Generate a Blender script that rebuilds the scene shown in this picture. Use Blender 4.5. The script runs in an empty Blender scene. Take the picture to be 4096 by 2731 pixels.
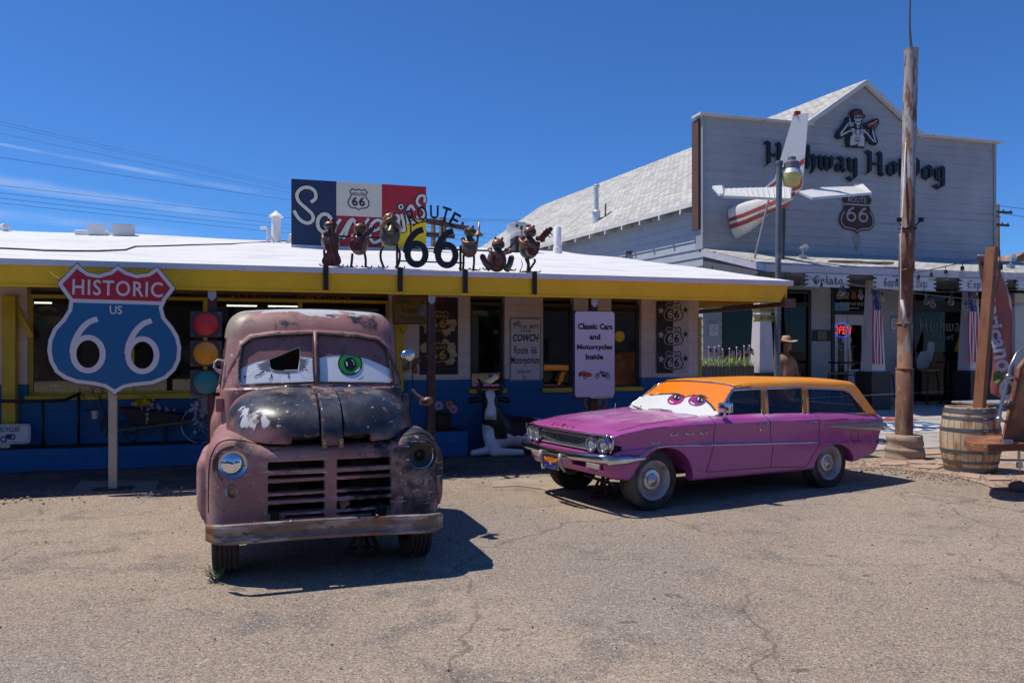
import bpy, bmesh, math, random
import numpy as np
from mathutils import Vector, Matrix
from mathutils.geometry import delaunay_2d_cdt
random.seed(66); R_ = math.radians
S = bpy.context.scene; COL = S.collection
# ---------------------------------------------------------------- camera, sky, sun, exposure
EYE = Vector((0,0,1.7)); FPX, CX, HY = 3108.6,2048.0,1398.4
cd = bpy.data.cameras.new("camera"); cam = bpy.data.objects.new("camera", cd); COL.objects.link(cam)
cd.sensor_width = 36; cd.lens = 36 * FPX / 4096; cd.shift_y = (HY - 1365.5) / 4096
cd.clip_start = .05; cd.clip_end = 3000
cam.location = EYE; cam.rotation_euler = (R_(90),0,0); S.camera = cam
SUN_EL = R_(64); SUN_AZ = math.atan2(-.478,.07)
wd = bpy.data.worlds.new("World"); S.world = wd; wd.use_nodes = True
wt = wd.node_tree; wt.nodes.clear()
sky = wt.nodes.new("ShaderNodeTexSky"); sky.sky_type = 'NISHITA'; sky.sun_disc = False
sky.sun_elevation = SUN_EL; sky.sun_rotation = SUN_AZ; sky.altitude = 1600
sky.air_density = 1.0; sky.dust_density = .35; sky.ozone_density = 4.0
bg = wt.nodes.new("ShaderNodeBackground"); bg.inputs[1].default_value = .078
wo = wt.nodes.new("ShaderNodeOutputWorld")
hs = wt.nodes.new("ShaderNodeMix"); hs.data_type = 'RGBA'; hs.blend_type = 'MULTIPLY'; hs.inputs[0].default_value = 1; hs.inputs[7].default_value = (.42,.80,1.27,1)
wt.links.new(sky.outputs[0], hs.inputs[6]); wt.links.new(bg.outputs[0], wo.inputs[0])
skyc = hs.outputs[2]          # thin streaks of ice cloud along great circles of the sky
def wn(t, **k):
 x = wt.nodes.new(t)
 for a, b in k.items(): setattr(x, a, b)
 return x
def wlink(a, b): wt.links.new(a, b)
wdir = wn('ShaderNodeTexCoord').outputs['Generated']
def streak(ua, va, ub, vb, wa, wb, amount, seed):
 global skyc
 f = lambda u, v: Vector(((u - CX) / FPX, 1,(HY - v) / FPX)).normalized()
 a, b = f(ua, va), f(ub, vb); n = a.cross(b).normalized(); t = (b - a).normalized()
 def dot(v): x = wn('ShaderNodeVectorMath', operation='DOT_PRODUCT'); wlink(wdir, x.inputs[0]); x.inputs[1].default_value = v; return x.outputs['Value']
 def rng(v, lo, hi, c=0., d=1., sm=True):
  x = wn('ShaderNodeMapRange', interpolation_type='SMOOTHSTEP' if sm else 'LINEAR'); wlink(v, x.inputs[0])
  for i, q in enumerate((lo, hi, c, d)): x.inputs[i + 1].default_value = q
  return x.outputs[0]
 def mul(p, q, op='MULTIPLY'):
  x = wn('ShaderNodeMath', operation=op)
  for i, v in enumerate((p, q)):
   if hasattr(v, 'is_output'): wlink(v, x.inputs[i])
   else: x.inputs[i].default_value = v
  return x.outputs[0]
 al = dot(t); A, B = a.dot(t), b.dot(t); mp = wn('ShaderNodeMapping'); wlink(wdir, mp.inputs[0]); mp.inputs[3].default_value = (9,9,60); mp.inputs[1].default_value = (seed, 0,0)
 nz = wn('ShaderNodeTexNoise'); wlink(mp.outputs[0], nz.inputs['Vector']); nz.inputs['Scale'].default_value = 1.5; nz.inputs['Detail'].default_value = 7
 w = rng(al, A, B, wa, wb, False); v = mul(mul(dot(n),0, 'ABSOLUTE'), w, 'DIVIDE'); m = mul(rng(v, 1,.1), rng(nz.outputs[0], .32,.68,.25,1))
 m = mul(mul(m, rng(al, B + (B - A) * .03, A + (B - A) * .45)), amount)
 x = wn('ShaderNodeMix', data_type='RGBA'); wlink(m, x.inputs[0]); wlink(skyc, x.inputs[6]); x.inputs[7].default_value = (8.5,8.8,9.4,1); skyc = x.outputs[2]
streak(0,577,1163,795,.0022,.006,.22,1); streak(0,726,1100,895,.011,.008,.22,2); streak(0,860,950,958,.008,.006,.2,3)
wt.links.new(skyc, bg.inputs[0])
sl = bpy.data.lights.new("sun", 'SUN'); sl.energy = 3.45; sl.angle = R_(.53); sl.color = (1,.93,.83)
so = bpy.data.objects.new("sun", sl); COL.objects.link(so); so.location = (-20,5,40)
tosun = Vector((math.sin(SUN_AZ) * math.cos(SUN_EL), math.cos(SUN_AZ) * math.cos(SUN_EL), math.sin(SUN_EL)))
so.rotation_euler = tosun.to_track_quat('Z', 'Y').to_euler()
S.view_settings.view_transform = 'Standard'; S.view_settings.look = 'None'
S.view_settings.exposure = 0.42; S.view_settings.gamma = 1
S.render.engine = 'CYCLES'; S.cycles.max_bounces = 8; S.cycles.transparent_max_bounces = 12
S.cycles.sample_clamp_indirect = 6; S.cycles.use_denoising = True
# ---------------------------------------------------------------- materials
def col4(c): return (c[0], c[1], c[2], 1)
class NT:
 def __init__(s, name):
  s.m = bpy.data.materials.new(name); s.m.use_nodes = True; s.t = s.m.node_tree
  s.t.nodes.clear(); s.out = s.n('ShaderNodeOutputMaterial')
 def n(s, t, **k):
  x = s.t.nodes.new(t)
  for a, b in k.items(): setattr(x, a, b)
  return x
 def l(s, a, b): s.t.links.new(a, b)
 def put(s, sock, v):
  if hasattr(v, 'is_output'): s.l(v, sock)
  elif isinstance(v, (tuple, list)) and len(v) == 3 and sock.type == 'RGBA': sock.default_value = col4(v)
  else: sock.default_value = v
 def math(s, op, a, b=0.0, c=None, clamp=False):
  x = s.n('ShaderNodeMath', operation=op, use_clamp=clamp); s.put(x.inputs[0], a); s.put(x.inputs[1], b)
  if c is not None: s.put(x.inputs[2], c)
  return x.outputs[0]
 def mix(s, f, a, b, mode='MIX'):
  x = s.n('ShaderNodeMix', data_type='RGBA', blend_type=mode); s.put(x.inputs[0], f); s.put(x.inputs[6], a); s.put(x.inputs[7], b)
  return x.outputs[2]
 def coord(s, stretch=(1,1,1), off=0):
  if not hasattr(s, 'oc'): s.oc = s.n('ShaderNodeTexCoord').outputs['Object']
  if stretch == (1,1,1) and not off: return s.oc
  x = s.n('ShaderNodeMapping'); s.l(s.oc, x.inputs[0]); x.inputs[3].default_value = stretch; x.inputs[1].default_value = (off, off * .7, off * 1.3)
  return x.outputs[0]
 def noise(s, scale, detail=4, rough=.6, stretch=(1,1,1), off=0, dist=0):
  x = s.n('ShaderNodeTexNoise'); s.l(s.coord(stretch, off), x.inputs['Vector'])
  x.inputs['Scale'].default_value = scale; x.inputs['Detail'].default_value = detail; x.inputs['Roughness'].default_value = rough; x.inputs['Distortion'].default_value = dist
  return x.outputs[0]
 def sstep(s, v, lo, hi):
  x = s.n('ShaderNodeMapRange', interpolation_type='SMOOTHSTEP'); s.put(x.inputs[0], v); x.inputs[1].default_value = lo; x.inputs[2].default_value = hi
  return x.outputs[0]
 def lin(s, v, lo, hi, a=0., b=1.):
  x = s.n('ShaderNodeMapRange'); s.put(x.inputs[0], v)
  for i, q in enumerate((lo, hi, a, b)): x.inputs[i + 1].default_value = q
  return x.outputs[0]
 def xyz(s, ax):
  if not hasattr(s, 'sx'):
   s.sx = s.n('ShaderNodeSeparateXYZ'); s.l(s.coord(), s.sx.inputs[0])
  return s.sx.outputs['XYZ'.index(ax)]
 def bump(s, h, strength, dist=.01, normal=None):
  x = s.n('ShaderNodeBump'); x.inputs['Strength'].default_value = strength; x.inputs['Distance'].default_value = dist; s.l(h, x.inputs['Height'])
  if normal: s.l(normal, x.inputs['Normal'])
  return x.outputs[0]
 def bsdf(s, color, rough=.5, metal=0., spec=.5, normal=None, coat=0, emit=None, es=1, trans=0, alpha=None):
  b = s.n('ShaderNodeBsdfPrincipled'); s.put(b.inputs['Base Color'], color); s.put(b.inputs['Roughness'], rough); s.put(b.inputs['Metallic'], metal)
  b.inputs['Specular IOR Level'].default_value = spec; b.inputs['Coat Weight'].default_value = coat; b.inputs['Transmission Weight'].default_value = trans
  if normal: s.l(normal, b.inputs['Normal'])
  if emit: b.inputs['Emission Color'].default_value = col4(emit); b.inputs['Emission Strength'].default_value = es
  s.l(b.outputs[0], s.out.inputs[0]); return b
MATS = {}
def pm(name, color, rough=.6, metal=0., spec=.4, var=.15, vs=3., fine=.06, fs=60., bump=.0, bs=40., layers=(), coat=0, emit=None, es=1):
 """general weathered surface: base colour, broad and fine variation, then layers of other paint/rust where noise passes a threshold
 layer = (colour, scale, threshold, softness, stretch, bias) ; bias = (axis, lo, hi, amount_lo, amount_hi)"""
 if name in MATS: return MATS[name]
 t = NT(name); c = t.mix(0, color, color)
 h = sum(ord(q) for q in name) % 50
 if var:
  f = t.lin(t.noise(vs, 5,.6, off=h),.25,.75,1 - var, 1 + var)
  c = t.mix(1, c, t.comb(f), 'MULTIPLY')
 rg = rough
 for i, L in enumerate(layers):
  L = tuple(L) + (None,) * (6 - len(L)); lc, sc, th, sf, st, bias = L
  v = t.noise(sc, 7,.62, st or (1,1,1), h + 7 * i + 3)
  if bias:
   for bq in (bias if isinstance(bias[0], tuple) else (bias,)):
    ax, lo, hi, b0, b1 = bq; v = t.math('ADD', v, t.lin(t.xyz(ax), lo, hi, b0, b1))
  c = t.mix(t.sstep(v, th - sf, th + sf), c, lc)
 if fine:
  f = t.lin(t.noise(fs, 3,.7, off=h + 1),.2,.8,1 - fine, 1 + fine)
  c = t.mix(1, c, t.comb(f), 'MULTIPLY')
 nrm = None
 if bump: nrm = t.bump(t.noise(bs, 5,.65, off=h), bump, .01)
 if rough > .05: rg = t.lin(t.noise(vs * 2.3,4,.6, off=h + 9),.2,.8, max(.03, rough - .1), min(1, rough + .1))
 t.bsdf(c, rg, metal, spec, nrm, coat, emit, es); MATS[name] = t.m; return t.m
def _comb(s, f):
 x = s.n('ShaderNodeCombineColor')
 for i in range(3): s.put(x.inputs[i], f)
 return x.outputs[0]
NT.comb = _comb
def flat(name, color, rough=.55, metal=0., spec=.4, emit=None, es=1): return pm(name, color, rough, metal, spec, .05,4,.03,90, emit=emit, es=es)
def glass(name, tint=(.75,.8,.8), refl=1.3, rough=.02):
 """window pane: mirror by Fresnel, otherwise lets the (tinted) light through"""
 if name in MATS: return MATS[name]
 t = NT(name); tr = t.n('ShaderNodeBsdfTransparent'); tr.inputs[0].default_value = col4(tint)
 gl = t.n('ShaderNodeBsdfGlossy'); gl.inputs['Roughness'].default_value = rough
 fr = t.n('ShaderNodeFresnel'); gi = t.n('ShaderNodeNewGeometry').outputs['Backfacing']; t.l(t.lin(gi, 0,1,1.55,1 / 1.55), fr.inputs[0])
 mx = t.n('ShaderNodeMixShader'); f = t.math('MULTIPLY', fr.outputs[0], refl, clamp=True); t.l(f, mx.inputs[0]); t.l(tr.outputs[0], mx.inputs[1]); t.l(gl.outputs[0], mx.inputs[2])
 t.l(mx.outputs[0], t.out.inputs[0]); MATS[name] = t.m; return t.m
# ---------------------------------------------------------------- objects
def tag(o, label=None, cat=None, group=None, kind=None):
 if label: o['label'] = label
 if cat: o['category'] = cat
 if group: o['group'] = group
 if kind: o['kind'] = kind
 return o
def thing(name, label, cat, loc=(0,0,0), rz=0, group=None):
 o = bpy.data.objects.new(name, None); COL.objects.link(o); o.location = loc; o.rotation_euler = (0,0, rz); o.empty_display_size = .2
 o['M'] = 0; del o['M']
 return tag(o, label, cat, group)
def mw(o):
 m = Matrix.Translation(o.location) @ o.rotation_euler.to_matrix().to_4x4()
 p = o.parent
 return mw(p) @ m if p else m
def link(name, V, F, mat, parent=None, smooth=False, world=False, mi=None):
 me = bpy.data.meshes.new(name)
 if world and parent is not None:
  iv = mw(parent).inverted(); V = [iv @ Vector(v) for v in V]
 if isinstance(V, np.ndarray): V = V.tolist(); F = F.tolist() if isinstance(F, np.ndarray) else F
 me.from_pydata([tuple(v) for v in V], [], [tuple(f) for f in F])
 for m in (mat if isinstance(mat, (list, tuple)) else [mat]): me.materials.append(m)
 if mi is not None: me.polygons.foreach_set('material_index', mi)
 if smooth is True: me.polygons.foreach_set('use_smooth', [True] * len(me.polygons))
 me.update(); o = bpy.data.objects.new(name, me); COL.objects.link(o)
 if parent is not None: o.parent = parent
 if smooth not in (True, False):
  try: me.polygons.foreach_set('use_smooth', [True] * len(me.polygons)); me.set_sharp_from_angle(angle=R_(smooth))
  except Exception: pass
 return o
def dup(root, loc, rz=None, label=None, group=None):
 r = root.copy(); COL.objects.link(r); r.location = loc
 if rz is not None: r.rotation_euler = (0,0, rz)
 if label: r['label'] = label
 if group: r['group'] = group
 for ch in [c for c in bpy.data.objects if c.parent == root]:
  c = ch.copy(); COL.objects.link(c); c.parent = r
  for g in [q for q in bpy.data.objects if q.parent == ch]:
   d = g.copy(); COL.objects.link(d); d.parent = c
 return r
class MB:
 """collects vertices and faces for one mesh"""
 def __init__(s, M=None): s.V = []; s.F = []; s.mi = []; s.M = M; s.cur = 0
 def add(s, V, F):
  k = len(s.V); s.V += [(s.M @ Vector(v)) if s.M else Vector(v) for v in V]; s.F += [tuple(i + k for i in f) for f in F]; s.mi += [s.cur] * len(F); return s
 def box(s, x0, x1, y0, y1, z0, z1, bev=0.0):
  if bev <= 0:
   v = [(x, y, z) for z in (z0, z1) for y in (y0, y1) for x in (x0, x1)]
   return s.add(v, [(0,2,3,1),(4,5,7,6),(0,1,5,4),(2,6,7,3),(0,4,6,2),(1,3,7,5)])
  bm = bmesh.new(); bmesh.ops.create_cube(bm, size=1)
  for v in bm.verts: v.co = Vector((x0 + (v.co.x + .5) * (x1 - x0), y0 + (v.co.y + .5) * (y1 - y0), z0 + (v.co.z + .5) * (z1 - z0)))
  bmesh.ops.bevel(bm, geom=bm.edges[:], offset=bev, segments=2, affect='EDGES', profile=.5)
  return s.bm(bm)
 def bm(s, bm):
  bm.verts.index_update(); s.add([v.co.copy() for v in bm.verts], [[v.index for v in f.verts] for f in bm.faces]); bm.free(); return s
 def tube(s, pts, r, seg=8, caps=True, closed=False):
  pts = [Vector(p) for p in pts]; n = len(pts); rs = r if isinstance(r, (list, tuple)) else [r] * n
  V = []; F = []; up = None
  for i, p in enumerate(pts):
   a = pts[(i - 1) % n] if (i or closed) else p; b = pts[(i + 1) % n] if (i < n - 1 or closed) else p
   t = (b - a).normalized()
   if up is None: up = t.orthogonal().normalized()
   up = (up - t * up.dot(t)).normalized(); w = t.cross(up)
   for k in range(seg):
    q = 2 * math.pi * k / seg; V.append(p + (up * math.cos(q) + w * math.sin(q)) * rs[i])
  for i in range(n if closed else n - 1):
   j = (i + 1) % n
   for k in range(seg): F.append((i * seg + k, i * seg + (k + 1) % seg, j * seg + (k + 1) % seg, j * seg + k))
  if caps and not closed: F += [tuple(range(seg - 1,-1,-1)), tuple((n - 1) * seg + k for k in range(seg))]
  return s.add(V, F)
 def lathe(s, prof, seg=24, origin=(0,0,0), axis='z', a0=0, a1=2 * math.pi):
  full = abs(a1 - a0 - 2 * math.pi) < 1e-6; V = []; F = []; m = seg if full else seg + 1; o = Vector(origin)
  for (r, h) in prof:
   for k in range(m):
    q = a0 + (a1 - a0) * k / seg; c, d = r * math.cos(q), r * math.sin(q)
    V.append(o + Vector({'z': (c, d, h), 'y': (c, h, d), 'x': (h, c, d)}[axis]))
  for i in range(len(prof) - 1):
   for k in range(seg):
    k2 = (k + 1) % m; F.append((i * m + k, i * m + k2,(i + 1) * m + k2,(i + 1) * m + k))
  return s.add(V, F)
 def ball(s, c, r, seg=16, rings=10, M=None):
  rx, ry, rz = r if isinstance(r, (tuple, list)) else (r, r, r); V = []; F = []; c = Vector(c)
  for i in range(rings + 1):
   a = math.pi * i / rings
   for k in range(seg):
    q = 2 * math.pi * k / seg; p = Vector((rx * math.sin(a) * math.cos(q), ry * math.sin(a) * math.sin(q), rz * math.cos(a)))
    V.append(c + (M @ p if M else p))
  for i in range(rings):
   for k in range(seg): F.append((i * seg + k, (i + 1) * seg + k, (i + 1) * seg + (k + 1) % seg, i * seg + (k + 1) % seg))
  return s.add(V, F)
 def prism(s, pts, y0, y1, holes=(), frame=None):
  """outline in (x,z), extruded from y0 to y1; frame(x,y,z)->point if given"""
  tri, P = triang(pts, holes); f = frame or (lambda x, y, z: (x, y, z)); n = len(P)
  V = [f(p[0], y0, p[1]) for p in P] + [f(p[0], y1, p[1]) for p in P]
  F = [t for t in tri] + [tuple(n + i for i in reversed(t)) for t in tri]
  off = n * 2
  for lp in [pts] + list(holes):
   m = len(lp); A = [f(p[0], y0, p[1]) for p in lp]; B = [f(p[0], y1, p[1]) for p in lp]; V += A + B
   for i in range(m): F.append((off + i, off + m + i, off + m + (i + 1) % m, off + (i + 1) % m))
   off += 2 * m
  return s.add(V, F)
 def done(s, name, mat, parent=None, smooth=False, world=False):
  return link(name, s.V, s.F, mat, parent, smooth, world, s.mi if isinstance(mat, (list, tuple)) else None)
def inpoly(x, y, P):
 r = False; j = len(P) - 1
 for i in range(len(P)):
  if (P[i][1] > y) != (P[j][1] > y) and x < (P[j][0] - P[i][0]) * (y - P[i][1]) / (P[j][1] - P[i][1]) + P[i][0]: r = not r
  j = i
 return r
def triang(pts, holes=(), fill=None):
 loops = [list(map(tuple, pts))] + [list(map(tuple, h)) for h in holes]; V = []; E = []
 for lp in loops:
  k = len(V); V += [Vector((p[0], p[1])) for p in lp]; E += [(k + i, k + (i + 1) % len(lp)) for i in range(len(lp))]
 if fill:
  xs = [p[0] for p in pts]; ys = [p[1] for p in pts]; x = min(xs) + fill * .37
  while x < max(xs):
   y = min(ys) + fill * .41
   while y < max(ys):
    if inpoly(x, y, loops[0]): V.append(Vector((x, y)))
    y += fill
   x += fill
 r = delaunay_2d_cdt(V, E, [], 0,1e-6); P = r[0]; T = []
 for f in r[2]:
  cx = sum(P[i][0] for i in f) / len(f); cy = sum(P[i][1] for i in f) / len(f)
  if inpoly(cx, cy, loops[0]) and not any(inpoly(cx, cy, h) for h in loops[1:]): T.append(tuple(f))
 return T, [(p[0], p[1]) for p in P]
def catmull(P, k=6, closed=True):
 n = len(P); out = []
 for i in range(n if closed else n - 1):
  g = lambda j: np.array(P[j % n] if closed else P[max(0, min(n - 1, j))], float)
  a, b, c, d = g(i - 1), g(i), g(i + 1), g(i + 2)
  for q in range(k):
   t = q / k; out.append(tuple(.5 * (2 * b + (c - a) * t + (2 * a - 5 * b + 4 * c - d) * t * t + (3 * b - a - 3 * c + d) * t ** 3)))
 if not closed: out.append(tuple(P[-1]))
 return out
def ellipse(cx, cy, rx, ry, n=28, rot=0):
 return [(cx + rx * math.cos(a) * math.cos(rot) - ry * math.sin(a) * math.sin(rot), cy + rx * math.cos(a) * math.sin(rot) + ry * math.sin(a) * math.cos(rot)) for a in (2 * math.pi * i / n for i in range(n))]
def rrect(x0, x1, y0, y1, r, n=5):
 P = []
 for cx, cy, a in ((x1 - r, y1 - r, 0),(x0 + r, y1 - r, 90),(x0 + r, y0 + r, 180),(x1 - r, y0 + r, 270)):
  P += [(cx + r * math.cos(R_(a + 90 * i / n)), cy + r * math.sin(R_(a + 90 * i / n))) for i in range(n + 1)]
 return P
# ---------------------------------------------------------------- from the survey of the place: sight lines from the eye to points of known depth
ZF = {'A': (760,1200,.7655), 'B': (2040,1440,.6718), 'C': (0,1000,.6378), 'D': (1120,680,.4932), 'E': (2740,280,.5765), 'F': (2740,1040,.5868), 'G': (1560,1120,.5527), 'H': (0,1060,.5741), 'I': (3500,960,.3825), 'J': (3500,1500,.3508), 'K': (2780,1060,.3188), 'L': (0,500,.5102), 'M': (3280,400,.1531), 'N': (3200,1100,.3826), 'O': (1240,820,.2041), 'P': (1700,820,.2126), 'Q': (0,1120,.3061), 'R': (0,1500,.3571), 'S': (780,1160,.3997), 'T': (1600,1180,.4464), 'U': (2100,1180,.3231), 'V': (2040,1640,.2806), 'W': (800,1900,.5527), 'X': (2000,560,.3656), 'Y': (2840,430,.3637), 'Z': (3040,540,.3316), 'd': (0,0,1.7415)}
def sight(k, x, y):
 a = ZF[k]; return Vector(((a[0] + x * a[2] - CX) / FPX, 1,(HY - a[1] - y * a[2]) / FPX))
class Fr:
 """upright frame: origin on the ground, x along the front, y away from the street"""
 def __init__(s, o, deg):
  s.o = Vector((o[0], o[1], o[2] if len(o) > 2 else 0)); s.a = R_(deg); s.d = Vector((math.cos(s.a), math.sin(s.a),0)); s.n = Vector((-s.d.y, s.d.x, 0))
  s.M = Matrix.Translation(s.o) @ Matrix.Rotation(s.a, 4, 'Z'); s.I = s.M.inverted()
 def W(s, x, y, z=0): return s.M @ Vector((x, y, z))
 def onY(s, k, x, y, n):       # sight line meets plane y=n  -> (x, z)
  r = sight(k, x, y); t = (n - (EYE - s.o).dot(s.n)) / r.dot(s.n); p = s.I @ (EYE + r * t); return (p.x, p.z)
 def onZ(s, k, x, y, z):       # meets height z -> (x, y)
  r = sight(k, x, y); p = s.I @ (EYE + r * ((z - EYE.z) / r.z)); return (p.x, p.y)
 def sub(s, x, y, z=0, deg=0): return Fr(s.W(x, y, z), math.degrees(s.a) + deg)
 def py(s, k, pts, n): return [s.onY(k, a, b, n) for a, b in pts]
SH = Fr((-6.18,9.38),16.3)      # shop frame: x along the eave, y from the eave into the building
def depthpt(k, x, y, Y): return EYE + sight(k, x, y) * Y
# ---------------------------------------------------------------- lettering
_fc = {}
def text_mesh(txt, bold=0.0, shear=0.0, space=1.0):
 key = (txt, bold, shear, space)
 if key in _fc: return _fc[key]
 c = bpy.data.curves.new('lettering', 'FONT'); c.body = txt; c.size = 1; c.offset = bold; c.shear = shear; c.space_character = space; c.resolution_u = 3
 o = bpy.data.objects.new('lettering', c); COL.objects.link(o); bpy.context.view_layer.update()
 dg = bpy.context.evaluated_depsgraph_get(); me = bpy.data.meshes.new_from_object(o.evaluated_get(dg))
 V = [(v.co.x, v.co.y) for v in me.vertices]; F = [tuple(p.vertices) for p in me.polygons]
 bpy.data.objects.remove(o); bpy.data.curves.remove(c); bpy.data.meshes.remove(me)
 xs = [v[0] for v in V]; ys = [v[1] for v in V]; x0, x1, y0, y1 = min(xs), max(xs), min(ys), max(ys)
 V = [((v[0] - x0) / (x1 - x0),(v[1] - y0) / (y1 - y0)) for v in V]; _fc[key] = (V, F, (x1 - x0) / (y1 - y0)); return _fc[key]
def put_text(mb, txt, x0, x1, z0, z1, y, bold=0., shear=0., rot=0, frame=None, space=1.0, fn=None):
 """flat letters filling the box x0..x1, z0..z1 on the plane y (front faces -y)"""
 V, F, _ = text_mesh(txt, bold, shear, space); cx, cz = (x0 + x1) / 2,(z0 + z1) / 2; c, s_ = math.cos(rot), math.sin(rot); out = []
 for a, b in V:
  x = x0 + a * (x1 - x0) - cx; z = z0 + b * (z1 - z0) - cz; p = (cx + x * c - z * s_, y, cz + x * s_ + z * c)
  out.append(fn(*p) if fn else p)
 mb.add(out, F)
def put_poly(mb, pts, y, holes=(), fn=None, fill=None):
 T, P = triang(pts, holes, fill); mb.add([fn(p[0], y, p[1]) if fn else (p[0], y, p[1]) for p in P], T)
# broad-nib pen letters (black letter): strokes on a grid, x-height 1, drawn by a nib held at 40 degrees
BL = {
 'H': (1.55, [[(.1,1.62),(.35,1.5),(.35,.15),(.12,-.02)], [(.35,.72),(1.1,.78)], [(.95,1.6),(1.12,1.45),(1.12,.1),(1.3,-.05)]]),
 'i': (.55, [[(.1,.95),(.25,.85),(.25,.15),(.42,0)], [(.2,1.35),(.3,1.28)]]),
 'g': (.95, [[(.2,.85),(.2,.2),(.42,.02),(.65,.2)], [(.15,.82),(.45,.98),(.65,.85),(.65,-.4),(.35,-.6),(.05,-.42)]]),
 'h': (.95, [[(.1,1.6),(.22,1.5),(.22,.05)], [(.25,.8),(.5,.98),(.68,.82),(.68,.1),(.5,-.25)]]),
 'w': (1.3, [[(.05,.95),(.2,.85),(.22,.2),(.42,.02),(.62,.2)], [(.5,.95),(.62,.85),(.64,.2),(.85,.02),(1.05,.25),(1.08,.8),(.95,.95)]]),
 'a': (.95, [[(.12,.9),(.4,.98),(.62,.82),(.62,.18),(.78,0)], [(.6,.58),(.2,.45),(.18,.12),(.38,0),(.6,.15)]]),
 'y': (1., [[(.08,.95),(.22,.85),(.24,.25),(.45,.08),(.68,.25)], [(.6,.95),(.7,.85),(.7,-.35),(.4,-.6),(.08,-.42)]]),
 'o': (.9, [[(.42,.98),(.18,.8),(.18,.22),(.42,.02),(.66,.2),(.66,.8),(.42,.98)]]),
 't': (.65, [[(.25,1.3),(.25,.15),(.45,0),(.58,.1)], [(.05,.92),(.5,.95)]]),
 'D': (1.4, [[(.15,1.5),(.75,1.58),(1.12,1.2),(1.12,.35),(.8,.0),(.15,.05)], [(.4,1.45),(.4,.1)]]),
 'G': (1.3, [[(1.05,1.3),(.7,1.55),(.25,1.2),(.22,.4),(.6,.02),(1.0,.2),(1.05,.75),(.65,.75)], [(.55,1.4),(.55,.3)]]),
 'e': (.85, [[(.2,.55),(.6,.7),(.42,.98),(.18,.78),(.18,.22),(.4,.02),(.65,.18)]]),
 'l': (.5, [[(.12,1.55),(.25,1.45),(.25,.15),(.42,0)]]),
 'u': (.95, [[(.08,.95),(.22,.85),(.22,.2),(.42,.02),(.62,.2)], [(.56,.95),(.66,.85),(.66,.15),(.8,0)]]),
 'r': (.75, [[(.08,.95),(.22,.85),(.22,.05)], [(.24,.78),(.45,.98),(.6,.85)]]),
 'm': (1.35, [[(.08,.95),(.2,.85),(.2,.05)], [(.22,.8),(.42,.97),(.58,.85),(.58,.05)], [(.6,.8),(.8,.97),(.96,.85),(.96,.12),(1.12,0)]]),
 's': (.75, [[(.58,.85),(.38,.98),(.18,.78),(.55,.3),(.35,.02),(.1,.15)]]),
 'p': (.95, [[(.08,.95),(.22,.85),(.22,-.5)], [(.24,.8),(.48,.98),(.66,.82),(.66,.22),(.45,.02),(.24,.15)]]),
 'E': (1.2, [[(.95,1.35),(.6,1.55),(.2,1.2),(.2,.4),(.55,.02),(.98,.25)], [(.25,.8),(.8,.85)]]),
 'S': (1.1, [[(.9,1.3),(.55,1.55),(.2,1.2),(.8,.5),(.55,.02),(.1,.25)]]), ' ': (.6, [])}
def pen_text(mb, txt, x0, x1, z0, z1, y, depth=0., nib=.2, fn=None, y_step=.0004):
 """z0 baseline, z1 height of capitals (1.58 units)"""
 w = sum(BL[c][0] for c in txt); sx = (x1 - x0) / w; sz = (z1 - z0) / 1.58; cur = 0; i = 0; nx, nz = nib * .5 * math.cos(R_(38)), nib * .5 * math.sin(R_(38)); q = .02
 for ch in txt:
  for st in BL[ch][1]:
   for a, b in zip(st[:-1], st[1:]):
    pts = []
    for p in (a, b):
     for sg in (-1,1):
      for e in (-q, q): pts.append((p[0] + sg * nx - e * .6, p[1] + sg * nz + e * .8))
    hull = chull([(x0 + (cur + p[0]) * sx, z0 + p[1] * sz) for p in pts]); i += 1; yy = y - (i % 7) * y_step
    if depth:
     mb.prism(hull, yy, y + depth + (i % 5) * y_step, frame=fn)
    else: put_poly(mb, hull, yy, fn=fn)
  cur += BL[ch][0]
def chull(P):
 P = sorted(set((round(p[0], 6), round(p[1], 6)) for p in P))
 def half(Q):
  h = []
  for p in Q:
   while len(h) > 1 and (h[-1][0] - h[-2][0]) * (p[1] - h[-2][1]) - (h[-1][1] - h[-2][1]) * (p[0] - h[-2][0]) <= 0: h.pop()
   h.append(p)
  return h[:-1]
 return half(P) + half(P[::-1])
def stroke(mb, pts, w, y, fn=None, closed=False):
 """flat brush line on plane y through (x,z) points; w may be a list"""
 n = len(pts); L = []; Rr = []
 for i, p in enumerate(pts):
  a = pts[(i - 1) % n] if (i or closed) else p; b = pts[(i + 1) % n] if (i < n - 1 or closed) else p
  dx, dz = b[0] - a[0], b[1] - a[1]; m = math.hypot(dx, dz) or 1; ww = (w[i] if isinstance(w, (list, tuple)) else w) / 2
  L.append((p[0] - dz / m * ww, p[1] + dx / m * ww)); Rr.append((p[0] + dz / m * ww, p[1] - dx / m * ww))
 f = fn or (lambda x, y, z: (x, y, z)); V = [f(a[0], y, a[1]) for a in L] + [f(a[0], y, a[1]) for a in Rr]
 mb.add(V, [(i, (i + 1) % n, n + (i + 1) % n, n + i) for i in range(n if closed else n - 1)])
SHIELD = [(0,1),(.10,.93),(.27,.92),(.40,1.0),(.58,.84),(.50,.70),(.485,.60),(.55,.50),(.66,.36),(.70,.22),(.66,.08),(.56,-.02),(.42,-.06),(.22,-.07),(.1,-.1),(0,-.17)]
def shield(cx, cz, w, h):
 """outline of the route shield, w x h, centred"""
 half = catmull(SHIELD[1:], 1, False); P = SHIELD + [(-a, b) for a, b in SHIELD[-2:0:-1]]
 return [(cx + a / 1.4 * w, cz + (b - .415) / 1.17 * h) for a, b in P]
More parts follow.
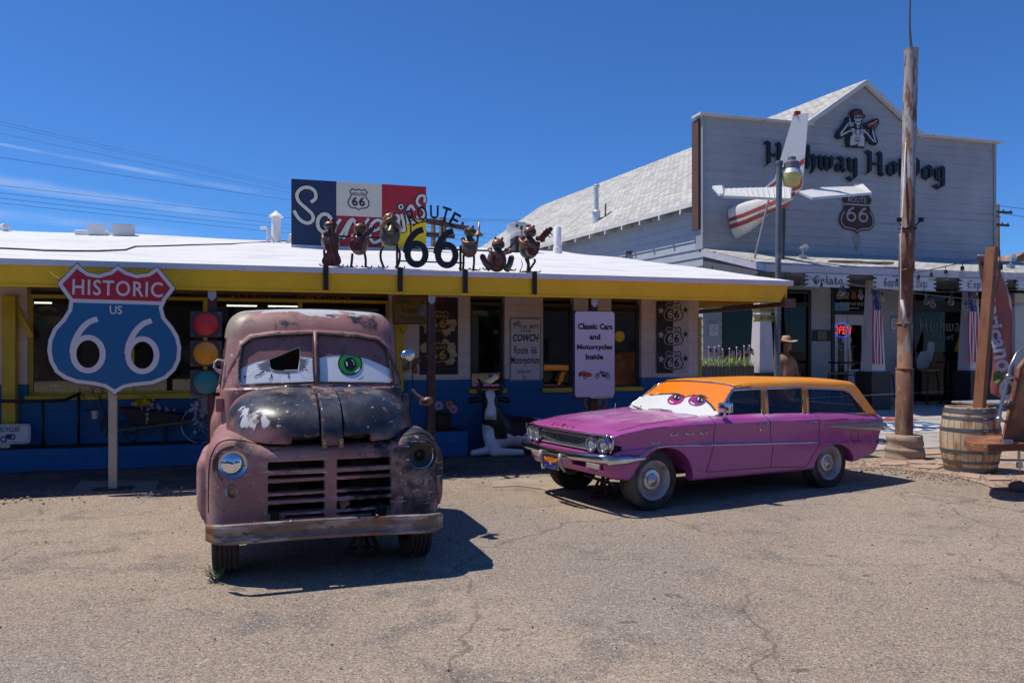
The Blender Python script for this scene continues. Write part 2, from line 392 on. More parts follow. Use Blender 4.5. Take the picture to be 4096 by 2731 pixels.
# ---------------------------------------------------------------- solids grown from distance functions
def smin(a, b, k): h = np.clip(.5 + .5 * (b - a) / k, 0,1); return b * (1 - h) + a * h - k * h * (1 - h)
def smax(a, b, k): return -smin(-a, -b, k)
def sbox(x, y, z, c, h, r=0.):
 a = np.abs(x - c[0]) - h[0] + r; b = np.abs(y - c[1]) - h[1] + r; d = np.abs(z - c[2]) - h[2] + r
 return np.sqrt(np.maximum(a, 0) ** 2 + np.maximum(b, 0) ** 2 + np.maximum(d, 0) ** 2) + np.minimum(np.maximum(a, np.maximum(b, d)),0) - r
def sell(x, y, z, c, r):
 p = np.sqrt(((x - c[0]) / r[0]) ** 2 + ((y - c[1]) / r[1]) ** 2 + ((z - c[2]) / r[2]) ** 2)
 g = np.sqrt(((x - c[0]) / r[0] ** 2) ** 2 + ((y - c[1]) / r[1] ** 2) ** 2 + ((z - c[2]) / r[2] ** 2) ** 2)
 return p * (p - 1) / np.maximum(g, 1e-6)
def scap(x, y, z, a, b, r0, r1=None):
 a = np.array(a, float); b = np.array(b, float); ba = b - a; r1 = r0 if r1 is None else r1
 h = np.clip(((x - a[0]) * ba[0] + (y - a[1]) * ba[1] + (z - a[2]) * ba[2]) / max(ba @ ba, 1e-9),0,1)
 return np.sqrt((x - a[0] - h * ba[0]) ** 2 + (y - a[1] - h * ba[1]) ** 2 + (z - a[2] - h * ba[2]) ** 2) - (r0 + (r1 - r0) * h)
def spoly(x, y, P):
 x, y = np.broadcast_arrays(x, y); d = np.full(x.shape, 1e9); ins = np.zeros(x.shape, bool); n = len(P)
 for i in range(n):
  ax, ay = P[i]; bx, by = P[(i + 1) % n]; ex, ey = bx - ax, by - ay
  h = np.clip(((x - ax) * ex + (y - ay) * ey) / max(ex * ex + ey * ey, 1e-12),0,1)
  d = np.minimum(d, (x - ax - h * ex) ** 2 + (y - ay - h * ey) ** 2)
  if abs(ey) > 1e-12:
   c = ((ay > y) != (by > y)) & (x < ex * (y - ay) / ey + ax); ins ^= c
 d = np.sqrt(d); return np.where(ins, -d, d)
def interp(x, P): return np.interp(x, [p[0] for p in P], [p[1] for p in P])
def solid(f, lo, hi, h):
 """surface nets of f<0"""
 ax = [np.arange(lo[i], hi[i] + h, h, dtype=np.float32) for i in range(3)]
 X, Y, Z = ax[0][:, None, None], ax[1][None, :, None], ax[2][None, None, :]
 D = np.broadcast_to(f(X, Y, Z),(len(ax[0]), len(ax[1]), len(ax[2]))).astype(np.float32); D = np.where(D == 0,1e-6, D)
 n = D.shape; ins = D < 0; cnt = np.zeros(tuple(q - 1 for q in n), np.int8)
 sl_ = lambda d: tuple(slice(d[i], n[i] - 1 + d[i]) for i in range(3))
 cor = [(i, j, k) for i in (0,1) for j in (0,1) for k in (0,1)]
 for c in cor: cnt += ins[sl_(c)]
 act = (cnt > 0) & (cnt < 8); idx = np.argwhere(act); vid = np.full(act.shape, -1, np.int64); vid[act] = np.arange(len(idx))
 acc = np.zeros((len(idx),3)); num = np.zeros(len(idx))
 for a in cor:
  for q in range(3):
   if a[q]: continue
   b = list(a); b[q] = 1
   da = D[idx[:, 0] + a[0], idx[:, 1] + a[1], idx[:, 2] + a[2]]; db = D[idx[:, 0] + b[0], idx[:, 1] + b[1], idx[:, 2] + b[2]]
   m = (da < 0) != (db < 0); t = np.where(m, da / np.where(m, da - db, 1),0)
   p = np.tile(np.array(a, float),(len(idx),1)); p[:, q] += t; acc[m] += p[m]; num[m] += 1
 V = np.array(lo)[None] + (idx + acc / num[:, None]) * h; Fs = []
 for q in range(3):
  u, v = (q + 1) % 3,(q + 2) % 3; s0 = [slice(None)] * 3; s1 = [slice(None)] * 3; s0[q] = slice(0,-1); s1[q] = slice(1, None)
  A = ins[tuple(s0)]; B = ins[tuple(s1)]; E = np.argwhere(A != B); E = E[(E[:, u] > 0) & (E[:, v] > 0) & (E[:, u] < n[u] - 1) & (E[:, v] < n[v] - 1)]
  def g(du, dv):
   I = E.copy(); I[:, u] -= du; I[:, v] -= dv; return vid[I[:, 0], I[:, 1], I[:, 2]]
  Q = np.stack([g(1,1), g(0,1), g(0,0), g(1,0)], 1); fl = ~A[E[:, 0], E[:, 1], E[:, 2]]; Q[fl] = Q[fl][:, ::-1]; Fs.append(Q)
 Fq = np.concatenate(Fs); Fq = Fq[(Fq >= 0).all(1)]
 # pull vertices onto the surface with the exact function
 e = h * .35
 for _ in range(2):
  x, y, z = V[:, 0], V[:, 1], V[:, 2]; v0 = f(x, y, z)
  g = np.stack([f(x + e, y, z) - f(x - e, y, z), f(x, y + e, z) - f(x, y - e, z), f(x, y, z + e) - f(x, y, z - e)], 1) / (2 * e)
  g2 = np.maximum((g * g).sum(1),.2); st = -(v0 / g2)[:, None] * g; L = np.linalg.norm(st, axis=1, keepdims=True)
  V = V + st * np.minimum(1,.6 * h / np.maximum(L, 1e-9))
 return V, Fq
def sdf_obj(name, f, lo, hi, h, mat, parent=None, smooth=50):
 V, Fq = solid(f, lo, hi, h); return link(name, V, Fq, mat, parent, smooth)
# ================================================================= SETTING
def ground_mat():
 t = NT('gravelly asphalt'); c = t.mix(0,(.285,.226,.172),(.285,.226,.172))
 big = t.noise(.35,4,.55); c = t.mix(t.sstep(big, .42,.62), c, (.33,.262,.196)); st_ = t.noise(1.0,6,.6, off=21, dist=.6); c = t.mix(t.math('MULTIPLY', t.sstep(st_, .60,.70),.5), c, (.15,.125,.11)); c = t.mix(t.math('MULTIPLY', t.sstep(t.noise(.22,3,.5, off=13, dist=.4),.54,.60),.45), c, (.245,.215,.19)); c = t.mix(t.math('MULTIPLY', t.sstep(t.noise(2.6,2,.4, off=31, stretch=(1,1.6,1)),.735,.75),.6), c, (.10,.075,.055))
 mid = t.noise(2.2,5,.6, off=4); c = t.mix(t.sstep(mid, .5,.72), c, (.20,.168,.14))
 v = t.n('ShaderNodeTexVoronoi'); v.inputs['Scale'].default_value = 105; t.l(t.coord(), v.inputs['Vector'])
 sep = t.n('ShaderNodeSeparateColor'); t.l(v.outputs['Color'], sep.inputs[0])
 c = t.mix(1, c, t.comb(t.lin(sep.outputs[0], 0,1,.68,1.27)), 'MULTIPLY')
 c = t.mix(t.sstep(sep.outputs[1], .9,.93), c, (.42,.36,.31)); c = t.mix(t.sstep(sep.outputs[2], .93,.95), c, (.07,.062,.058))
 f = t.lin(t.noise(30,3,.7, off=2),.25,.75,.86,1.14); c = t.mix(1, c, t.comb(f), 'MULTIPLY')
 # cracks: edges of large warped cells
 w = t.n('ShaderNodeTexNoise'); w.inputs['Scale'].default_value = 1.1; w.inputs['Detail'].default_value = 6; t.l(t.coord(), w.inputs['Vector'])
 ad = t.n('ShaderNodeVectorMath', operation='MULTIPLY_ADD'); t.l(w.outputs['Color'], ad.inputs[0]); ad.inputs[1].default_value = (.8,.8,.8); t.l(t.coord(), ad.inputs[2])
 cr = t.n('ShaderNodeTexVoronoi', feature='DISTANCE_TO_EDGE'); cr.inputs['Scale'].default_value = .42; t.l(ad.outputs[0], cr.inputs['Vector'])
 gate = t.sstep(t.noise(.5,3,.5, off=9),.40,.52)
 ck = t.math('MULTIPLY', t.sstep(cr.outputs['Distance'], .009,.001), gate); c = t.mix(t.math('MULTIPLY', ck, .5), c, (.085,.07,.058))
 n1 = t.bump(sep.outputs[0], .35,.006); h2 = t.math('SUBTRACT', t.noise(12,6,.7, off=5), t.math('MULTIPLY', ck, .8)); n2 = t.bump(h2,.4,.012, n1)
 t.bsdf(c, .93,0,.2, n2); return t.m
g = MB(); N = 60
for i in range(N + 1):
 for j in range(N + 1):
  q = lambda k: math.copysign(abs(k) ** 3.0, k) * 600
  g.V.append(Vector((q(i / N * 2 - 1), q(j / N * 2 - 1) + 8,-.006)))
g.F = [(i * (N + 1) + j, (i + 1) * (N + 1) + j, (i + 1) * (N + 1) + j + 1, i * (N + 1) + j + 1) for i in range(N) for j in range(N)]; g.mi = [0] * len(g.F)
tag(g.done('ground', ground_mat()), kind='structure')
# dusty earth strip and dark asphalt walk under the eave
def patch(name, P, z, mat, fill=None, mb=None):
 m = MB(); T, Q = triang(P, (), fill); m.add([(p[0], p[1], z(p) if callable(z) else z) for p in Q], T); return tag(m.done(name, mat), kind='structure')
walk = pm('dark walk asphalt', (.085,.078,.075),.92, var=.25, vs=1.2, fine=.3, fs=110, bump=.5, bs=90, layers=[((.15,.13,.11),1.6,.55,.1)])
conc = pm('pale concrete', (.40,.37,.33),.85, var=.16, vs=.8, fine=.1, fs=70, bump=.15, bs=60, layers=[((.30,.27,.24),2.2,.62,.08)])
earth = pm('red brown earth', (.33,.235,.165),.95, var=.25, vs=2, fine=.3, fs=80, bump=.7, bs=50, layers=[((.42,.32,.24),4,.56,.06)])
w_ = lambda x, y: tuple(SH.W(x, y))[:2]
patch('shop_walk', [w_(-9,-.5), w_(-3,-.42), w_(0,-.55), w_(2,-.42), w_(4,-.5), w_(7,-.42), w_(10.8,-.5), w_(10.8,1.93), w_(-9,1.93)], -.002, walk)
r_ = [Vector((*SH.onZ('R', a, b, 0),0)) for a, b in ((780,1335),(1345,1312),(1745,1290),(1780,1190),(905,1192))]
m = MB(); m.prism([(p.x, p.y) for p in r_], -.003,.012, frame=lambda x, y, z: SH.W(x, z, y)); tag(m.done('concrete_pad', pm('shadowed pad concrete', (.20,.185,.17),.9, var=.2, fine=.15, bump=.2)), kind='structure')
# ================================================================= SHOP
YW = 1.93
XW = lambda u: SH.onY('d', u, 803, YW)[0]
def block_mat(name, lower, upper, zsplit):
 t = NT(name); sw = t.n('ShaderNodeCombineXYZ'); t.l(t.xyz('X'), sw.inputs[0]); t.l(t.xyz('Z'), sw.inputs[1])
 b = t.n('ShaderNodeTexBrick'); t.l(sw.outputs[0], b.inputs['Vector']); b.inputs['Scale'].default_value = 1; b.inputs['Brick Width'].default_value = .41; b.inputs['Row Height'].default_value = .205; b.inputs['Mortar Size'].default_value = .006; b.inputs['Mortar Smooth'].default_value = .5
 c = t.mix(t.sstep(t.math('ADD', t.xyz('Z'), t.math('MULTIPLY', t.noise(30,2),.006)), zsplit, zsplit + .008), lower, upper)
 c = t.mix(1, c, t.comb(t.lin(t.noise(1.5,5),.25,.75,.85,1.12)), 'MULTIPLY')
 c = t.mix(t.math('MULTIPLY', b.outputs['Fac'], .45), c, t.mix(.5, c, (.02,.02,.02)))
 c = t.mix(t.sstep(t.math('SUBTRACT', t.noise(9,6,.7, off=3), t.math('MULTIPLY', t.xyz('Z'),1.4)),.50,.58), c, (.16,.09,.07))
 h = t.math('SUBTRACT', t.math('MULTIPLY', t.noise(70,4,.7),.25), b.outputs['Fac']); t.bsdf(c, .62,0,.35, t.bump(h, .6,.008)); return t.m
BLOCK = block_mat('painted block wall', (.010,.120,.30),(.66,.58,.53),1.205)
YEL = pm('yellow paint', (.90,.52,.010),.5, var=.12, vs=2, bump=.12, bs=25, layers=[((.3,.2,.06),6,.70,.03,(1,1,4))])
YDK = pm('mustard paint', (.55,.40,.03),.55, var=.15, vs=3, bump=.1)
WHT = pm('white roof coating', (.70,.70,.70),.75, var=.06, vs=.6, fine=.07, fs=26, bump=.7, bs=18, layers=[((.60,.585,.56),1.1,.56,.08,(1,3,1)),((.45,.43,.40),3,.72,.03,(.4,2,1))])
DRIP = pm('white drip edge', (.66,.66,.70),.45, var=.08, layers=[((.35,.3,.27),3,.70,.04,(3,1,1))])
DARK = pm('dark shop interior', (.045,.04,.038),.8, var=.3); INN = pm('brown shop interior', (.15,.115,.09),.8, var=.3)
PANE = glass('shop window glass', (.74,.76,.76),2.2)
shop = thing('souvenir_shop', 'long low shop with white roof, yellow eave board and blue and white block wall', 'shop', SH.W(0,0), SH.a)
RX = [-7.0, XW(62), XW(895), XW(1080), XW(1160), XW(1247), XW(1319), XW(1404), XW(1473), XW(1605)]; ZS = 1.03
m = MB(); L = lambda a, b, z0, z1: m.box(a, b, YW, YW + .2, z0, z1)
L(RX[0], RX[9], 0, ZS)
for a, b in ((0,1),(2,3),(4,5),(6,7),(8,9)): L(RX[a], RX[b], ZS, 2.62)
m.box(RX[9] - .2, RX[9], YW + .2,12,0,2.62); m.box(RX[0], RX[9], 11.8,12,0,2.62)
m.done('wall', BLOCK, shop)
m = MB(); zf = -.004; m.box(RX[0], RX[9] - .2, YW + .2,6.8,0.01,.05); m.box(RX[0], RX[9] - .2,6.6,6.8,.05,2.6); m.box(RX[0], RX[9] - .2, YW + .2,6.6,2.56,2.6)
m.done('interior_shell', INN, shop)
# roof sheet with slight waves
def roofz(x, y): return 2.80 + .187 * y - .0018 * max(0, y - 3) ** 2 * .9 + .012 * math.sin(x * 1.7 + y) + .01 * math.sin(x * .63 + 2 * y) - .015 * math.sin(y * 2.2)
m = MB(); nx, ny = 110,24
for j in range(ny + 1):
 y = 7 * j / ny
 for i in range(nx + 1):
  xr = 11.13 - 1.36 * (y / 7); x = -7 + (xr + 7) * i / nx; m.V.append(Vector((x, y - .03, roofz(x, y) if y > 0 else 2.80)))
m.F = [(j * (nx + 1) + i, j * (nx + 1) + i + 1,(j + 1) * (nx + 1) + i + 1,(j + 1) * (nx + 1) + i) for j in range(ny) for i in range(nx)]; m.mi = [0] * len(m.F)
k = len(m.V); zr = roofz(3,7); m.add([(-7,7 - .03, zr),(9.77,6.97, zr),(11.13,14,2.8),(-7,14,2.8),(11.13,-.03,2.8)], [(0,1,2,3),(1,4,2)])
m.done('roof', WHT, shop, smooth=40)
m = MB(); m.box(-7,11.13,-.045,.0,2.725,2.803,.004); m.box(11.09,11.13,0,14,2.725,2.8); m.done('drip_edge', DRIP, shop)
m = MB(); m.prism([(-7,2.495),(10.93,2.495),(11.05,2.724),(-7,2.724)], -.018,.03)
m.box(-7,10.9,-.035,.05,2.465,2.494,.004); m.box(11.02,11.06,.03,14,2.5,2.724); m.done('eave_board', YEL, shop)
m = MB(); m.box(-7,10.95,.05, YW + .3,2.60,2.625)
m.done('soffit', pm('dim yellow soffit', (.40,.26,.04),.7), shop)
m = MB(); m.box(11.0,11.09,.0,7.5,2.40,2.47,.006); m.box(10.97,11.16,-.06,.06,2.385,2.52,.008); m.done('gutter', pm('brown gutter metal', (.16,.075,.04),.5, var=.2), shop)
# windows
def window(x0, x1, z0, z1, mull=(), sill=True):
 m = MB(); w = .05
 m.box(x0, x0 + w, YW + .09, YW + .15, z0, z1); m.box(x1 - w, x1, YW + .09, YW + .15, z0, z1); m.box(x0 + w, x1 - w, YW + .09, YW + .15, z0, z0 + w); m.box(x0 + w, x1 - w, YW + .09, YW + .15, z1 - w, z1)
 for q in mull: m.box(q - .03, q + .03, YW + .088, YW + .152, z0 + w, z1 - w)
 f = m.done('window', pm('dark window frame', (.06,.05,.045),.6) if not sill == 'y' else YDK, shop)
 p = MB(); p.box(x0 + w, x1 - w, YW + .117, YW + .123, z0 + w, z1 - w); p.done('pane', PANE, f)
 if sill:
  s_ = MB(); s_.box(x0 - .02, x1 + .02, YW - .05, YW + .09, z0 - .06, z0 + .012,.006); s_.done('sill', YDK, f)
 return f
window(RX[1], RX[2], ZS, 2.5,(XW(300), XW(470), XW(690)), 'y')
for a in (3,5,7): window(RX[a], RX[a + 1], ZS, 2.5)
# yellow door post and braces beside the long window, corner trim
xa, xb = XW(15), XW(60); m = MB(); m.box(xa - .02, xa + .15, YW - .14, YW - .002,.5,2.46,.006); m.prism([(xa + .02,2.44),(xa + .1,2.44),(xa + .36,1.9),(xa + .3,1.86)], YW - .06, YW - .02); m.done('timber_post', YDK, shop)
xc = XW(906); m = MB(); m.box(xc, xc + .13, YW - .14, YW - .002, ZS, 2.46,.006); m.prism([(xc - .02,2.2),(xc + .12,2.44),(xc + .34,2.44),(xc + .14,1.95)], YW - .2, YW - .145); m.done('timber_post', YDK, shop)
m = MB(); m.box(RX[9] + .002, RX[9] + .05, YW - .02, YW + .1,.1,2.3); m.done('timber_post', YDK, shop)
# planters along the foot of the wall
PLANT = block_mat('planter block', (.010,.125,.315),(.010,.125,.315),9)
soil = pm('dark soil', (.035,.026,.02),.95, bump=.8, bs=30)
def planter(x0, x1, y0, h):
 m = MB(); m.box(x0, x1, y0, YW - .002,0, h, .008); p = m.done('planter', PLANT, shop)
 s_ = MB(); s_.box(x0 + .05, x1 - .05, y0 + .06, YW - .003, h - .02, h + .012); s_.done('soil', soil, p)
xpa = SH.onY('R', 2285,800,1.5)[0]; planter(-7, xpa, 1.5,.315)
b0, b1 = SH.onY('T', 300,1300,1.38)[0], SH.onY('T', 607,1300,1.38)[0]; planter(b0 - .9, b1,1.38,.40)
# timber posts carrying the eave
RED = pm('red brown timber', (.075,.036,.028),.75, var=.25, vs=3, layers=[((.13,.075,.055),4,.58,.08,(6,6,.5))], bump=.3, bs=20)
STEEL = pm('dull steel', (.42,.42,.44),.4,.8, var=.15)
for u in (488,990,1362):
 x = SH.onY('d', u, 803,.12)[0]; m = MB(); m.box(x - .055, x + .055,.07,.18,0,2.47,.006); p = m.done('post', RED, shop)
 m = MB(); m.prism([(x - .05,2.47),(x + .05,2.47),(x + .05,2.38),(x, 2.33),(x - .05,2.38)], .058,.068); m.prism(ellipse(x, 2.39,.012,.012,10),.054,.057); m.done('bracket', STEEL, p)
# ---- roof furniture
def roof_pt(k, x, y, Y): p = SH.onY(k, x, y, Y); return p
WP = pm('white painted vent', (.78,.78,.78),.55, var=.06)
def atroof(k, x, y, yy):
 q = SH.onY(k, x, y, yy); return q[0], q[1]
x, z = atroof('L', 2165,895,6.2); z1 = SH.onY('L', 2165,735,6.2)[1]; r = .095
t_ = thing('vent_stack', 'white round vent stack with cone cap beside the painted billboard on the roof', 'roof vent', SH.W(x, 6.2, roofz(x, 6.2) - .03), SH.a)
h = z1 - roofz(x, 6.2) + .03; m = MB(); m.lathe([(0,0),(r, 0),(r, h),(r * .8, h),(r * .8, h + .04),(0, h + .04)]); m.done('pipe', WP, t_, 30)
m = MB(); m.lathe([(0, h + .17),(r * 1.6, h + .04),(r * 1.55, h + .03),(0, h + .045)]); m.done('cap', WP, t_, 30)
x2, _ = atroof('L', 2100,895,6.0); t_ = thing('bent_pipe', 'thin white elbow pipe with brace left of the vent stack', 'roof pipe', SH.W(x2,6.0, roofz(x2,6) - .02), SH.a)
m = MB(); m.tube([(0,0,0),(0,0,.28),(-.02,0,.32),(-.15,0,.32)], .03); m.tube([(.0,0,.3),(.13,0,0)], .018); m.done('pipe', WP, t_, 40)
x2 = atroof('L', 2265,900,6.0)[0]; t_ = thing('short_pipe', 'short white braced pipe tucked behind the billboard edge', 'roof pipe', SH.W(x2,6.0, roofz(x2,6) - .02), SH.a); m = MB(); m.tube([(0,0,0),(0.02,0,.2),(.05,0,.2)], .03); m.tube([(-.06,0,0),(0.02,0,.18)], .015); m.done('pipe', WP, t_, 40)
x, _ = atroof('L', 770,845,6.6); t_ = thing('roof_duct', 'white humped duct on the ridge with a rounded end', 'roof duct', SH.W(x, 6.6, roofz(x, 6.6) - .02), SH.a)
m = MB(); m.prism([(-.15,0),(.15,0),(.17,.1),(.15,.19),(.06,.235),(-.13,.225),(-.16,.18)], -.2,.2); m.box(-.42,-.15,-.12,.12,0,.10,.04); m.box(.15,.36,-.08,.08,0,.06,.02); m.done('duct', WP, t_, 30)
x, _ = atroof('L', 970,850,6.5); t_ = thing('vent_box', 'square white metal box on the ridge', 'roof vent', SH.W(x, 6.5, roofz(x, 6.5) - .02), SH.a); m = MB(); m.box(-.18,.18,-.18,.18,0,.22,.008); m.box(-.19,.19,-.19,.19,.22,.235); m.done('box', pm('off white metal', (.62,.63,.64),.5), t_)
x, _ = atroof('L', 40,810,6.8); t_ = thing('pipe_stub', 'short capped white pipe at the left end of the ridge', 'roof pipe', SH.W(x, 6.8, roofz(x, 6.8) - .02), SH.a); m = MB(); m.lathe([(0,.17),(.06,.17),(.08,.14),(.08,.09),(.06,.08),(.06,0),(0,0)]); m.done('pipe', WP, t_, 40)
x, _ = atroof('X', 630,1250,5.6); t_ = thing('standpipe', 'tall plain white standpipe near the right end of the shop roof', 'roof pipe', SH.W(x, 5.6, roofz(x, 5.6) - .1), SH.a); m = MB(); zt = SH.onY('X', 630,945,5.6)[1] - roofz(x, 5.6) + .1; m.lathe([(0, zt),(.06, zt - .01),(.085, zt - .05),(.085, zt * .35),(.1, zt * .33),(.1,0)]); m.done('pipe', WP, t_, 40)
# black cable lying on the roof
def roofcable():
 P = []
 for a, b in ((-60,970),(150,978),(350,990),(560,994),(760,994),(900,988),(980,985),(1060,958),(1250,954),(1500,945),(1800,938),(2100,920),(2280,912)):
  r = sight('L', a, b); lo, hi = 8., 25.
  for _ in range(40):
   mid = (lo + hi) / 2; q = SH.I @ (EYE + r * mid)
   if q.z > roofz(q.x, q.y + .03): lo = mid
   else: hi = mid
  P.append((q.x, q.y, q.z + .012))
 m = MB(); m.tube(P, .012,6); o = m.done('roof_cable', flat('black cable', (.03,.03,.03)), None, True); o.matrix_world = SH.M; return tag(o, 'black cable snaking over the white roof', 'cable')
roofcable()
# rooftop kitchen fan
x, _ = atroof('P', 1760,850,5.2); zb = SH.onY('P', 1760,850,5.2)[1]
t_ = thing('exhaust_fan', 'round bare metal kitchen exhaust fan on a black box behind the frogs', 'exhaust fan', SH.W(x, 5.2, roofz(x, 5.2) - .05), SH.a); zz = zb - roofz(x, 5.2) + .05; sc = SH.onY('P', 1985,345,5.2)[0] - x
AL = pm('bare aluminium', (.50,.51,.52),.42,.35, var=.12, vs=5, bump=.08)
hp = [(0,.72),(.62,.72),(.62,.55),(.64,.54),(1,.52),(1,.47),(.97,.45),(.95,-.05),(.85,-.25),(.66,-.4),(.62,-.48),(.62,-.8),(0,-.8)]; zc = SH.onY('P', 1780,480,5.2)[1] - roofz(x, 5.2) + .05
m = MB(); m.lathe([(r * sc, zc + a * sc * .8) for r, a in hp], 32); m.done('housing', AL, t_, 35)
m = MB(); m.box(-.5 * sc, .4 * sc, -.2,.2,0, zc - .6 * sc, .01); m.done('curb_box', flat('black box', (.02,.02,.02)), t_)
m = MB(); m.box(-.16 * sc, .06 * sc, -1.0 * sc, -.9 * sc, zc - .02, zc + .2 * sc); m.tube([(-.05 * sc, -.93 * sc, zc),(0,-.93 * sc, zc - .4 * sc),(.08 * sc, -.7 * sc, zc - .7 * sc)], .01,6); m.lathe([(0,-.99 * sc),(.11 * sc, -.99 * sc),(.11 * sc, -.9 * sc)], 14,(-.42 * sc, 0, zc + .2 * sc), 'y'); m.done('switch_box', flat('dark fitting', (.05,.05,.05)), t_)
m = MB(); m.box(.5 * sc, .8 * sc, -.93 * sc, -.9 * sc, zc + .25 * sc, zc + .34 * sc); m.done('label_plate', flat('red label', (.4,.03,.03)), t_)
# ================================================================= HOT DOG BUILDING
YF = 7.6; HDF = Fr(SH.W(0,0,0),16.3)
XF = lambda k, a, b, yy=YF: SH.onY(k, a, b, yy)
xl, zl = XF('d', 1614,265); xr, zrr = XF('d', 2283,331); xpk, zpk = XF('d', 1983,190); ZP = 7.88; PORCH = .2
SID = pm('blue grey siding', (.375,.38,.398),.6, var=.14, vs=.9, fine=.06, fs=40, bump=.1, bs=30, layers=[((.31,.315,.33),2.2,.63,.1,(.3,1,4))])
SIDL = SID
TRIM = pm('pale trim paint', (.60,.57,.57),.55, var=.1, layers=[((.25,.2,.17),3,.66,.05,(1,1,3))])
BLK = pm('black frame paint', (.018,.019,.022),.5, var=.2)
def shingle_mat():
 t = NT('grey shingles'); u = t.n('ShaderNodeTexCoord').outputs['UV']
 b = t.n('ShaderNodeTexBrick'); t.l(u, b.inputs['Vector']); b.inputs['Scale'].default_value = 1; b.inputs['Brick Width'].default_value = .3; b.inputs['Row Height'].default_value = .14; b.inputs['Mortar Size'].default_value = .012; b.inputs['Mortar Smooth'].default_value = .3
 b.inputs['Color1'].default_value = (.36,.355,.33,1); b.inputs['Color2'].default_value = (.56,.55,.515,1); b.inputs['Mortar'].default_value = (.13,.125,.12,1); b.inputs['Bias'].default_value = .1
 c = t.mix(1, b.outputs['Color'], t.comb(t.lin(t.noise(.7,5),.25,.75,.85,1.15)), 'MULTIPLY'); c = t.mix(1, c, t.comb(t.lin(t.noise(45,3),.2,.8,.8,1.2)), 'MULTIPLY')
 sp = t.n('ShaderNodeSeparateXYZ'); t.l(u, sp.inputs[0]); row = t.math('FRACT', t.math('DIVIDE', sp.outputs[1], .14))
 t.bsdf(c, .9,0,.2, t.bump(t.math('SUBTRACT', t.math('SUBTRACT', 1, row), b.outputs['Fac']),.5,.02)); return t.m
SHN = shingle_mat()
def roof_sheet(name, P, parent, eave=(0,1), up=(0,3), th=.03):
 """P: four corners local (eave a, eave b, top b, top a); UV in metres"""
 P = [Vector(p) for p in P]; e = (P[1] - P[0]).normalized(); nrm = (P[1] - P[0]).cross(P[3] - P[0]).normalized(); f = nrm.cross(e)
 if nrm.z < 0: nrm = -nrm
 V = P + [p - nrm * th for p in P]; o = link(name, V, [(0,1,2,3),(7,6,5,4),(0,4,5,1),(1,5,6,2),(2,6,7,3),(3,7,4,0)], SHN, parent)
 uv = o.data.uv_layers.new(name='UVMap')
 for l in o.data.loops: q = V[l.vertex_index] - P[0]; uv.data[l.index].uv = (q.dot(e) + 50, abs(q.dot(f)) + 50)
 return o
hot = thing('timber_store', 'tall grey clapboard building with a stepped gable front and shingled porch', 'building', SH.W(xl, YF, 0), SH.a)
HI = mw(hot).inverted(); loc = lambda x, y, z: HI @ SH.W(x, y, z)
WX = xr - xl; px = xpk - xl; gs = (zpk - .12 - ZP) / ((XF('E', 1240,95)[0] - XF('E', 850,370)[0])); gl = px - (zpk - .12 - ZP) / gs; gr = px + (zpk - .12 - ZP) / gs
def span(z):
 if z <= ZP: return 0, WX
 k = (zpk - .12 - z) / gs; return px - k, px + k
def clap(m, z0, z1, span, yo=0., bh=.235, holes=(), lap=.022):
 z = z0; i = 0
 while z < z1 - 1e-3:
  zt = min(z + bh, z1); a, b = span(z + .001); c, d = span(zt - .001)
  if z < ZP < zt: c, d = a, b; zt = min(zt, ZP)
  segs = [(a, b, c, d)]
  for hx0, hx1, hz0, hz1 in holes:
   if hz0 < (z + zt) / 2 < hz1:
    ns = []
    for s_ in segs:
     if s_[1] <= hx0 or s_[0] >= hx1: ns.append(s_); continue
     if s_[0] < hx0: ns.append((s_[0], hx0, s_[2], hx0))
     if s_[1] > hx1: ns.append((hx1, s_[1], hx1, s_[3]))
    segs = ns
  random.seed(int(z * 1000) % 977)
  for a, b, c, d in segs:
   cuts = [0.] + sorted(random.uniform(.15,.85) for _ in range(1 if b - a < 4 else 2)) + [1.]
   for q0, q1 in zip(cuts[:-1], cuts[1:]):
    e = .0025 * random.random(); g0, g1 = a + (b - a) * q0, a + (b - a) * q1 - .003; t0, t1 = c + (d - c) * q0, c + (d - c) * q1 - .003
    m.add([(g0, yo - lap - e, z),(g1, yo - lap - e, z),(t1, yo - .004, zt),(t0, yo - .004, zt),(g0, yo + .02, z),(g1, yo + .02, z)], [(0,1,2,3),(0,4,5,1),(1,5,2),(0,3,4)])
  z = zt
# --- openings of the ground floor (local x): shop window, door, garage opening
lx = lambda u: XF('d', u, 803)[0] - xl
DOORX = (lx(1908), lx(1992)); WINX = (lx(1658), lx(1862)); GARX = (lx(2094), lx(2262)); GAR2 = (lx(2330), lx(2480))
zf = lambda u, v: XF('d', u, v)[1]
HOLES = [(WINX[0], WINX[1], PORCH, 3.35),(DOORX[0], DOORX[1], PORCH, zf(1950,662)),(GARX[0], GARX[1], PORCH, zf(2150,650))]
m = MB(); clap(m, PORCH, 4.3, lambda z: (0, WX + 4), holes=HOLES); clap(m, 4.36, zpk - .12, span); m.done('front_wall', SID, hot)
# backing behind the boards and dark rooms
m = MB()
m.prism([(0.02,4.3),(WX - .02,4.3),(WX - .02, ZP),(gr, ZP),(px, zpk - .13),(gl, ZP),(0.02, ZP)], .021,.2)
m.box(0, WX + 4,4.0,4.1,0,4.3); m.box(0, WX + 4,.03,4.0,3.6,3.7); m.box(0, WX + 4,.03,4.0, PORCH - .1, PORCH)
m.done('dark_rooms', DARK, hot)
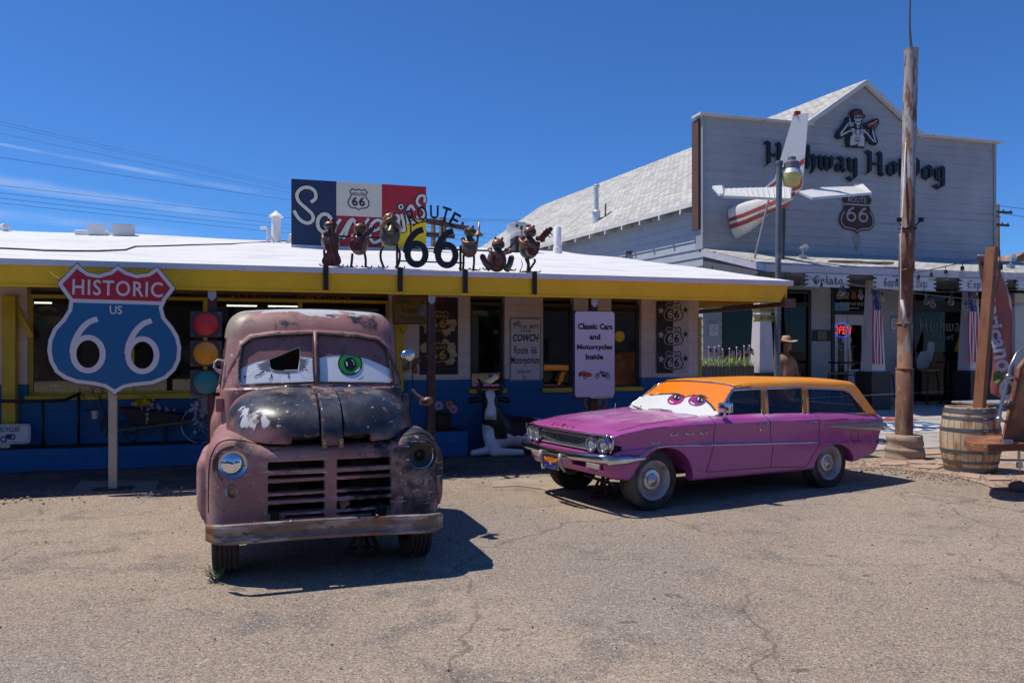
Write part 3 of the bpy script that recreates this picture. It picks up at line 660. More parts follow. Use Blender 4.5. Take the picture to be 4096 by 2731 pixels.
# corner boards, parapet caps, gable rakes
for a in (-.03, WX - .05): m = MB(); m.box(a, a + .09,-.045,.3,4.37, ZP - .02); m.done('corner_board', pm('siding trim', (.30,.32,.34),.6), hot)
m = MB()
for a, b in ((-.16, gl + .12),(gr - .12, WX + .18)): m.box(a, b, -.16,.3, ZP - .005, ZP + .055,.006)
def rake(s_):
 g = gs * 1.0; x1 = gl if s_ < 0 else gr; ex = x1 + s_ * .12
 P = [(px, zpk - .11),(ex, ZP - .0 - .12 * gs + .01),(ex, ZP + .14 - .12 * gs),(px, zpk + .04)]; m.prism(P if s_ < 0 else P[::-1], -.15 - .002 * (s_ > 0),-.03)
rake(-1); rake(1); m.done('cornice', TRIM, hot)
m = MB(); m.box(-.1,-.031,.06,.4,4.9, ZP - .06); m.done('rusty_edge', pm('rust brown strip', (.10,.05,.04),.8), hot)
# --- long shingled roof behind, side wall
SK = Vector((-.402,.916,0)); iv = Matrix.Rotation(-SH.a, 3, 'Z'); sk = iv @ SK; LEN = 21
pk = Vector((px, -.1, zpk + .05)); e0 = EYE + sight('d', 1595,462) * ((5.72 - 1.7) / ((803 - 462) / 1785.)); e0 = HI @ e0; e0 = Vector((e0.x, max(e0.y, .02), e0.z))
rb = pk + sk * LEN
roof_sheet('roof', [e0, e0 + sk * LEN, rb, pk], hot)
e1 = Vector((2 * px - e0.x, .1, e0.z)); roof_sheet('roof', [e1 + sk * LEN, e1, pk, rb], hot)
ein = Vector((e0.x + .42,.03,0)); nsk = Vector((-sk.y, sk.x, 0))
def sidewall():
 m = MB(); z = 0; Ztop = e0.z - .02
 while z < Ztop - .01:
  zt = min(z + .235, Ztop)
  for q0, q1 in ((0,9.3),(9.33, LEN)):
   a, b = ein + sk * q0, ein + sk * q1
   m.add([a + nsk * .03 + Vector((0,0, z)), b + nsk * .03 + Vector((0,0, z)), b + Vector((0,0, zt)), a + Vector((0,0, zt)), a - nsk * .02 + Vector((0,0, z)), b - nsk * .02 + Vector((0,0, z))], [(0,1,2,3),(0,4,5,1)])
  z = zt
 a = ein + sk * 9.315; m.tube([a + nsk * .02, a + nsk * .02 + Vector((0,0, Ztop))], .025,4)
 m.done('side_wall', pm('side siding paint', (.36,.39,.43),.6, var=.1), hot)
 bb = MB(); a, b = ein - nsk * .03, ein - nsk * .03 + sk * LEN; e = Vector((WX - .5,0,0)); bb.add([a, b, b + Vector((0,0, Ztop)), a + Vector((0,0, Ztop))], [(0,1,2,3)])
 q0 = ein + sk * LEN; q1 = q0 + Vector((2 * (px - ein.x),0,0)); bb.add([q0, q1, q1 + Vector((0,0, Ztop)), Vector((rb.x, rb.y, zpk)), q0 + Vector((0,0, Ztop))], [(0,1,2,3,4)])
 q2 = Vector((2 * px - ein.x, .2,0)); bb.add([q2, q1, q1 + Vector((0,0, Ztop)), q2 + Vector((0,0, Ztop))], [(0,1,2,3)]); bb.done('rear_wall', SID, hot)
sidewall()
m = MB(); a, b = e0, e0 + sk * LEN; dn = Vector((0,0,-.13)); ou = nsk * .02
m.add([a + ou, b + ou, b + ou + dn, a + ou + dn, a - ou, b - ou, b - ou + dn, a - ou + dn], [(0,1,2,3),(7,6,5,4),(0,4,5,1),(3,2,6,7),(0,3,7,4)]); m.done('fascia', pm('white eave paint', (.62,.6,.57),.6), hot)
for i in range(20):
 m = MB(); c = e0 + sk * (.6 + i * 1.02) - nsk * .2 + Vector((0,0,-.13)); X, Y = sk * .03, nsk * .24
 m.add([c - X - Y, c + X - Y, c + X + Y, c - X + Y, c - X - Y + Vector((0,0,-.02)), c + X - Y + Vector((0,0,-.02)), c + X + Y + Vector((0,0,-.14)), c - X + Y + Vector((0,0,-.14))], [(0,1,2,3),(7,6,5,4),(0,4,5,1),(1,5,6,2),(2,6,7,3),(3,7,4,0)]); m.done('rafter_tail', pm('white eave paint', (.62,.6,.57),.6), hot)
# --- porch
YE = 5.12 - YF; XE = XF('d', 1759,607,5.12)[0] - xl; ZE = 3.72; XR = WX + 6
roof_sheet('porch_roof', [(XE, YE, ZE),(XR, YE, ZE),(XR, -.03,4.37),(XE - .25,-.03,4.37)], hot)
m = MB(); m.box(XE - .02, XR, YE - .035, YE - .002, ZE - .19, ZE - .015,.004)
m.add([(XE - .03, YE, ZE - .02),(XE - .28,0,4.35),(XE - .28,0,4.18),(XE - .03, YE, ZE - .18),(XE + .01, YE, ZE - .02),(XE - .24,0,4.35),(XE - .24,0,4.18),(XE + .01, YE, ZE - .18)], [(0,1,2,3),(4,7,6,5),(3,2,6,7)])
m.done('porch_fascia', pm('lavender white paint', (.50,.47,.51),.55, var=.1), hot)
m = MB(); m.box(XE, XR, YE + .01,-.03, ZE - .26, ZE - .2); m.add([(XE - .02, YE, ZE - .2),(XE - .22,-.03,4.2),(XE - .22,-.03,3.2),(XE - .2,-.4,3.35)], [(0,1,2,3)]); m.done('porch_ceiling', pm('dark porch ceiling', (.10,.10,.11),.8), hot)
PIL = pm('lavender white pillar', (.52,.49,.52),.6, var=.08, layers=[((.28,.22,.25),2,.64,.06,(1,1,.3))])
def pillar(u, yoff=5.63):
 x, _ = SH.onY('d', u, 803, yoff); x -= xl; y = yoff - YF; m = MB()
 for z0, z1, w0, w1 in ((PORCH + .95, ZE - .2,.205,.115),):
  v = [(x - w0, y - w0, z0),(x + w0, y - w0, z0),(x + w0, y + w0, z0),(x - w0, y + w0, z0),(x - w1, y - w1, z1),(x + w1, y - w1, z1),(x + w1, y + w1, z1),(x - w1, y + w1, z1)]
  m.add(v, [(3,2,1,0),(4,5,6,7),(0,1,5,4),(1,2,6,5),(2,3,7,6),(3,0,4,7)])
 p = m.done('pillar', PIL, hot); m = MB(); m.box(x - .29, x + .29, y - .29, y + .29, PORCH - .15, PORCH + .95,.01); m.done('base', BLK, p); return x + xl
PILX = [pillar(u) for u in (1750,2005,2228)]; pillar(2470)
# shop window (black frame), shelves beyond
ROOM = glass('dim storefront glass', (.5,.52,.55),.42)
def shopwin(x0, x1, z0, z1, mulls, tr=None, y=.03):
 m = MB(); w = .09; B = lambda a, b, c, d: m.box(a, b, y - .06, y + .05, c, d)
 B(x0, x0 + w, z0, z1); B(x1 - w, x1, z0, z1); B(x0 + w, x1 - w, z1 - w, z1); B(x0 + w, x1 - w, z0, z0 + .45)
 for q in mulls: B(q - .05, q + .05, z0 + .45, z1 - w)
 if tr: m.box(x0 + w, x1 - w, y - .058, y + .048, tr - .05, tr + .05)
 f = m.done('window', BLK, hot); p = MB(); p.box(x0 + w, x1 - w, y - .003, y + .003, z0 + .45, z1 - w); p.done('pane', ROOM, f); return f
shopwin(WINX[0], WINX[1], PORCH, 3.35,(lx(1790),),2.95)
zt = HOLES[1][3]; dz = zf(1950,722)
m = MB(); x0, x1 = DOORX; m.box(x0, x0 + .1,-.05,.06, PORCH, zt); m.box(x1 - .1, x1,-.05,.06, PORCH, zt); m.box(x0 + .1, x1 - .1,-.05,.06, zt - .1, zt); m.box(x0 + .1, x1 - .1,-.048,.058, dz, dz + .1); fr = m.done('door_frame', BLK, hot)
m = MB(); m.box(x0 + .1, x1 - .1,0,.01, dz + .1, zt - .1); tp = m.done('pane', glass('transom glass', (.25,.27,.3)), fr)
m = MB(); put_text(m, 'HIGHWAY', x0 + .18, x0 + .62, dz + .42, dz + .62,-.004,.01); put_text(m, 'HO', x0 + .92, x0 + 1.08, dz + .42, dz + .62,-.004,.01); put_text(m, 'GOURMET HOT DOGS', x0 + .3, x0 + 1.1, dz + .25, dz + .34,-.004); put_text(m, 'ESPRESSO', x0 + .5, x0 + .95, dz + .15, dz + .2,-.004); m.done('lettering', flat('pale glass lettering', (.5,.52,.52)), tp)
m = MB(); put_poly(m, shield(x0 + .77, dz + .53,.2,.24),-.003); m.done('shield_mark', flat('brown mark', (.2,.08,.05)), tp)
DW = pm('white door paint', (.52,.50,.52),.5, var=.08)
def door(a, b, gz0, handle):
 m = MB(); w = .1; d = .02
 m.box(a, a + w, -.03, d, PORCH + .02, dz - .01,.004); m.box(b - w, b, -.03, d, PORCH + .02, dz - .01,.004); m.box(a + w, b - w, -.03, d, dz - .3, dz - .01); m.box(a + w, b - w, -.03, d, PORCH + .02, gz0)
 o = m.done('door', DW, hot); p = MB(); p.box(a + w, b - w, -.008,-.002, gz0, dz - .3); p.done('pane', ROOM, o)
 if handle: h = MB(); h.box(a + .02, a + .07,-.06,-.031,1.1,1.7); h.tube([(a + .045,-.1,1.2),(a + .045,-.1,1.6)], .012,6); h.lathe([(0,-.07),(.03,-.07),(.03,-.03)], 12,(a + .045,0,1.05), 'y'); h.done('handle', pm('brass', (.5,.42,.28),.35,.8), o)
 return o
xm = lx(1945); d1 = door(x0 + .11, xm - .006,.55, False); d2 = door(xm + .006, x1 - .11,1.15, True)
m = MB(); put_text(m, 'HOURS', x0 + .42, x0 + .62,1.78,1.82,-.013); m.box(x0 + .22, x0 + .4,-.014,-.012,1.79,1.8); m.box(x0 + .64, x0 + .8,-.014,-.012,1.79,1.8); m.box(x0 + .22, x0 + .8,-.014,-.012,1.3,1.31)
for i, a in enumerate(('MONDAY', 'TUESDAY', 'WEDNESDAY', 'THURSDAY', 'FRIDAY', 'SATURDAY', 'SUNDAY')): put_text(m, a, x0 + .25, x0 + .43,1.71 - i * .06,1.735 - i * .06,-.013); put_text(m, '9AM - 6PM', x0 + .55, x0 + .74,1.71 - i * .06,1.735 - i * .06,-.013)
m.box(x0 + .38, x0 + .68,-.014,-.011,1.9,2.02); m.done('hours_lettering', flat('white vinyl', (.5,.5,.52)), d1)
# neon OPEN
m = MB(); x_, z_ = XF('N', 435,583); x_ -= xl
NR = flat('red neon', (.3,.02,.02), emit=(1,.035,.04), es=1.5); NB = flat('blue neon', (.02,.02,.3), emit=(.06,.07,1), es=1.3)
t_ = thing('open_sign', 'red and blue neon open sign lit in the glass door', 'neon sign', SH.W(x_ + xl, YF - .03, z_ - .15), SH.a)
m = MB(); put_text(m, 'OPEN', -.30,.30,.06,.28,0,-.016,.22); m.done('tube_letters', NR, t_)
m = MB()
for i in range(22):
 a = 2 * math.pi * i / 22
 if abs(math.sin(a)) > .45: q = a + .16; m.tube([(.27 * math.cos(a),0,.17 + .2 * math.sin(a)),(.27 * math.cos(q),0,.17 + .2 * math.sin(q))], .009,5)
m.done('tube_border', NB, t_)
# garage opening: black frame, glass with lettering
m = MB(); x0, x1 = GARX; zt = HOLES[2][3]; y = .03
m.box(x0, x0 + .08,-.05,.06, PORCH, zt); m.box(x1 - .08, x1,-.05,.06, PORCH, zt); m.box(x0 + .08, x1 - .08,-.05,.06, zt - .08, zt); zm = zf(2150,715); m.box(x0 + .08, x1 - .08,-.048,.058, zm - .02, zm + .3); m.box(lx(2185) - .04, lx(2185) + .04,-.047,.057, zm + .3, zt - .08)
fr = m.done('window', BLK, hot); m = MB(); m.box(x0 + .08, x1 - .08,0,.006, PORCH + .1, zt - .08); m.done('pane', ROOM, fr)
m = MB(); a = XF('I', 450,950); b = XF('I', 960,820); pen_text(m, 'Highway', a[0] - xl, b[0] - xl, a[1], XF('I', 450,820)[1], -.01); a = XF('I', 655,1040); b = XF('I', 960,985); pen_text(m, 'Hot Dog', a[0] - xl, b[0] - xl + .25, a[1], XF('I', 655,975)[1], -.01); m.done('lettering', flat('grey glass lettering', (.17,.17,.18)), fr)
m = MB(); x0 = lx(1866); x1 = lx(1905); a = XF('N', 200,575)[1]; b = XF('N', 200,690)[1]; m.box(x0 - .02, x1 + .02,-.05,-.03, b, a); m.done('black_panel', BLK, hot)
m = MB(); p, q = XF('N', 165,675), XF('N', 262,588); m.box(p[0] - xl, q[0] - xl, -.075,-.051, p[1], q[1]); pl = m.done('plaque', pm('bronze plaque', (.13,.09,.05),.4,.6), hot)
m = MB()
for i in range(6): put_text(m, 'PLACED IN MEMORY OF THE ROAD'[i:i + 18], p[0] - xl + .06, q[0] - xl - .06, q[1] - .07 - i * .075, q[1] - .04 - i * .075,-.079)
m.done('lettering', flat('worn brass letters', (.3,.24,.15),.4,.5), pl)
# --- sloping concrete forecourt, porch floor
m = MB(); ny = 8
for i in range(2):
 for j in range(ny + 1): y = .1 + (7.6 - .1) * j / ny; m.V.append(SH.W((11.2,46)[i], y, .012 + (PORCH - .012) * min(1, y / 5.2)))
m.F = [(j, ny + 1 + j, ny + 2 + j, j + 1) for j in range(ny)]; m.mi = [0] * ny
m.V += [SH.W(11.2,.1,-.05), SH.W(46,.1,-.05)]; m.F.append((0, len(m.V) - 2, len(m.V) - 1, ny + 1)); m.mi.append(0); tag(m.done('concrete_forecourt', conc), kind='structure')
slab = lambda y: .012 + (PORCH - .012) * min(1, max(0, y) / 5.2)
m = MB()
for y in (1.6,3.4): m.add([SH.W(11.5, y, slab(y) + .003), SH.W(40, y, slab(y) + .003), SH.W(40, y + .02, slab(y + .02) + .003), SH.W(11.5, y + .02, slab(y + .02) + .003)], [(0,1,2,3)])
tag(m.done('slab_joints', flat('joint shadow dirt', (.16,.14,.12))), kind='structure')  # flat dark strips laid along the slab joints
# painted road shield on the forecourt
def onslab(k, a, b):
 r = sight(k, a, b); lo, hi = 8., 40.
 for _ in range(40):
  mid = (lo + hi) / 2; q = SH.I @ (EYE + r * mid)
  if q.z > slab(q.y): lo = mid
  else: hi = mid
 return q
def slabpoly(m, k, P, dz, w=None):
 Q = [onslab(k, a, b) for a, b in P]
 if w is None: T, V = triang([(p.x, p.y) for p in Q]); m.add([SH.W(p[0], p[1], slab(p[1]) + dz) for p in V], T)
 else: stroke(m, [(p.x, p.y) for p in Q], w, 0, fn=lambda x, y, z: SH.W(x, z, slab(z) + dz))
m = MB(); slabpoly(m, 'J', [(-60,560),(90,475),(240,470),(420,488),(440,500),(560,530),(700,545),(890,556),(1000,575),(930,605),(860,640),(800,648),(520,650),(100,655),(-80,620)], .004); o1 = m.done('painted_shield', pm('worn white road paint', (.62,.6,.57),.8, layers=[((.40,.37,.33),5,.60,.05)])); tag(o1, kind='structure')
m = MB(); slabpoly(m, 'J', [(70,512),(130,482),(235,477),(440,500),(520,520),(250,528),(60,530)], .008); tag(m.done('painted_shield', pm('worn red road paint', (.28,.05,.05),.8, layers=[((.5,.42,.38),6,.60,.05)])), kind='structure')
m = MB(); slabpoly(m, 'J', [(-40,540),(250,535),(540,530),(700,552),(880,562),(900,590),(850,634),(520,642),(110,646),(-50,600)], .008); tag(m.done('painted_shield', pm('worn blue road paint', (.035,.12,.26),.8, layers=[((.40,.37,.33),5,.55,.04)])), kind='structure')
m = MB(); slabpoly(m, 'J', [(490,568),(500,585),(600,618),(700,630),(800,622),(845,606),(780,588),(680,588),(600,600)], .012,.14); slabpoly(m, 'J', [(160,565),(165,585),(250,625),(350,640),(450,638),(505,622),(470,600),(380,596),(300,606)], .012,.14); tag(m.done('painted_shield', pm('worn white road paint', (.62,.6,.57),.8)), kind='structure')
# ================================================================= OLD TRUCK
TK = Fr((-1.315,5.66),19.0)
def truck_paint(name, base, layers, rough=.55, spec=.4, bump=.12):
 return pm(name, base, rough, 0, spec, .22,2.2,.08,70, bump, 35, layers)
MAR, BLU, PALE, RUST = (.32,.148,.136),(.020,.022,.030),(.50,.50,.50),(.15,.07,.04)
chip = lambda c, s, th: (c, s, th, .012,(1,1,1))
P_CLIP = truck_paint('maroon primer worn to black', MAR, [
 (BLU, 2.6,.58,.03,(1,1,1),('X', -.1,.75,-.13,.13)),(BLU, 5,.60,.035,(1,1,.6)),(BLU, 14,.665,.02),(PALE, 7,.60,.02,(.5,1,6),('Z', .55,.95,-.03,-.02)),(RUST, 9,.68,.03,(1,1,.4)),((.40,.23,.20),3,.58,.1),((.17,.08,.07),2.2,.60,.08, None, ('Z', .4,.7,.05,-.1)),(RUST, 5,.70,.05, None, ('Z', .35,.8,.06,-.06)),
 chip(PALE, 17,.66),(PALE, 9,.74,.02,(1,1,2.2),('X', -.2,.8,-.02,.045)),((.02,.016,.016),40,.80,.01)])
P_HOOD = truck_paint('black hood worn to primer', BLU, [
 (MAR, 2.0,.60,.10,(1,1,.8),(('X', -.25,-.78,-.10,.20),('Z', 1.20,1.03,-.05,.17))),((.24,.16,.11),3.5,.60,.06,(2,1,3),('Z', 1.22,1.36,-.22,.06)),((.075,.075,.09),4,.58,.15),((.19,.10,.065),12,.64,.02,(1,.6,1)),
 (PALE, 9,.57,.03,(1,1,.6),(('X', -.36,-.46,-.3,.085),('X', -.60,-.70,.0,-.34),('Z', 1.08,1.14,-.3,0),('Z', 1.24,1.30,.04,-.26))),
 ((.30,.21,.14),6,.60,.06, None, (('X', -.42,-.50,-.34,.06),('X', -.57,-.64,.0,-.34),('Z', 1.12,1.17,-.3,0),('Z', 1.22,1.28,.0,-.3))),
 chip((.42,.34,.27),13,.665), chip(PALE, 26,.69)], .34,.5,.08)
P_CAB = truck_paint('maroon cab with sun bleached roof', MAR, [
 ((.28,.16,.13),2.0,.56,.1),(BLU, 3.2,.55,.06,(1,1,1.4),('Z', 1.78,1.95,-.25,.02)),(BLU, 2.0,.64,.1, None, ('X', .45,.8,-.05,.16)),(RUST, 7,.66,.03,(1,1,.4)),((.30,.24,.17),3,.52,.05,(1,2,1),(('X', -.35,-.7,-.2,.1),('Z', 1.7,1.9,-.2,0))),
 (PALE, 4,.52,.03,(.7,2.2,1),('Z', 1.97,2.06,-.22,.16)), chip(PALE, 15,.655),((.30,.27,.24),6,.70,.04)], .5)
P_RUSTB = pm('rusty bumper steel', (.17,.115,.10),.45,.25,.4,.3,3,.1,60,.25,30, [((.30,.27,.26),4,.52,.05,(.6,1,2.5)),((.22,.10,.045),5,.58,.06,(.8,1,2)),((.06,.05,.05),7,.63,.04,(.5,1,2)),((.42,.42,.44),9,.66,.03,(.5,1,3)),((.27,.12,.05),3,.50,.08, None, ('X', -.7,-.84,-.3,.2))])
CHROME = pm('worn chrome', (.62,.62,.63),.16,1,.5,.12,8,.05,60,.03,20, [((.25,.2,.17),9,.68,.04)])
RUBBER = pm('dusty rubber', (.030,.028,.027),.85, var=.3, vs=4, fine=.2, fs=50, bump=.2, bs=40, layers=[((.10,.085,.07),3,.58,.12)])
BLACK = pm('black void', (.012,.011,.011),.9, var=.2)
truck = thing('old_pickup_truck', 'rusty maroon and black old pickup truck with painted cartoon eyes on its split windscreen', 'truck', TK.o, TK.a)
def f_clip(x, y, z):
 ax = np.abs(x); xo = .872 + .0 * z
 front = .155 + .10 * (ax / .86) ** 4 + .10 * np.maximum(0, z - .80) ** 1.5 * 2.0 - .02 * np.maximum(0,.06 - np.abs(ax - .42)) / .06 * 0
 zt = .985 + .085 * np.exp(-((ax - .70) / .17) ** 2) + np.clip((y - .35) / .7,0,1) * .05 * np.clip((.85 - ax) / .3,0,1)
 body = smax(smax(ax - .865, front - y, .12), z - zt, .11)
 body = smax(body, y - 1.5,.03); body = np.maximum(body, .40 + .0 * ax - z)
 fl = smax(smax(ax - .935, np.abs(y - .78) - .44,.10), z - .935,.12); fl = np.maximum(fl, .41 - z); fl = np.maximum(fl, .6 - ax)
 body = smin(body, fl, .015)
 # headlight brow, wheel wells, grille slots, lamp holes, towing holes
 for sx in (-.68,.71):
  body = smin(body, sell(x, y, z, (sx, .36,.872),(.155,.17,.15)),.05)
 well = np.maximum(np.sqrt((y - .72) ** 2 + (z - .34) ** 2) - .38,.56 - ax); body = np.maximum(body, -well)
 inner = np.maximum(np.maximum(ax - .50,.27 - y), np.maximum(z - .93,-y + .26)); body = np.maximum(body, -np.maximum(inner, y - 1.45))
 xx = x - .012
 for z0, z1, w in ((.815,.878,.45),(.752,.782,.45),(.652,.725,.45),(.596,.629,.45),(.504,.568,.45),(.458,.483,.33)):
  s_ = sbox(np.abs(xx), y, z, ((.045 + w) / 2,.2,(z0 + z1) / 2),((w - .045) / 2,.22,(z1 - z0) / 2),.008); body = np.maximum(body, -s_)
 for sx in (-.68,.71): body = np.maximum(body, -np.maximum(np.sqrt((x - sx) ** 2 + (z - .868) ** 2) - .101, y - .30))
 for sx in (-.36,.36): body = np.maximum(body, -sbox(x, y, z, (sx, .2,.425),(.04,.15,.028),.005))
 return body
sdf_obj('front_fenders', f_clip, (-.99,.02,.36),(.99,1.55,1.2),.0125, P_CLIP, truck)
def ysurf(x, z):
 lo, hi = -.05,.8
 for _ in range(30):
  mid = (lo + hi) / 2
  if float(f_clip(np.float64(x), np.float64(mid), np.float64(z))) > 0: lo = mid
  else: hi = mid
 return hi
for s_ in (-1,1):
 m = MB(); P = [(.845,.45),(.848,.6),(.846,.75),(.838,.88),(.815,.96),(.775,1.02),(.70,1.045),(.60,1.03),(.50,1.0)]; m.tube([(s_ * a, ysurf(s_ * a, b) - .001, b) for a, b in catmull(P, 4, False) if ysurf(s_ * a, b) < .75], .0045,5); m.done('panel_seam', BLACK, truck)
# louvre bars behind the slots and dark innards
m = MB()
for z in (.80,.64,.49):
 for a, b in ((-.44,-.035),(.06,.46)): m.box(a, b, .23,.30, z - .008, z + .004)
m.box(-.03,.055,.18,.28,.45,.9); m.done('grille_bars', P_CLIP, truck)
m = MB(); m.box(-.5,.5,.75,.8,.45,.95); m.box(-.5,.5,.3,1.4,.40,.45); m.done('radiator_void', BLACK, truck)
m = MB(); m.box(-.46,-.20,.5,.55,.46,.92); m.box(.2,.42,.52,.56,.46,.92); m.tube([(-.45,.45,.53),(.45,.45,.55)], .03,8); m.done('radiator_shroud', pm('rusty brown panel', (.085,.05,.035),.8, var=.3), truck)
m = MB(); m.add([(.07,.22,.575),(.09,.16,.5),(.15,.17,.53),(.16,.23,.57),(.12,.19,.585)], [(0,1,2,4),(2,3,4)]); m.add([(.05,.2,.46),(.08,.17,.44),(.09,.2,.49)], [(0,1,2)]); m.done('paper_scrap', flat('dry brown paper', (.3,.15,.09),.8), truck)
# hood
def f_hood(x, y, z):
 ax = np.abs(x); W = .745 - .13 * np.clip((.70 - y) / .55,0,1) ** 1.8
 k = (np.maximum(ax, 1e-4) / W) ** 5.0 + (np.maximum(1.22 - y, 1e-4) / (1.07)) ** 3.3 + (np.maximum(z - .96,1e-4) / .415) ** 3.2
 body = (k ** (1 / 3.3) - 1) * .38
 body = np.maximum(body, np.maximum(y - 1.24,1.0 + .06 * np.clip((ax - .2) / .55,0,1) * np.clip(y / .6,0,1.6) - z))
 body = smin(body, np.maximum(np.maximum(np.abs(x - .02) - .075, body - .010),.99 - z),.004)
 lip = np.maximum(np.abs(np.abs(x - .02) - .185) - .105, np.maximum(z - 1.055, y - .4)); body = np.maximum(body, -lip)
 for sx in (-.062,.102): body = np.maximum(body, -np.maximum(np.abs(x - sx) - .0055,-(body + .02)))
 return body
sdf_obj('hood', f_hood, (-.78,.05,.96),(.78,1.28,1.42),.0105, P_HOOD, truck)
m = MB()
for sx in (-.035,.085): m.box(sx - .016, sx + .016,.115,.13,.97,1.035,.003); m.ball((sx, .108,1.005),.009,8,6)
m.done('hood_latch', pm('rusty bracket', (.25,.17,.12),.6,.3), truck)
m = MB(); m.box(-.45,.45,.3,1.1,.94,.955); m.box(-.45,.45,.45,.5,.955,1.06); m.done('engine_bay_void', BLACK, truck)
# cab
def wsY(x, z): return 1.235 + (z - 1.39) * .42 + .07 * np.abs(x / .64) ** 2.2
GL = [(-.645,1.415),(-.637,1.60),(-.615,1.735),(-.54,1.800),(-.36,1.828),(-.018,1.842),(-.018,1.412),(-.62,1.392)]
GR = [(.018,1.412),(.018,1.842),(.36,1.822),(.565,1.785),(.645,1.715),(.675,1.60),(.685,1.41),(.65,1.388)]
SIDEW = [(1.52,1.36),(1.62,1.80),(2.15,1.82),(2.2,1.36)]
HOLE = None
def f_cab(x, y, z):
 ax = np.abs(x); Wc = interp(z, [(0.5,.86),(1.1,.865),(1.35,.84),(1.6,.80),(1.85,.765),(2.1,.73)])
 Wc = Wc - .085 * np.clip((1.75 - y) / .5,0,1); fr = np.where(z < 1.36,1.215 + 0 * x, wsY(x, z) - .012); zt = 2.085 - .035 * (ax / .7) ** 2 - .05 * np.clip((1.9 - y) / .5,0,2) ** 2
 b = smax(smax(ax - Wc, fr - y, .12), y - 2.75,.16); b = smax(b, z - zt, .17); b = np.maximum(b, .55 - z)
 lowc = sbox(x, y, z, (0,1.85,.95),(.885,.42,.22),.14); b = smin(b, lowc, .05)
 g = np.minimum(spoly(x, z, GL), spoly(x, z, GR)) + .0 * y; g = np.maximum(g, y - 1.75)
 rim = np.maximum(np.abs(g - .0) - .028, np.abs(b) - .014); b = smin(b, rim, .012) if True else b
 b = np.maximum(b, -np.maximum(g, -(b + .026)))
 sd = np.maximum(spoly(y, z, SIDEW) + 0 * x, .5 - ax); b = np.maximum(b, -np.maximum(sd, -(b + .035)))
 b = np.maximum(b, -sbox(x, y, z, (-.14,1.55,1.6),(.26,.33,.18),.01))
 for sx in (1.40,2.36): b = np.maximum(b, -np.maximum(np.maximum(np.abs(y - sx) - .006,.55 - ax), np.maximum(z - 1.88,-(b + .02))))
 return b
sdf_obj('cab', f_cab, (-.98,1.02,.52),(.98,2.85,2.16),.0135, P_CAB, truck)
# windscreen: two painted panes following the opening
def screen_fn(off): return lambda x, y, z: (x, float(wsY(x, z)) + .006 - off, z)
TM = mw(truck); TI = TM.inverted()
def onscreen(k, a, b):
 r = sight(k, a, b); lo, hi = 5., 9.
 for _ in range(40):
  mid = (lo + hi) / 2; q = TI @ (EYE + r * mid)
  if q.y < float(wsY(q.x, q.z)): lo = mid
  else: hi = mid
 return (q.x, q.z)
scr = lambda P, k='S': [onscreen(k, a, b) for a, b in P]
hole = scr([(742,700),(1045,573),(1050,680),(1030,795),(900,800),(855,818),(760,790),(748,730)])
WP_ = pm('white painted glass', (.86,.87,.88),.28, var=.05, fine=.03);
LID = pm('maroon painted glass', (.27,.12,.11),.35, var=.2, vs=5, layers=[((.07,.055,.06),4.5,.60,.08)])
def clip_above(G, curve, above=True):
 """part of pane G above/below a curve z(x)"""
 P = []; n = len(G); c = lambda p: (p[1] - np.interp(p[0], [q[0] for q in curve], [q[1] for q in curve])) * (1 if above else -1)
 for i in range(n):
  a, b = G[i], G[(i + 1) % n]; ca, cb = c(a), c(b)
  if ca >= 0: P.append(a)
  if (ca >= 0) != (cb >= 0): t = ca / (ca - cb); P.append((a[0] + (b[0] - a[0]) * t, a[1] + (b[1] - a[1]) * t))
 top = [p for p in P]
 return P
def dens(G, k=8): return [((1 - t) * a[0] + t * b[0], (1 - t) * a[1] + t * b[1]) for a, b in zip(G, G[1:] + G[:1]) for t in [i / k for i in range(k)]]
def lidpoly(G, curve):
 xs = [p[0] for p in G]; P = clip_above(dens(G), curve); x0, x1 = min(xs), max(xs)
 up = [p for p in P if p[1] > np.interp(p[0], [q[0] for q in curve], [q[1] for q in curve]) + 1e-5]
 e = sorted([p for p in P if p not in up], key=lambda p: p[0]); mid = [q for q in curve if x0 + .01 < q[0] < x1 - .01 and inpoly(q[0], q[1], G)]
 up.sort(key=lambda p: -math.atan2(p[1] - 1.55, p[0] - (x0 + x1) / 2)); return [e[0]] + up + [e[-1]] + mid[::-1]
m = MB(); put_poly(m, GL, 0, [hole], screen_fn(0),.06); m.done('windscreen', WP_, truck)
m = MB(); put_poly(m, GR, 0,(), screen_fn(0),.06); ws2 = m.done('windscreen', WP_, truck)
cl = sorted(scr([(440,800),(470,780),(530,748),(610,712),(700,695),(745,698)])); cl2 = scr([(1045,660),(1100,662),(1160,668),(1215,672)])
cR = sorted(scr([(1230,680),(1330,658),(1440,650),(1550,655),(1650,670),(1750,697),(1850,740),(1930,778),(1960,790)]))
cL = [(-.7, cl[0][1] - .02)] + cl + [hole[1]] + [(hole[1][0] + .01, cl2[0][1] + .01)] + cl2
lidL = scr([(455,803),(456,640),(470,560),(505,512),(560,490),(640,478),(900,456),(1196,442),(1204,672),(1100,662),(1050,661),(1052,576),(1045,566),(900,628),(742,693),(700,695),(610,712),(530,748),(470,780)])
m = MB(); put_poly(m, lidL, 0,(), screen_fn(.003),.05); m.done('painted_eyelid', LID, truck)
lidR = [p for p in dens(GR) if p[1] > np.interp(p[0], [q[0] for q in cR], [q[1] for q in cR])]; lidR.sort(key=lambda p: -math.atan2(p[1] - 1.62, p[0] - .32))
k = max(range(len(lidR)), key=lambda i: 0); xs_ = lidR
left = min(lidR, key=lambda p: p[1] if p[0] < .1 else 9); st_ = lidR.index(left); lidR = lidR[st_:] + lidR[:st_]
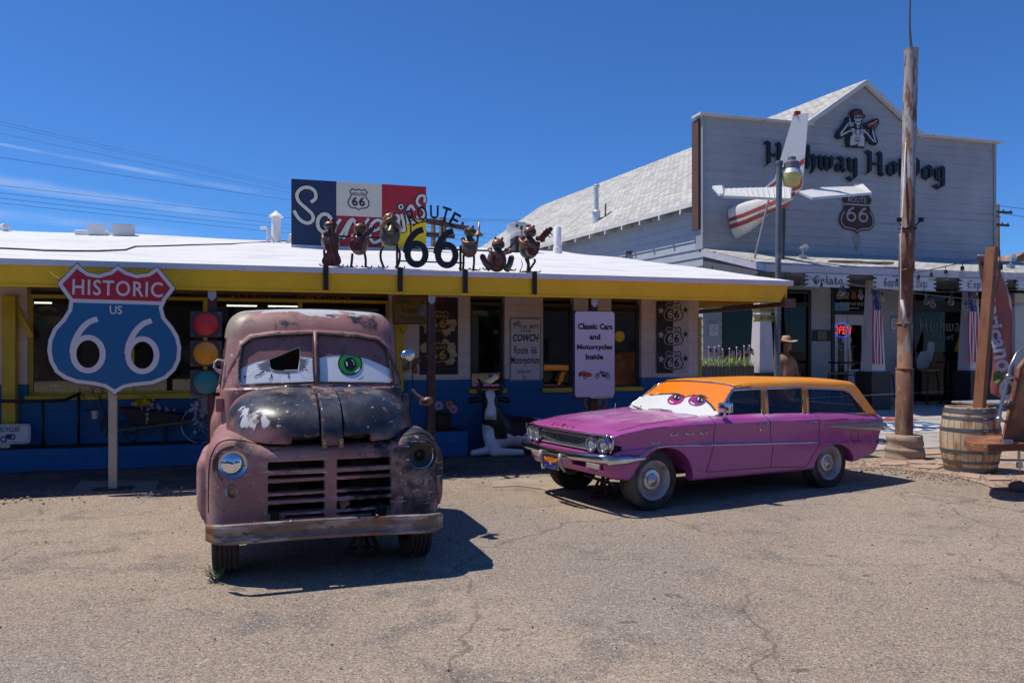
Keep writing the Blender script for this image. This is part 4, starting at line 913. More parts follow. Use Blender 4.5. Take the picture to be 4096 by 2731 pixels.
lidR = lidR + [q for q in cR[::-1] if .02 < q[0] < lidR[-1][0] and inpoly(q[0], q[1], GR)]
m = MB(); put_poly(m, lidR, 0,(), screen_fn(.003),.05); m.done('painted_eyelid', LID, ws2 and truck)
# the eye
BKP = flat('black paint', (.012,.012,.014),.35); GRN = pm('green iris paint', (.02,.30,.05),.35, var=.3, vs=9, layers=[((.06,.26,.01),6,.52,.2)])
def decal(name, P, off, mat, parent=truck, fill=None): m = MB(); put_poly(m, P, 0,(), screen_fn(off), fill); return m.done(name, mat, parent)
def capd(P, curve): return [(a, min(b, np.interp(a, [q[0] for q in curve], [q[1] for q in curve]) + .004)) for a, b in P]
E_ = lambda cx, cy, rx, ry, n=32: scr(ellipse(cx, cy, rx, ry, n, 0))
eye = decal('painted_iris', capd(E_(1552,735,122,118), cR),.004, BKP, ws2); decal('iris_colour', capd(E_(1552,735,110,105), cR),.006, GRN, eye); decal('pupil', E_(1552,738,62,64),.008, BKP, eye)
wdot = flat('white paint dot', (.75,.78,.78),.35)
decal('glint', scr([(1508,718),(1520,715),(1528,745),(1528,762),(1516,755)]),.010, wdot, eye); decal('glint', scr([(1595,812),(1630,790),(1645,768),(1650,785),(1635,812),(1605,825)]),.010, wdot, eye)
for q in ((1573,703,9,5),(1588,720,7,5),(1592,742,7,5)): decal('glint', E_(q[0], q[1], q[2], q[3], 10),.010, wdot, eye)
# painted smudges and drips of the broken eye
SMK = pm('grey smudge paint', (.16,.165,.18),.5, var=.2)
m = MB()
for P in ([(735,705),(700,715),(660,735),(600,742),(660,752),(620,772),(680,775),(640,798),(720,800),(700,815),(760,800),(745,770),(748,735)], [(1052,680),(1090,690),(1150,690),(1095,712),(1140,722),(1085,735),(1120,750),(1070,765),(1090,790),(1040,800),(1048,740)], [(740,798),(900,806),(1030,800),(1060,806),(1000,818),(900,830),(800,822)]):
 put_poly(m, scr(P),0,(), screen_fn(.0035))
m.done('painted_smudge', SMK, truck)
m = MB()
for P, w in (([(690,815),(660,830),(650,845),(620,850),(592,878)], .012),([(770,838),(762,860),(770,870),(750,885),(745,905)], .010),([(925,830),(945,845),(930,862),(948,882)], .009),([(1078,768),(1100,775),(1108,792),(1135,802)], .006),([(505,855),(490,878)], .012)):
 stroke(m, scr(P), [w * 1, w, w, w * .8, w * .4][:len(P)] if len(P) > 2 else w, 0, fn=screen_fn(.0045))
m.done('painted_cracks', BKP, truck)
CRK = flat('crack lines', (.33,.30,.31),.3)
m = MB()
for P in ([(742,700),(560,520)], [(742,700),(860,560),(940,480)], [(1045,573),(1120,510),(1190,470)], [(1045,573),(990,480)], [(748,730),(600,820),(480,900)], [(855,818),(820,900),(700,930)], [(1030,795),(1100,880),(1200,900)], [(742,700),(738,600)]): stroke(m, scr(P),.0022,0, fn=screen_fn(.0055))
m.done('glass_cracks', CRK, truck)
m = MB(); q = scr([(755,710),(890,705),(893,800),(760,790)]); m.add([(a, float(wsY(a, b)) + .30, b) for a, b in q], [(0,1,2,3)]); m.done('rear_window', pm('dim dusty glass', (.10,.10,.08),.25), truck)
# rubber seals, centre bar
m = MB()
for G in (GL, GR): m.tube([(a, float(wsY(a, b)) - .016, b) for a, b in dens(G, 4)], .0135,7, closed=True)
m.done('windscreen_seal', pm('cracked black seal', (.035,.03,.028),.6, layers=[((.2,.17,.14),12,.6,.05)]), truck)
m = MB(); m.tube([(0, float(wsY(0, z)) - .016, z) for z in (1.395,1.5,1.6,1.7,1.86)], .017,8); m.done('windscreen_bar', P_CAB, truck, True)
for sx in (-1,1):
 m = MB(); m.add([(sx * (.845 - (z - 1.3) * .16 - .028), y, z) for y, z in SIDEW], [(0,1,2,3)]); m.done('side_window', pm('dark side glass', (.02,.02,.02),.08,0,.5,.1), truck)
# wipers, hinges, mirrors, cowl lamp
WST = pm('old wiper steel', (.30,.29,.28),.4,.7, layers=[((.15,.08,.05),9,.6,.08)])
m = MB(); a = scr([(360,1020),(500,995),(670,990),(880,968),(920,972)]); m.tube([(p[0], float(wsY(p[0], 1.385)) - .03, p[1] + .0) for p in a], [.008,.012,.010,.008,.012], 6); m.ball((a[-1][0], float(wsY(a[-1][0], 1.385)) - .02, a[-1][1]),(.03,.02,.02),10,6); m.done('wiper', WST, truck, 40)
m = MB(); a = scr([(1555,968)])[0]; m.ball((a[0], float(wsY(a[0], 1.385)) - .02, a[1]),(.03,.02,.02),10,6); m.tube([(a[0], float(wsY(a[0], 1.385)) - .02, a[1]),(a[0] + .005, float(wsY(a[0], 1.385)) - .045, a[1] + .005)], .012,8); m.done('wiper_spindle', WST, truck, 40)
for sx in (-1,1): m = MB(); m.box(sx * .80 - .03, sx * .80 + .03,1.28,1.34,1.17,1.29,.008); m.done('door_hinge', P_CAB, truck)
m = MB(); m.box(-.86,-.80,1.40,1.42,1.30,1.33); m.done('vent_catch', BLACK, truck)
m = MB(); c = Vector((-.93,1.52,1.63))
m.tube([(-.76,1.5,1.60),(-.82,1.46,1.615),(-.845,1.45,1.59),(-.85,1.45,1.54)], .009,6)
for i in range(5): m.tube([(-.845,1.44,1.60 - i * .012),(-.85 + .006 * i, 1.43,1.545 - i * .008),(-.79,1.46,1.52 - i * .008)], .0045,5)
m.done('mirror_arm', pm('bone white wire', (.6,.58,.52),.5), truck)
t0 = MB(); t0.ball((.845,1.42,1.645),(.075,.03,.055),14,10, Matrix.Rotation(-.3,3, 'Y')); t0.done('mirror', CHROME, truck, True)
m = MB(); m.box(.80,.875,1.46,1.466,1.48,1.69); m.done('vent_glass', glass('vent wing glass', (.8,.85,.84)), truck); m = MB(); m.tube([(.80,1.46,1.68),(.88,1.46,1.695),(.88,1.46,1.48)], .006,5); m.done('vent_glass_trim', WST, truck)
m = MB(); m.box(.93,1.02,1.22,1.32,1.19,1.25,.01); m.ball((.99,1.2,1.235),(.05,.04,.035),10,8); m.tube([(.86,1.3,1.33),(.9,1.28,1.28),(.96,1.25,1.24)], .02,7); m.done('door_bracket', pm('dusty chrome scrap', (.22,.19,.18),.5,.4, layers=[((.2,.09,.05),8,.5,.1)]), truck, 40)
# lamps
def headlamp(sx, broken):
 m = MB(); yl = ysurf(sx, .985) + .035; m.lathe([(.135,.05),(.143,.0),(.136,-.03),(.120,-.035),(.112,-.01),(.11,.06)], 36,(sx, yl, .868), 'y'); r = m.done('headlight', pm('rusty lamp ring', (.10,.055,.048),.5,.3, layers=[((.3,.27,.25),7,.62,.05)]), truck, 40)
 m = MB(); m.lathe([(.104,.02),(.106,-.005),(.100,-.018),(.094,-.012),(.092,.03)], 36,(sx, yl - .012,.868), 'y'); m.done('lamp_rim', CHROME, r, 40)
 if broken: m = MB(); m.lathe([(0,.06),(.03,.06),(.035,.03),(.06,.012),(.093,.005)], 30,(sx, yl - .012,.868), 'y'); m.done('lamp_bowl', pm('sooty bowl', (.035,.028,.028),.35,.2), r, True)
 else: m = MB(); m.lathe([(0,-.022),(.03,-.019),(.065,-.008),(.093,.008)], 30,(sx, yl - .012,.868), 'y'); m.done('lamp_lens', pm('mirror lens', (.75,.78,.82),.03,1,.5,.04), r, True)
headlamp(-.68, False); headlamp(.71, True)
for sx in (-.685,.705):
 yp = ysurf(sx, .675); m = MB(); m.lathe([(.048,.03),(.05,0),(.04,-.012),(.03,-.006),(.028,.02),(0,.02)], 24,(sx, yp, .675), 'y'); r = m.done('parking_lamp', WST, truck, 40); m = MB(); m.ball((sx, yp + .008,.675),(.022,.012,.022),12,8); m.done('amber_bulb', pm('amber', (.55,.17,.01),.3), r, True)
# bumper
def bumper():
 n = 40; m = MB(); prof = [(.0,.072),(-.018,.066),(-.026,.045),(-.012,.02),(-.012,-.02),(-.026,-.045),(-.018,-.066),(0,-.072),(.012,-.072),(.012,.072)]
 for i in range(n + 1):
  x = -.86 + 1.72 * i / n; e = max(0, abs(x) - .68) / .18; yy = .012 * math.cos(x * 1.2) - .012 + .13 * e ** 2.4; sc = 1 - .22 * e ** 3; zz = .398 - .014 * (x / .86) + .006 * math.cos(x * 3)
  for a, b in prof: m.V.append(Vector((x * (1 + .0), yy + a, zz + b * sc)))
 p = len(prof); m.F = [(i * p + j, i * p + (j + 1) % p, (i + 1) * p + (j + 1) % p, (i + 1) * p + j) for i in range(n) for j in range(p)] + [tuple(range(p)), tuple(n * p + j for j in range(p - 1,-1,-1))]; m.mi = [0] * len(m.F)
 for x in (-.6,.0,.56): m.ball((x, -.016,.40),(.02,.012,.02),10,6)
 for x in (-.28,.33): m.ball((x, .0,.472),(.018,.018,.012),8,5); m.box(x - .09, x + .09,.015,.25,.37,.39)
 b = m.done('bumper', P_RUSTB, truck, 45)
bumper()
# running gear
def tire(parent, cx, cy, cz, r, w, axis, name='wheel'):
 m = MB(); hw = w / 2; pr = [(r * .62,-hw * .8),(r * .8,-hw),(r * .93,-hw * .96),(r * .985,-hw * .8)]
 for i in range(5): q = -hw * .7 + i * hw * .35; pr += [(r, q - .012),(r, q + .010),(r - .009, q + .013),(r - .009, q + .022)]
 pr += [(r, hw * .78),(r * .985, hw * .85),(r * .93, hw * .98),(r * .8, hw),(r * .62, hw * .8),(r * .62,-hw * .8)]
 m.lathe(pr, 44,(cx, cy, cz), axis); return m.done('wheel', RUBBER, parent, 40)
for sx in (-1,1):
 t1 = tire(truck, sx * .735,.62,.345,.355,.19, 'x'); m = MB(); m.lathe([(0,-.05),(.215,-.05),(.22,.05),(0,.05)], 24,(sx * .75,.62,.345), 'x'); m.done('rim', P_RUSTB, t1)
 t1 = tire(truck, sx * .735,3.45,.345,.355,.19, 'x'); m = MB(); m.lathe([(0,-.05),(.215,-.05),(.22,.05),(0,.05)], 24,(sx * .75,3.45,.345), 'x'); m.done('rim', P_RUSTB, t1)
m = MB(); m.tube([(-.7,.62,.33),(.7,.62,.33)], .04,8); m.box(-.42,-.36,.1,4.2,.42,.52); m.box(.36,.42,.1,4.2,.42,.52); m.tube([(-.5,.55,.3),(0,.5,.23),(.45,.55,.22)], .02,6); m.done('chassis', BLACK, truck)
# bed
m = MB();
for sx in (-1,1): m.box(sx * .72 - .03, sx * .72 + .03,2.82,4.2,.62,1.12,.01)
m.box(-.69,.69,2.82,2.87,.62,1.12); m.box(-.69,.69,4.15,4.2,.62,1.12); m.box(-.69,.69,2.87,4.15,.62,.66)
for sx in (-1,1): m.prism([(3.0,.5),(3.05,.8),(3.25,.95),(3.6,.95),(3.85,.8),(3.92,.5),(3.8,.5),(3.7,.7),(3.45,.78),(3.2,.7),(3.1,.5)], .76 * sx, .93 * sx, frame=lambda x, y, z: (y, x, z))
m.done('bed', P_CLIP, truck)
# jack stand beneath
def jack(name, fr, x, y, h, label):
 t_ = thing(name, label, 'jack stand', fr.W(x, y, 0), fr.a + .4); m = MB()
 for k in range(4):
  a = math.pi / 4 + k * math.pi / 2; c, s_ = math.cos(a), math.sin(a); m.tube([(c * .15, s_ * .15,0),(c * .04, s_ * .04, h * .72)], .018,4)
 m.tube([(.11,.11,.03),(-.11,.11,.03),(-.11,-.11,.03),(.11,-.11,.03)], .012,4, closed=True); m.tube([(0,0, h * .4),(0,0, h * .97)], .024,8); m.box(-.05,.05,-.03,.03, h * .94, h, .004); m.done('stand', pm('dirty stand steel', (.09,.06,.05),.7,.3), t_); return t_
jack('jack_stand', TK, .34,.75,.30, 'rusty jack stand in the shadow under the old pickup truck')
# ================================================================= STATION WAGON
BK = Fr((1.123,8.973), math.degrees(math.atan2(-.8686,.4958)))   # x: car's left, y: backwards?  (x=left side, y=-heading)
# frame axes: d = car's left (toward the street), n = backwards
LD = Vector((.4958,-.8686,0)); HDG = Vector((-.8686,-.4958,0))
assert (BK.d - LD).length < 1e-3
wag = thing('station_wagon', 'pink and purple old station wagon with orange roof and painted cartoon eyes', 'car', BK.o, BK.a)
WI = mw(wag).inverted()
PINK = pm('sun faded pink purple paint', (.37,.070,.27),.30,0,.5,.08,1.5,.03,50,.02,20, [  # paler layers on upper surfaces put sunlight from above into the paint colour
 ((.50,.20,.42),1.7,.52,.14,(1,.6,1),('Z', .84,.93,-.35,.04)),((.40,.33,.38),4.5,.58,.09,(2.2,.7,1),(('Z', .84,.94,-.4,.06),('Y', -.7,1.0,.06,-.06))),
 ((.50,.06,.36),3,.60,.12,(2,.6,1),('Z', .8,.92,-.3,.02)),((.33,.20,.22),11,.72,.04, None, ('Y', -.8,-.2,.02,-.1))], coat=.3)
ORG = pm('orange roof paint', (.74,.25,.012),.42,0,.4,.08,1.2,.03,50, layers=[((.70,.30,.05),2,.56,.12)])
ORW = pm('bright orange painted glass', (.82,.20,.008),.3,0,.4,.06,3)
# s = distance ahead of the front axle = -y
def H_(s): return interp(s, [(-4,.80),(-3.85,.855),(-3.5,.902),(-2.5,.936),(-1.6,.962),(-.8,.97),(-.2,.957),(.2,.935),(.5,.892),(.64,.85),(.72,.80)])
def DR(s): return interp(s, [(-1,.016),(-.5,.04),(.3,.07)])
def ZC(s): return interp(s, [(-4,.75),(-3.83,.80),(-3,.837),(-2,.861),(-.8,.880),(.19,.885),(.45,.85),(.65,.775)])
def ZT(s): return interp(s, [(-4,.50),(-2.5,.575),(-.8,.655),(.2,.665),(.7,.64)])
def Wd(s, z):
 base = interp(s, [(-4,.74),(-3.9,.81),(-3.6,.865),(-3.0,.89),(-2,.90),(-.4,.90),(.2,.885),(.5,.865),(.66,.85),(.72,.82)])
 e = z - ZC(s); tz = ZT(s) - ZC(s)
 up = -.95 * np.maximum(e, 0) - .6 * np.maximum(e - .05,0)
 t = np.clip(e / tz, 0,1); mid = -.052 * np.sin(t * math.pi / 2) ** 1.0
 low = np.where(e < tz, .012 - .16 * np.maximum(tz - e, 0) ** 1.35,0)
 return base + up + np.where(e < 0, mid, 0) + low
def f_body(w, y, z):
 s = -y; aw = np.abs(w)
 b = (aw - Wd(s, z)) * .8
 top = z - (H_(s) - DR(s) * (aw / .88) ** 2.6 + .004 * np.cos(w * 7)); b = smax(b, top, .022)
 fr = s - (.655 + .035 * np.clip((z - .78) / .08,0,1) - .10 * (aw / .88) ** 4 - .06 * np.clip((.56 - z) / .2,0,1)); b = smax(b, fr, .02)
 rr = -s - (3.86 + .07 * np.exp(-((z - .72) / .10) ** 2) - .25 * np.clip((.5 - z) / .3,0,1) - .06 * (aw / .85) ** 4); b = smax(b, rr, .04)
 bot = interp(s, [(-3.95,.50),(-3.7,.36),(-3.3,.28),(-2.4,.235),(-.5,.262),(.38,.335),(.62,.385),(.7,.43)]) - z; b = smax(b, bot, .03)
 # grille mouth, wheel openings, under-floor
 gm = np.maximum(np.maximum(aw - .818 + .5 * np.maximum(0, z - .78), np.abs(z - .715) - .098),.45 - s); b = np.maximum(b, -gm)
 fa = (np.sqrt(((s + .105) / .415) ** 2 + ((z - .27) / .385) ** 2) - 1) * .36; b = np.maximum(b, -np.maximum(fa, .48 - aw))
 ra = (np.sqrt(((s + 2.86) / .375) ** 2 + ((z - .25) / .272) ** 2) - 1) * .26; b = np.maximum(b, -np.maximum(ra, .52 - aw))
 b = np.maximum(b, -sbox(w, y, z, (0,1.65,.25),(.70,2.0,.12),.02))
 cab = sbox(w, y, z, (0,2.05,.82),(.66,1.32,.32),.03); b = np.maximum(b, -cab)
 slot = sbox(aw, y, z, (.42,-.66,.475),(.26,.12,.03),.01); b = np.maximum(b, -slot)
 return b
sdf_obj('body', f_body, (-.95,-.78,.2),(.95,4.02,1.02),.0145, PINK, wag, 40)
# greenhouse
def ssf(w, z): return -.735 - (z - .955) * 1.56 - .30 * np.abs(w / .8) ** 2.4 * .55      # windscreen surface: s(w, z)
def f_roof(w, y, z):
 s = -y; aw = np.abs(w); W = .815 - (z - .90) * .44
 zt = interp(s, [(-3.7,1.285),(-3.3,1.325),(-2.4,1.352),(-1.6,1.345),(-1.2,1.315),(-1., 1.27)]) - .035 * (aw / .7) ** 2
 b = smax(aw - W, z - zt, .055); b = smax(b, (s - ssf(w, z)) * .6,.03); b = smax(b, (-s - (3.50 + (1.25 - z) * .55)) * .87,.05); b = np.maximum(b, .86 - z)
 inn = smax(aw - W + .045, z - zt + .04,.05); inn = np.maximum(inn, (s - ssf(w, z) + .035) * .6); inn = np.maximum(inn, (-s - (3.45 + (1.25 - z) * .55)) * .87)
 b = np.maximum(b, -inn)
 for P in SWIN: b = np.maximum(b, -np.maximum(spoly(s, z, P) + 0 * w, .4 - aw))
 b = np.maximum(b, -np.maximum(np.maximum(spoly(w, z, WSP) + 0 * s, -s - 1.6),-1.6 - s))
 b = np.maximum(b, -np.maximum(np.maximum(aw - .55 , np.abs(z - 1.1) - .13),3.3 + s))
 return b
def onside(k, a, b):
 r = WI.to_3x3() @ sight(k, a, b); o = WI @ EYE; lo, hi = 4., 16.
 for _ in range(50):
  mid = (lo + hi) / 2; q = o + r * mid
  if q.x > .815 - (q.z - .90) * .44: lo = mid
  else: hi = mid
 return (-q.y, q.z)
SWIN = [[onside('B', *p) for p in Q] for Q in (((1238,335),(1275,255),(1315,188),(1330,180),(1492,172),(1505,330)),((1540,326),(1527,172),(1735,166),(1752,324)),((1780,322),(1770,171),(1985,179),(2022,195),(2050,225),(2120,314)))]
def onws(k, a, b):
 r = WI.to_3x3() @ sight(k, a, b); o = WI @ EYE; lo, hi = 4., 16.
 for _ in range(50):
  mid = (lo + hi) / 2; q = o + r * mid
  if -q.y > float(ssf(q.x, q.z)): lo = mid
  else: hi = mid
 return (q.x, q.z)
WSR = [onws('B', *p) for p in ((1195,335),(1288,160),(1200,135),(1040,116),(940,111),(870,112))]
zt_ = sum(p[1] for p in WSR[1:]) / 5
WSP = catmull([(.775,.950),(.74,1.06),(.675,1.225),(.62,1.272),(.4,1.298),(0,1.308),(-.4,1.298),(-.62,1.272),(-.675,1.225),(-.74,1.06),(-.775,.950),(-.4,.950),(0,.950),(.4,.950)], 3)
sdf_obj('roof', f_roof, (-.88,.6,.84),(.88,3.85,1.40),.0125, ORG, wag, 40)
wsf = lambda off: (lambda x, y, z: (x, -float(ssf(x, z)) + .012 - off, z))
WCREAM = pm('white painted glass wagon', (.66,.66,.66),.28,0,.4,.03)
m = MB(); put_poly(m, WSP, 0,(), wsf(0),.07); ws = m.done('windscreen', WCREAM, wag, 30)
cv = sorted([onws('B', *p) for p in ((640,262),(690,245),(760,222),(830,208),(900,202),(960,199),(1000,202),(1030,214),(1036,222),(1060,214),(1090,208),(1120,212),(1150,228),(1190,262),(1220,300),(1240,330))])
cz = lambda x: np.interp(x, [q[0] for q in cv], [q[1] for q in cv])
D_ = dens(WSP, 3); lid = [p for p in D_ if p[1] > cz(p[0]) + .002]; lid.sort(key=lambda p: -math.atan2(p[1] - 1.09, p[0])); lid = lid + [q for q in cv[::-1] if lid[0][0] < q[0] < lid[-1][0] and inpoly(q[0], q[1], WSP)]
def wdec(name, P, off, mat, par=None, fill=None): m = MB(); put_poly(m, P, 0,(), wsf(off), fill); return m.done(name, mat, par or wag)
wdec('painted_eyelid', lid, .003, ORW, None, .06)
m = MB(); L = [q for q in cv if inpoly(q[0], q[1], WSP)]; stroke(m, L, .014,0, fn=wsf(.006)); m.done('painted_lid_line', BKP, wag)
def weye(cx, cy, rx, ry, rot, px_, py_):
 E = lambda a, b, c, d, n=28, r=0: [onws('B', *p) for p in ellipse(a, b, c, d, n, r)]
 cap = lambda P: [(a, min(b, cz(a) - .002)) for a, b in P]
 mg = pm('magenta iris paint', (.36,.012,.16),.35,0,.4,.25,6, layers=[((.08,.02,.16),5,.56,.12)])
 e = wdec('painted_iris', cap(E(cx, cy, rx, ry, 30, rot)),.004, BKP); wdec('iris_colour', cap(E(cx, cy, rx * .93, ry * .92,30, rot)),.006, mg, e); wdec('pupil', cap(E(px_, py_, 24,19)),.008, BKP, e)
 wdec('glint', E(px_ - 10, py_ - 6,3,9,10,.5),.010, wdot, e); wdec('glint', E(px_ + 12, py_ + 1,4,3,8),.010, wdot, e)
 m = MB(); stroke(m, [onws('B', *p) for p in ((cx - rx * .7, cy + ry * .2),(cx - rx * .55, cy + ry * .5),(cx - rx * .25, cy + ry * .68))], .012,0, fn=wsf(.010)); m.done('glint', flat('pale pink glint', (.7,.4,.55)), e)
weye(984,233,51,31,-.25,992,222); weye(1112,240,54,33,-.1,1130,236)
# chrome trim, glass, pillars
m = MB(); m.tube([wsf(.006)(a, 0, b) for a, b in WSP], .011,7, closed=True); m.done('windscreen_trim', CHROME, wag, True)
WG = glass('wagon glass', (.42,.46,.45),1.15)
sidep = lambda s, z, off=0: (.815 - (z - .90) * .44 + off, -s, z)
for P in SWIN:
 for sg in (1,-1):
  fn = lambda s, q, z: ((.815 - (z - .90) * .44 - .02) * sg, -s, z)
  m = MB(); put_poly(m, P, 0,(), fn); w_o = m.done('side_window', WG, wag)
  m = MB(); m.tube([Vector(sidep(a, b, .0)) * 1 if sg > 0 else Vector((-sidep(a, b)[0], -a, b)) for a, b in P], .0105,6, closed=True); m.done('window_trim', CHROME, w_o, 40)
P = SWIN[0]; q0 = onside('B', 1308,332); q1 = onside('B', 1303,205); m = MB(); m.tube([sidep(*q0,-.012), sidep(*q1,-.012)], .009,6); m.done('vent_bar', CHROME, wag)
m = MB(); m.add([(x, -(-3.47 - (1.25 - z) * .55), z) for x, z in ((-.55,.97),(.55,.97),(.52,1.23),(-.52,1.23))], [(0,1,2,3)]); m.done('rear_window', WG, wag)
# roof drip rail
m = MB()
for sg in (1,-1): m.tube([((.815 - (z - .90) * .44 + .012) * sg, -s, z) for s, z in [(q[0] + .01, q[1] + .018) for q in (SWIN[0][2], SWIN[0][3], SWIN[0][4], SWIN[1][1], SWIN[1][2], SWIN[2][1], SWIN[2][2], SWIN[2][3], SWIN[2][4], SWIN[2][5])]], .008,6)
m.done('drip_rail', CHROME, wag)
# interior
INT = pm('dark vinyl', (.06,.05,.05),.6)
m = MB(); m.box(-.64,.64,1.35,1.5,.5,1.02,.04); m.box(-.64,.64,.95,1.5,.45,.62,.04); m.box(-.64,.64,2.35,2.48,.5,.98,.04); m.box(-.64,.64,1.95,2.4,.45,.6,.04); m.box(-.68,.68,.7,3.4,.42,.46); m.done('seats', INT, wag)
m = MB(); a = Vector((.36,1.02,.98)); m.tube([a + Vector((.19 * math.cos(q),.06 * math.sin(q),.18 * math.sin(q))) for q in [i * math.pi / 12 for i in range(24)]], .013,6, closed=True); m.tube([a, a + Vector((0,-.3,-.2))], .02,6); m.done('steering_wheel', INT, wag, True)
m = MB(); m.box(-.66,.66,.62,.8,.80,.93,.03); m.done('dashboard', INT, wag)
# panel gaps
def gap(P, r=.0042):
 m.tube([(float(Wd(s, z)) + .0,-s, z) for s, z in P], r, 5)
m = MB(); lin = lambda a, b, n=14: [(a[0] + (b[0] - a[0]) * i / n, a[1] + (b[1] - a[1]) * i / n) for i in range(n + 1)]
gap(lin((-.775,.965),(-.80,.66)) + lin((-.80,.66),(-.71,.345))[1:]); gap(lin((-1.62,.945),(-1.73,.58)) + lin((-1.73,.58),(-1.72,.33))[1:]); gap(lin((-2.49,.91),(-2.56,.57)) + lin((-2.56,.57),(-2.42,.40))[1:] + [(-2.36,.30),(-2.30,.285)]); gap(lin((-.71,.345),(-1.72,.327)) + lin((-1.72,.327),(-2.30,.285))[1:])
topz = lambda w, s: float(H_(s)) - float(DR(s)) * (abs(w) / .88) ** 2.6 + .004 * math.cos(w * 7)
for sg in (1,-1): m.tube([(sg * w, -s, topz(w, s) + .0005) for s, w in [(.66,.70),(.6,.735),(.45,.75),(.2,.755),(-.2,.745),(-.55,.72),(-.72,.70)]], .0035,5)
m.done('panel_gaps', flat('panel gap shadow', (.03,.012,.03)), wag)
# side trim: chrome spear, port holes, handles, script, rear flash
m = MB(); pr = [(.23,.585),(.20,.615),(.12,.65),(.0,.668),(-.15,.672)] + lin((-.15,.672),(-2.56,.572),30)[1:]
for sg in (1,-1): m.tube([((float(Wd(s, z)) + .004) * sg, -s, z) for s, z in pr], .008,6)
m.done('side_spear', CHROME, wag, 40)
for s, z in ((-.205,.797),(-.42,.795),(-.63,.79)):
 m = MB(); w = float(Wd(s, z)); m.box(w - .02, w + .012,-s - .055,-s + .055, z - .014, z + .014,.006); p = m.done('port_hole', CHROME, wag); m = MB(); m.box(w + .0125, w + .0135,-s - .042,-s + .042, z - .006, z + .006); m.done('port_slot', BLACK, p)
for s, z in ((-1.50,.845),(-2.33,.83)):
 m = MB(); w = float(Wd(s, z)); m.tube([(w, -s - .05, z),(w + .035,-s - .05, z + .004),(w + .035,-s + .06, z + .004)], .009,6); m.ball((w + .012,-s + .075, z),(.02,.03,.016),10,7); m.done('door_handle', CHROME, wag, 40)
m = MB(); w = float(Wd(-1.5,.775)); m.lathe([(0,.012),(.012,.012),(.014,0)], 12,(w - .004,1.5,.775), 'x'); m.done('lock', CHROME, wag)
# bullet flash at the rear
m = MB(); V = []; n = 24
for i in range(n + 1):
 t = i / n; s = -2.62 - 1.26 * t; h = .006 + .060 * min(1, t * 1.25) ** .8 * (1 if t < .93 else 1 - (t - .93) * 5); zc = .765 - .058 * t
 for j in range(9):
  a = -math.pi / 2 + math.pi * j / 8; V.append((float(Wd(max(s, -3.84), zc)) + .002 + (.012 + .035 * t) * math.cos(a) - (max(0, t - .93) * 1.2),-s, zc + h * math.sin(a)))
m.add(V, [(i * 9 + j, i * 9 + j + 1,(i + 1) * 9 + j + 1,(i + 1) * 9 + j) for i in range(n) for j in range(8)]); m.done('rear_flash', pm('silver grey flash', (.34,.33,.36),.3,.5, var=.15), wag, True)
m = MB(); m.ball((.80,3.86,.70),(.05,.05,.05),12,8); m.done('tail_lamp', CHROME, wag, True)
m = MB(); m.tube([(.82,3.72,.50),(.84,3.83,.495),(.76,3.91,.49),(0,3.94,.49),(-.76,3.91,.49),(-.84,3.83,.495)], [.02,.036,.04,.04,.04,.03], 10); m.done('rear_bumper', CHROME, wag, True)
m = MB(); c = onside('B', 2085,460); w = float(Wd(-3.25,.6)); P = [(-3.15,.67),(-3.30,.66),(-3.32,.53),(-3.19,.54)]; m.tube([(float(Wd(s, z)) + .0005,-s, z) for s, z in dens(P, 4)], .003,4, closed=True); m.done('filler_door', flat('panel gap shadow', (.03,.012,.03)), wag)
def wfn(s0, z0, sc):     # letters on the fender side
 return lambda x, y, z: (float(Wd(s0 - x * sc, z0 + z * sc)) + .004 + y, -(s0 - x * sc), z0 + z * sc)
m = MB(); SCR = {'S': [(.75,1.0),(.45,1.1),(.3,.85),(.55,.55),(.5,.2),(.15,.1),(0,.25)], 'p': [(.7,.1),(.85,.5),(.75,-.35),(.85,.5),(1.05,.5),(1.0,.15),(.85,.12)], 'e': [(1.05,.15),(1.3,.35),(1.35,.5),(1.2,.5),(1.2,.15),(1.45,.12)], 'c': [(1.75,.5),(1.6,.5),(1.55,.15),(1.75,.12)], 'i': [(1.75,.12),(1.95,.5),(1.95,.12),(2.1,.15)], 'a': [(2.45,.5),(2.25,.5),(2.2,.15),(2.4,.15),(2.5,.5),(2.5,.12)], 'l': [(2.5,.12),(2.85,1.0),(2.75,.15),(3.2,.2),(3.5,.35)]}
for k_, P in SCR.items(): m.tube([wfn(.115,.70,.05)(a, 0, b) for a, b in P], .0035,5)
m.done('script_lettering', CHROME, wag, True)
# hood letters
m = MB()
for ch, w in zip('BUICK', (-.20,-.10,0,.10,.20)):
 put_text(m, ch, w - .022, w + .022,0,1,0, fn=lambda x, y, z: (x, -.655 + .045 * z * 1, topz(x, .655 - .045 * z) + .006 + .012 * z))
m.done('hood_lettering', CHROME, wag)
# grille
GRL = pm('silver grille', (.55,.55,.57),.28,.6, var=.08); m = MB(); m.box(-.46,.46,-.625,-.60,.757,.785,.006)
for i in range(6): m.add([(-.45,-.615,.664 + i * .0155),(.45,-.615,.664 + i * .0155),(.45,-.59,.674 + i * .0155),(-.45,-.59,.674 + i * .0155)], [(0,1,2,3)]); m.box(-.45,.45,-.617,-.613,.664 + i * .0155,.670 + i * .0155)
m.box(-.46,.46,-.64,-.60,.636,.656,.004); m.done('grille', GRL, wag)
m = MB(); m.box(-.81,.81,-.545,-.50,.62,.81); m.done('grille_void', BLACK, wag)
m = MB(); m.tube([(w, -(.69 - .10 * (abs(w) / .88) ** 4),.817) for w in [-.84 + .056 * i for i in range(31)]], .0105,6);
for sg in (1,-1): m.tube([(sg * .84,-.61,.815),(sg * .862,-.60,.78),(sg * .85,-.595,.70),(sg * .82,-.6,.64)], .012,6)
m.done('grille_surround', CHROME, wag, True)
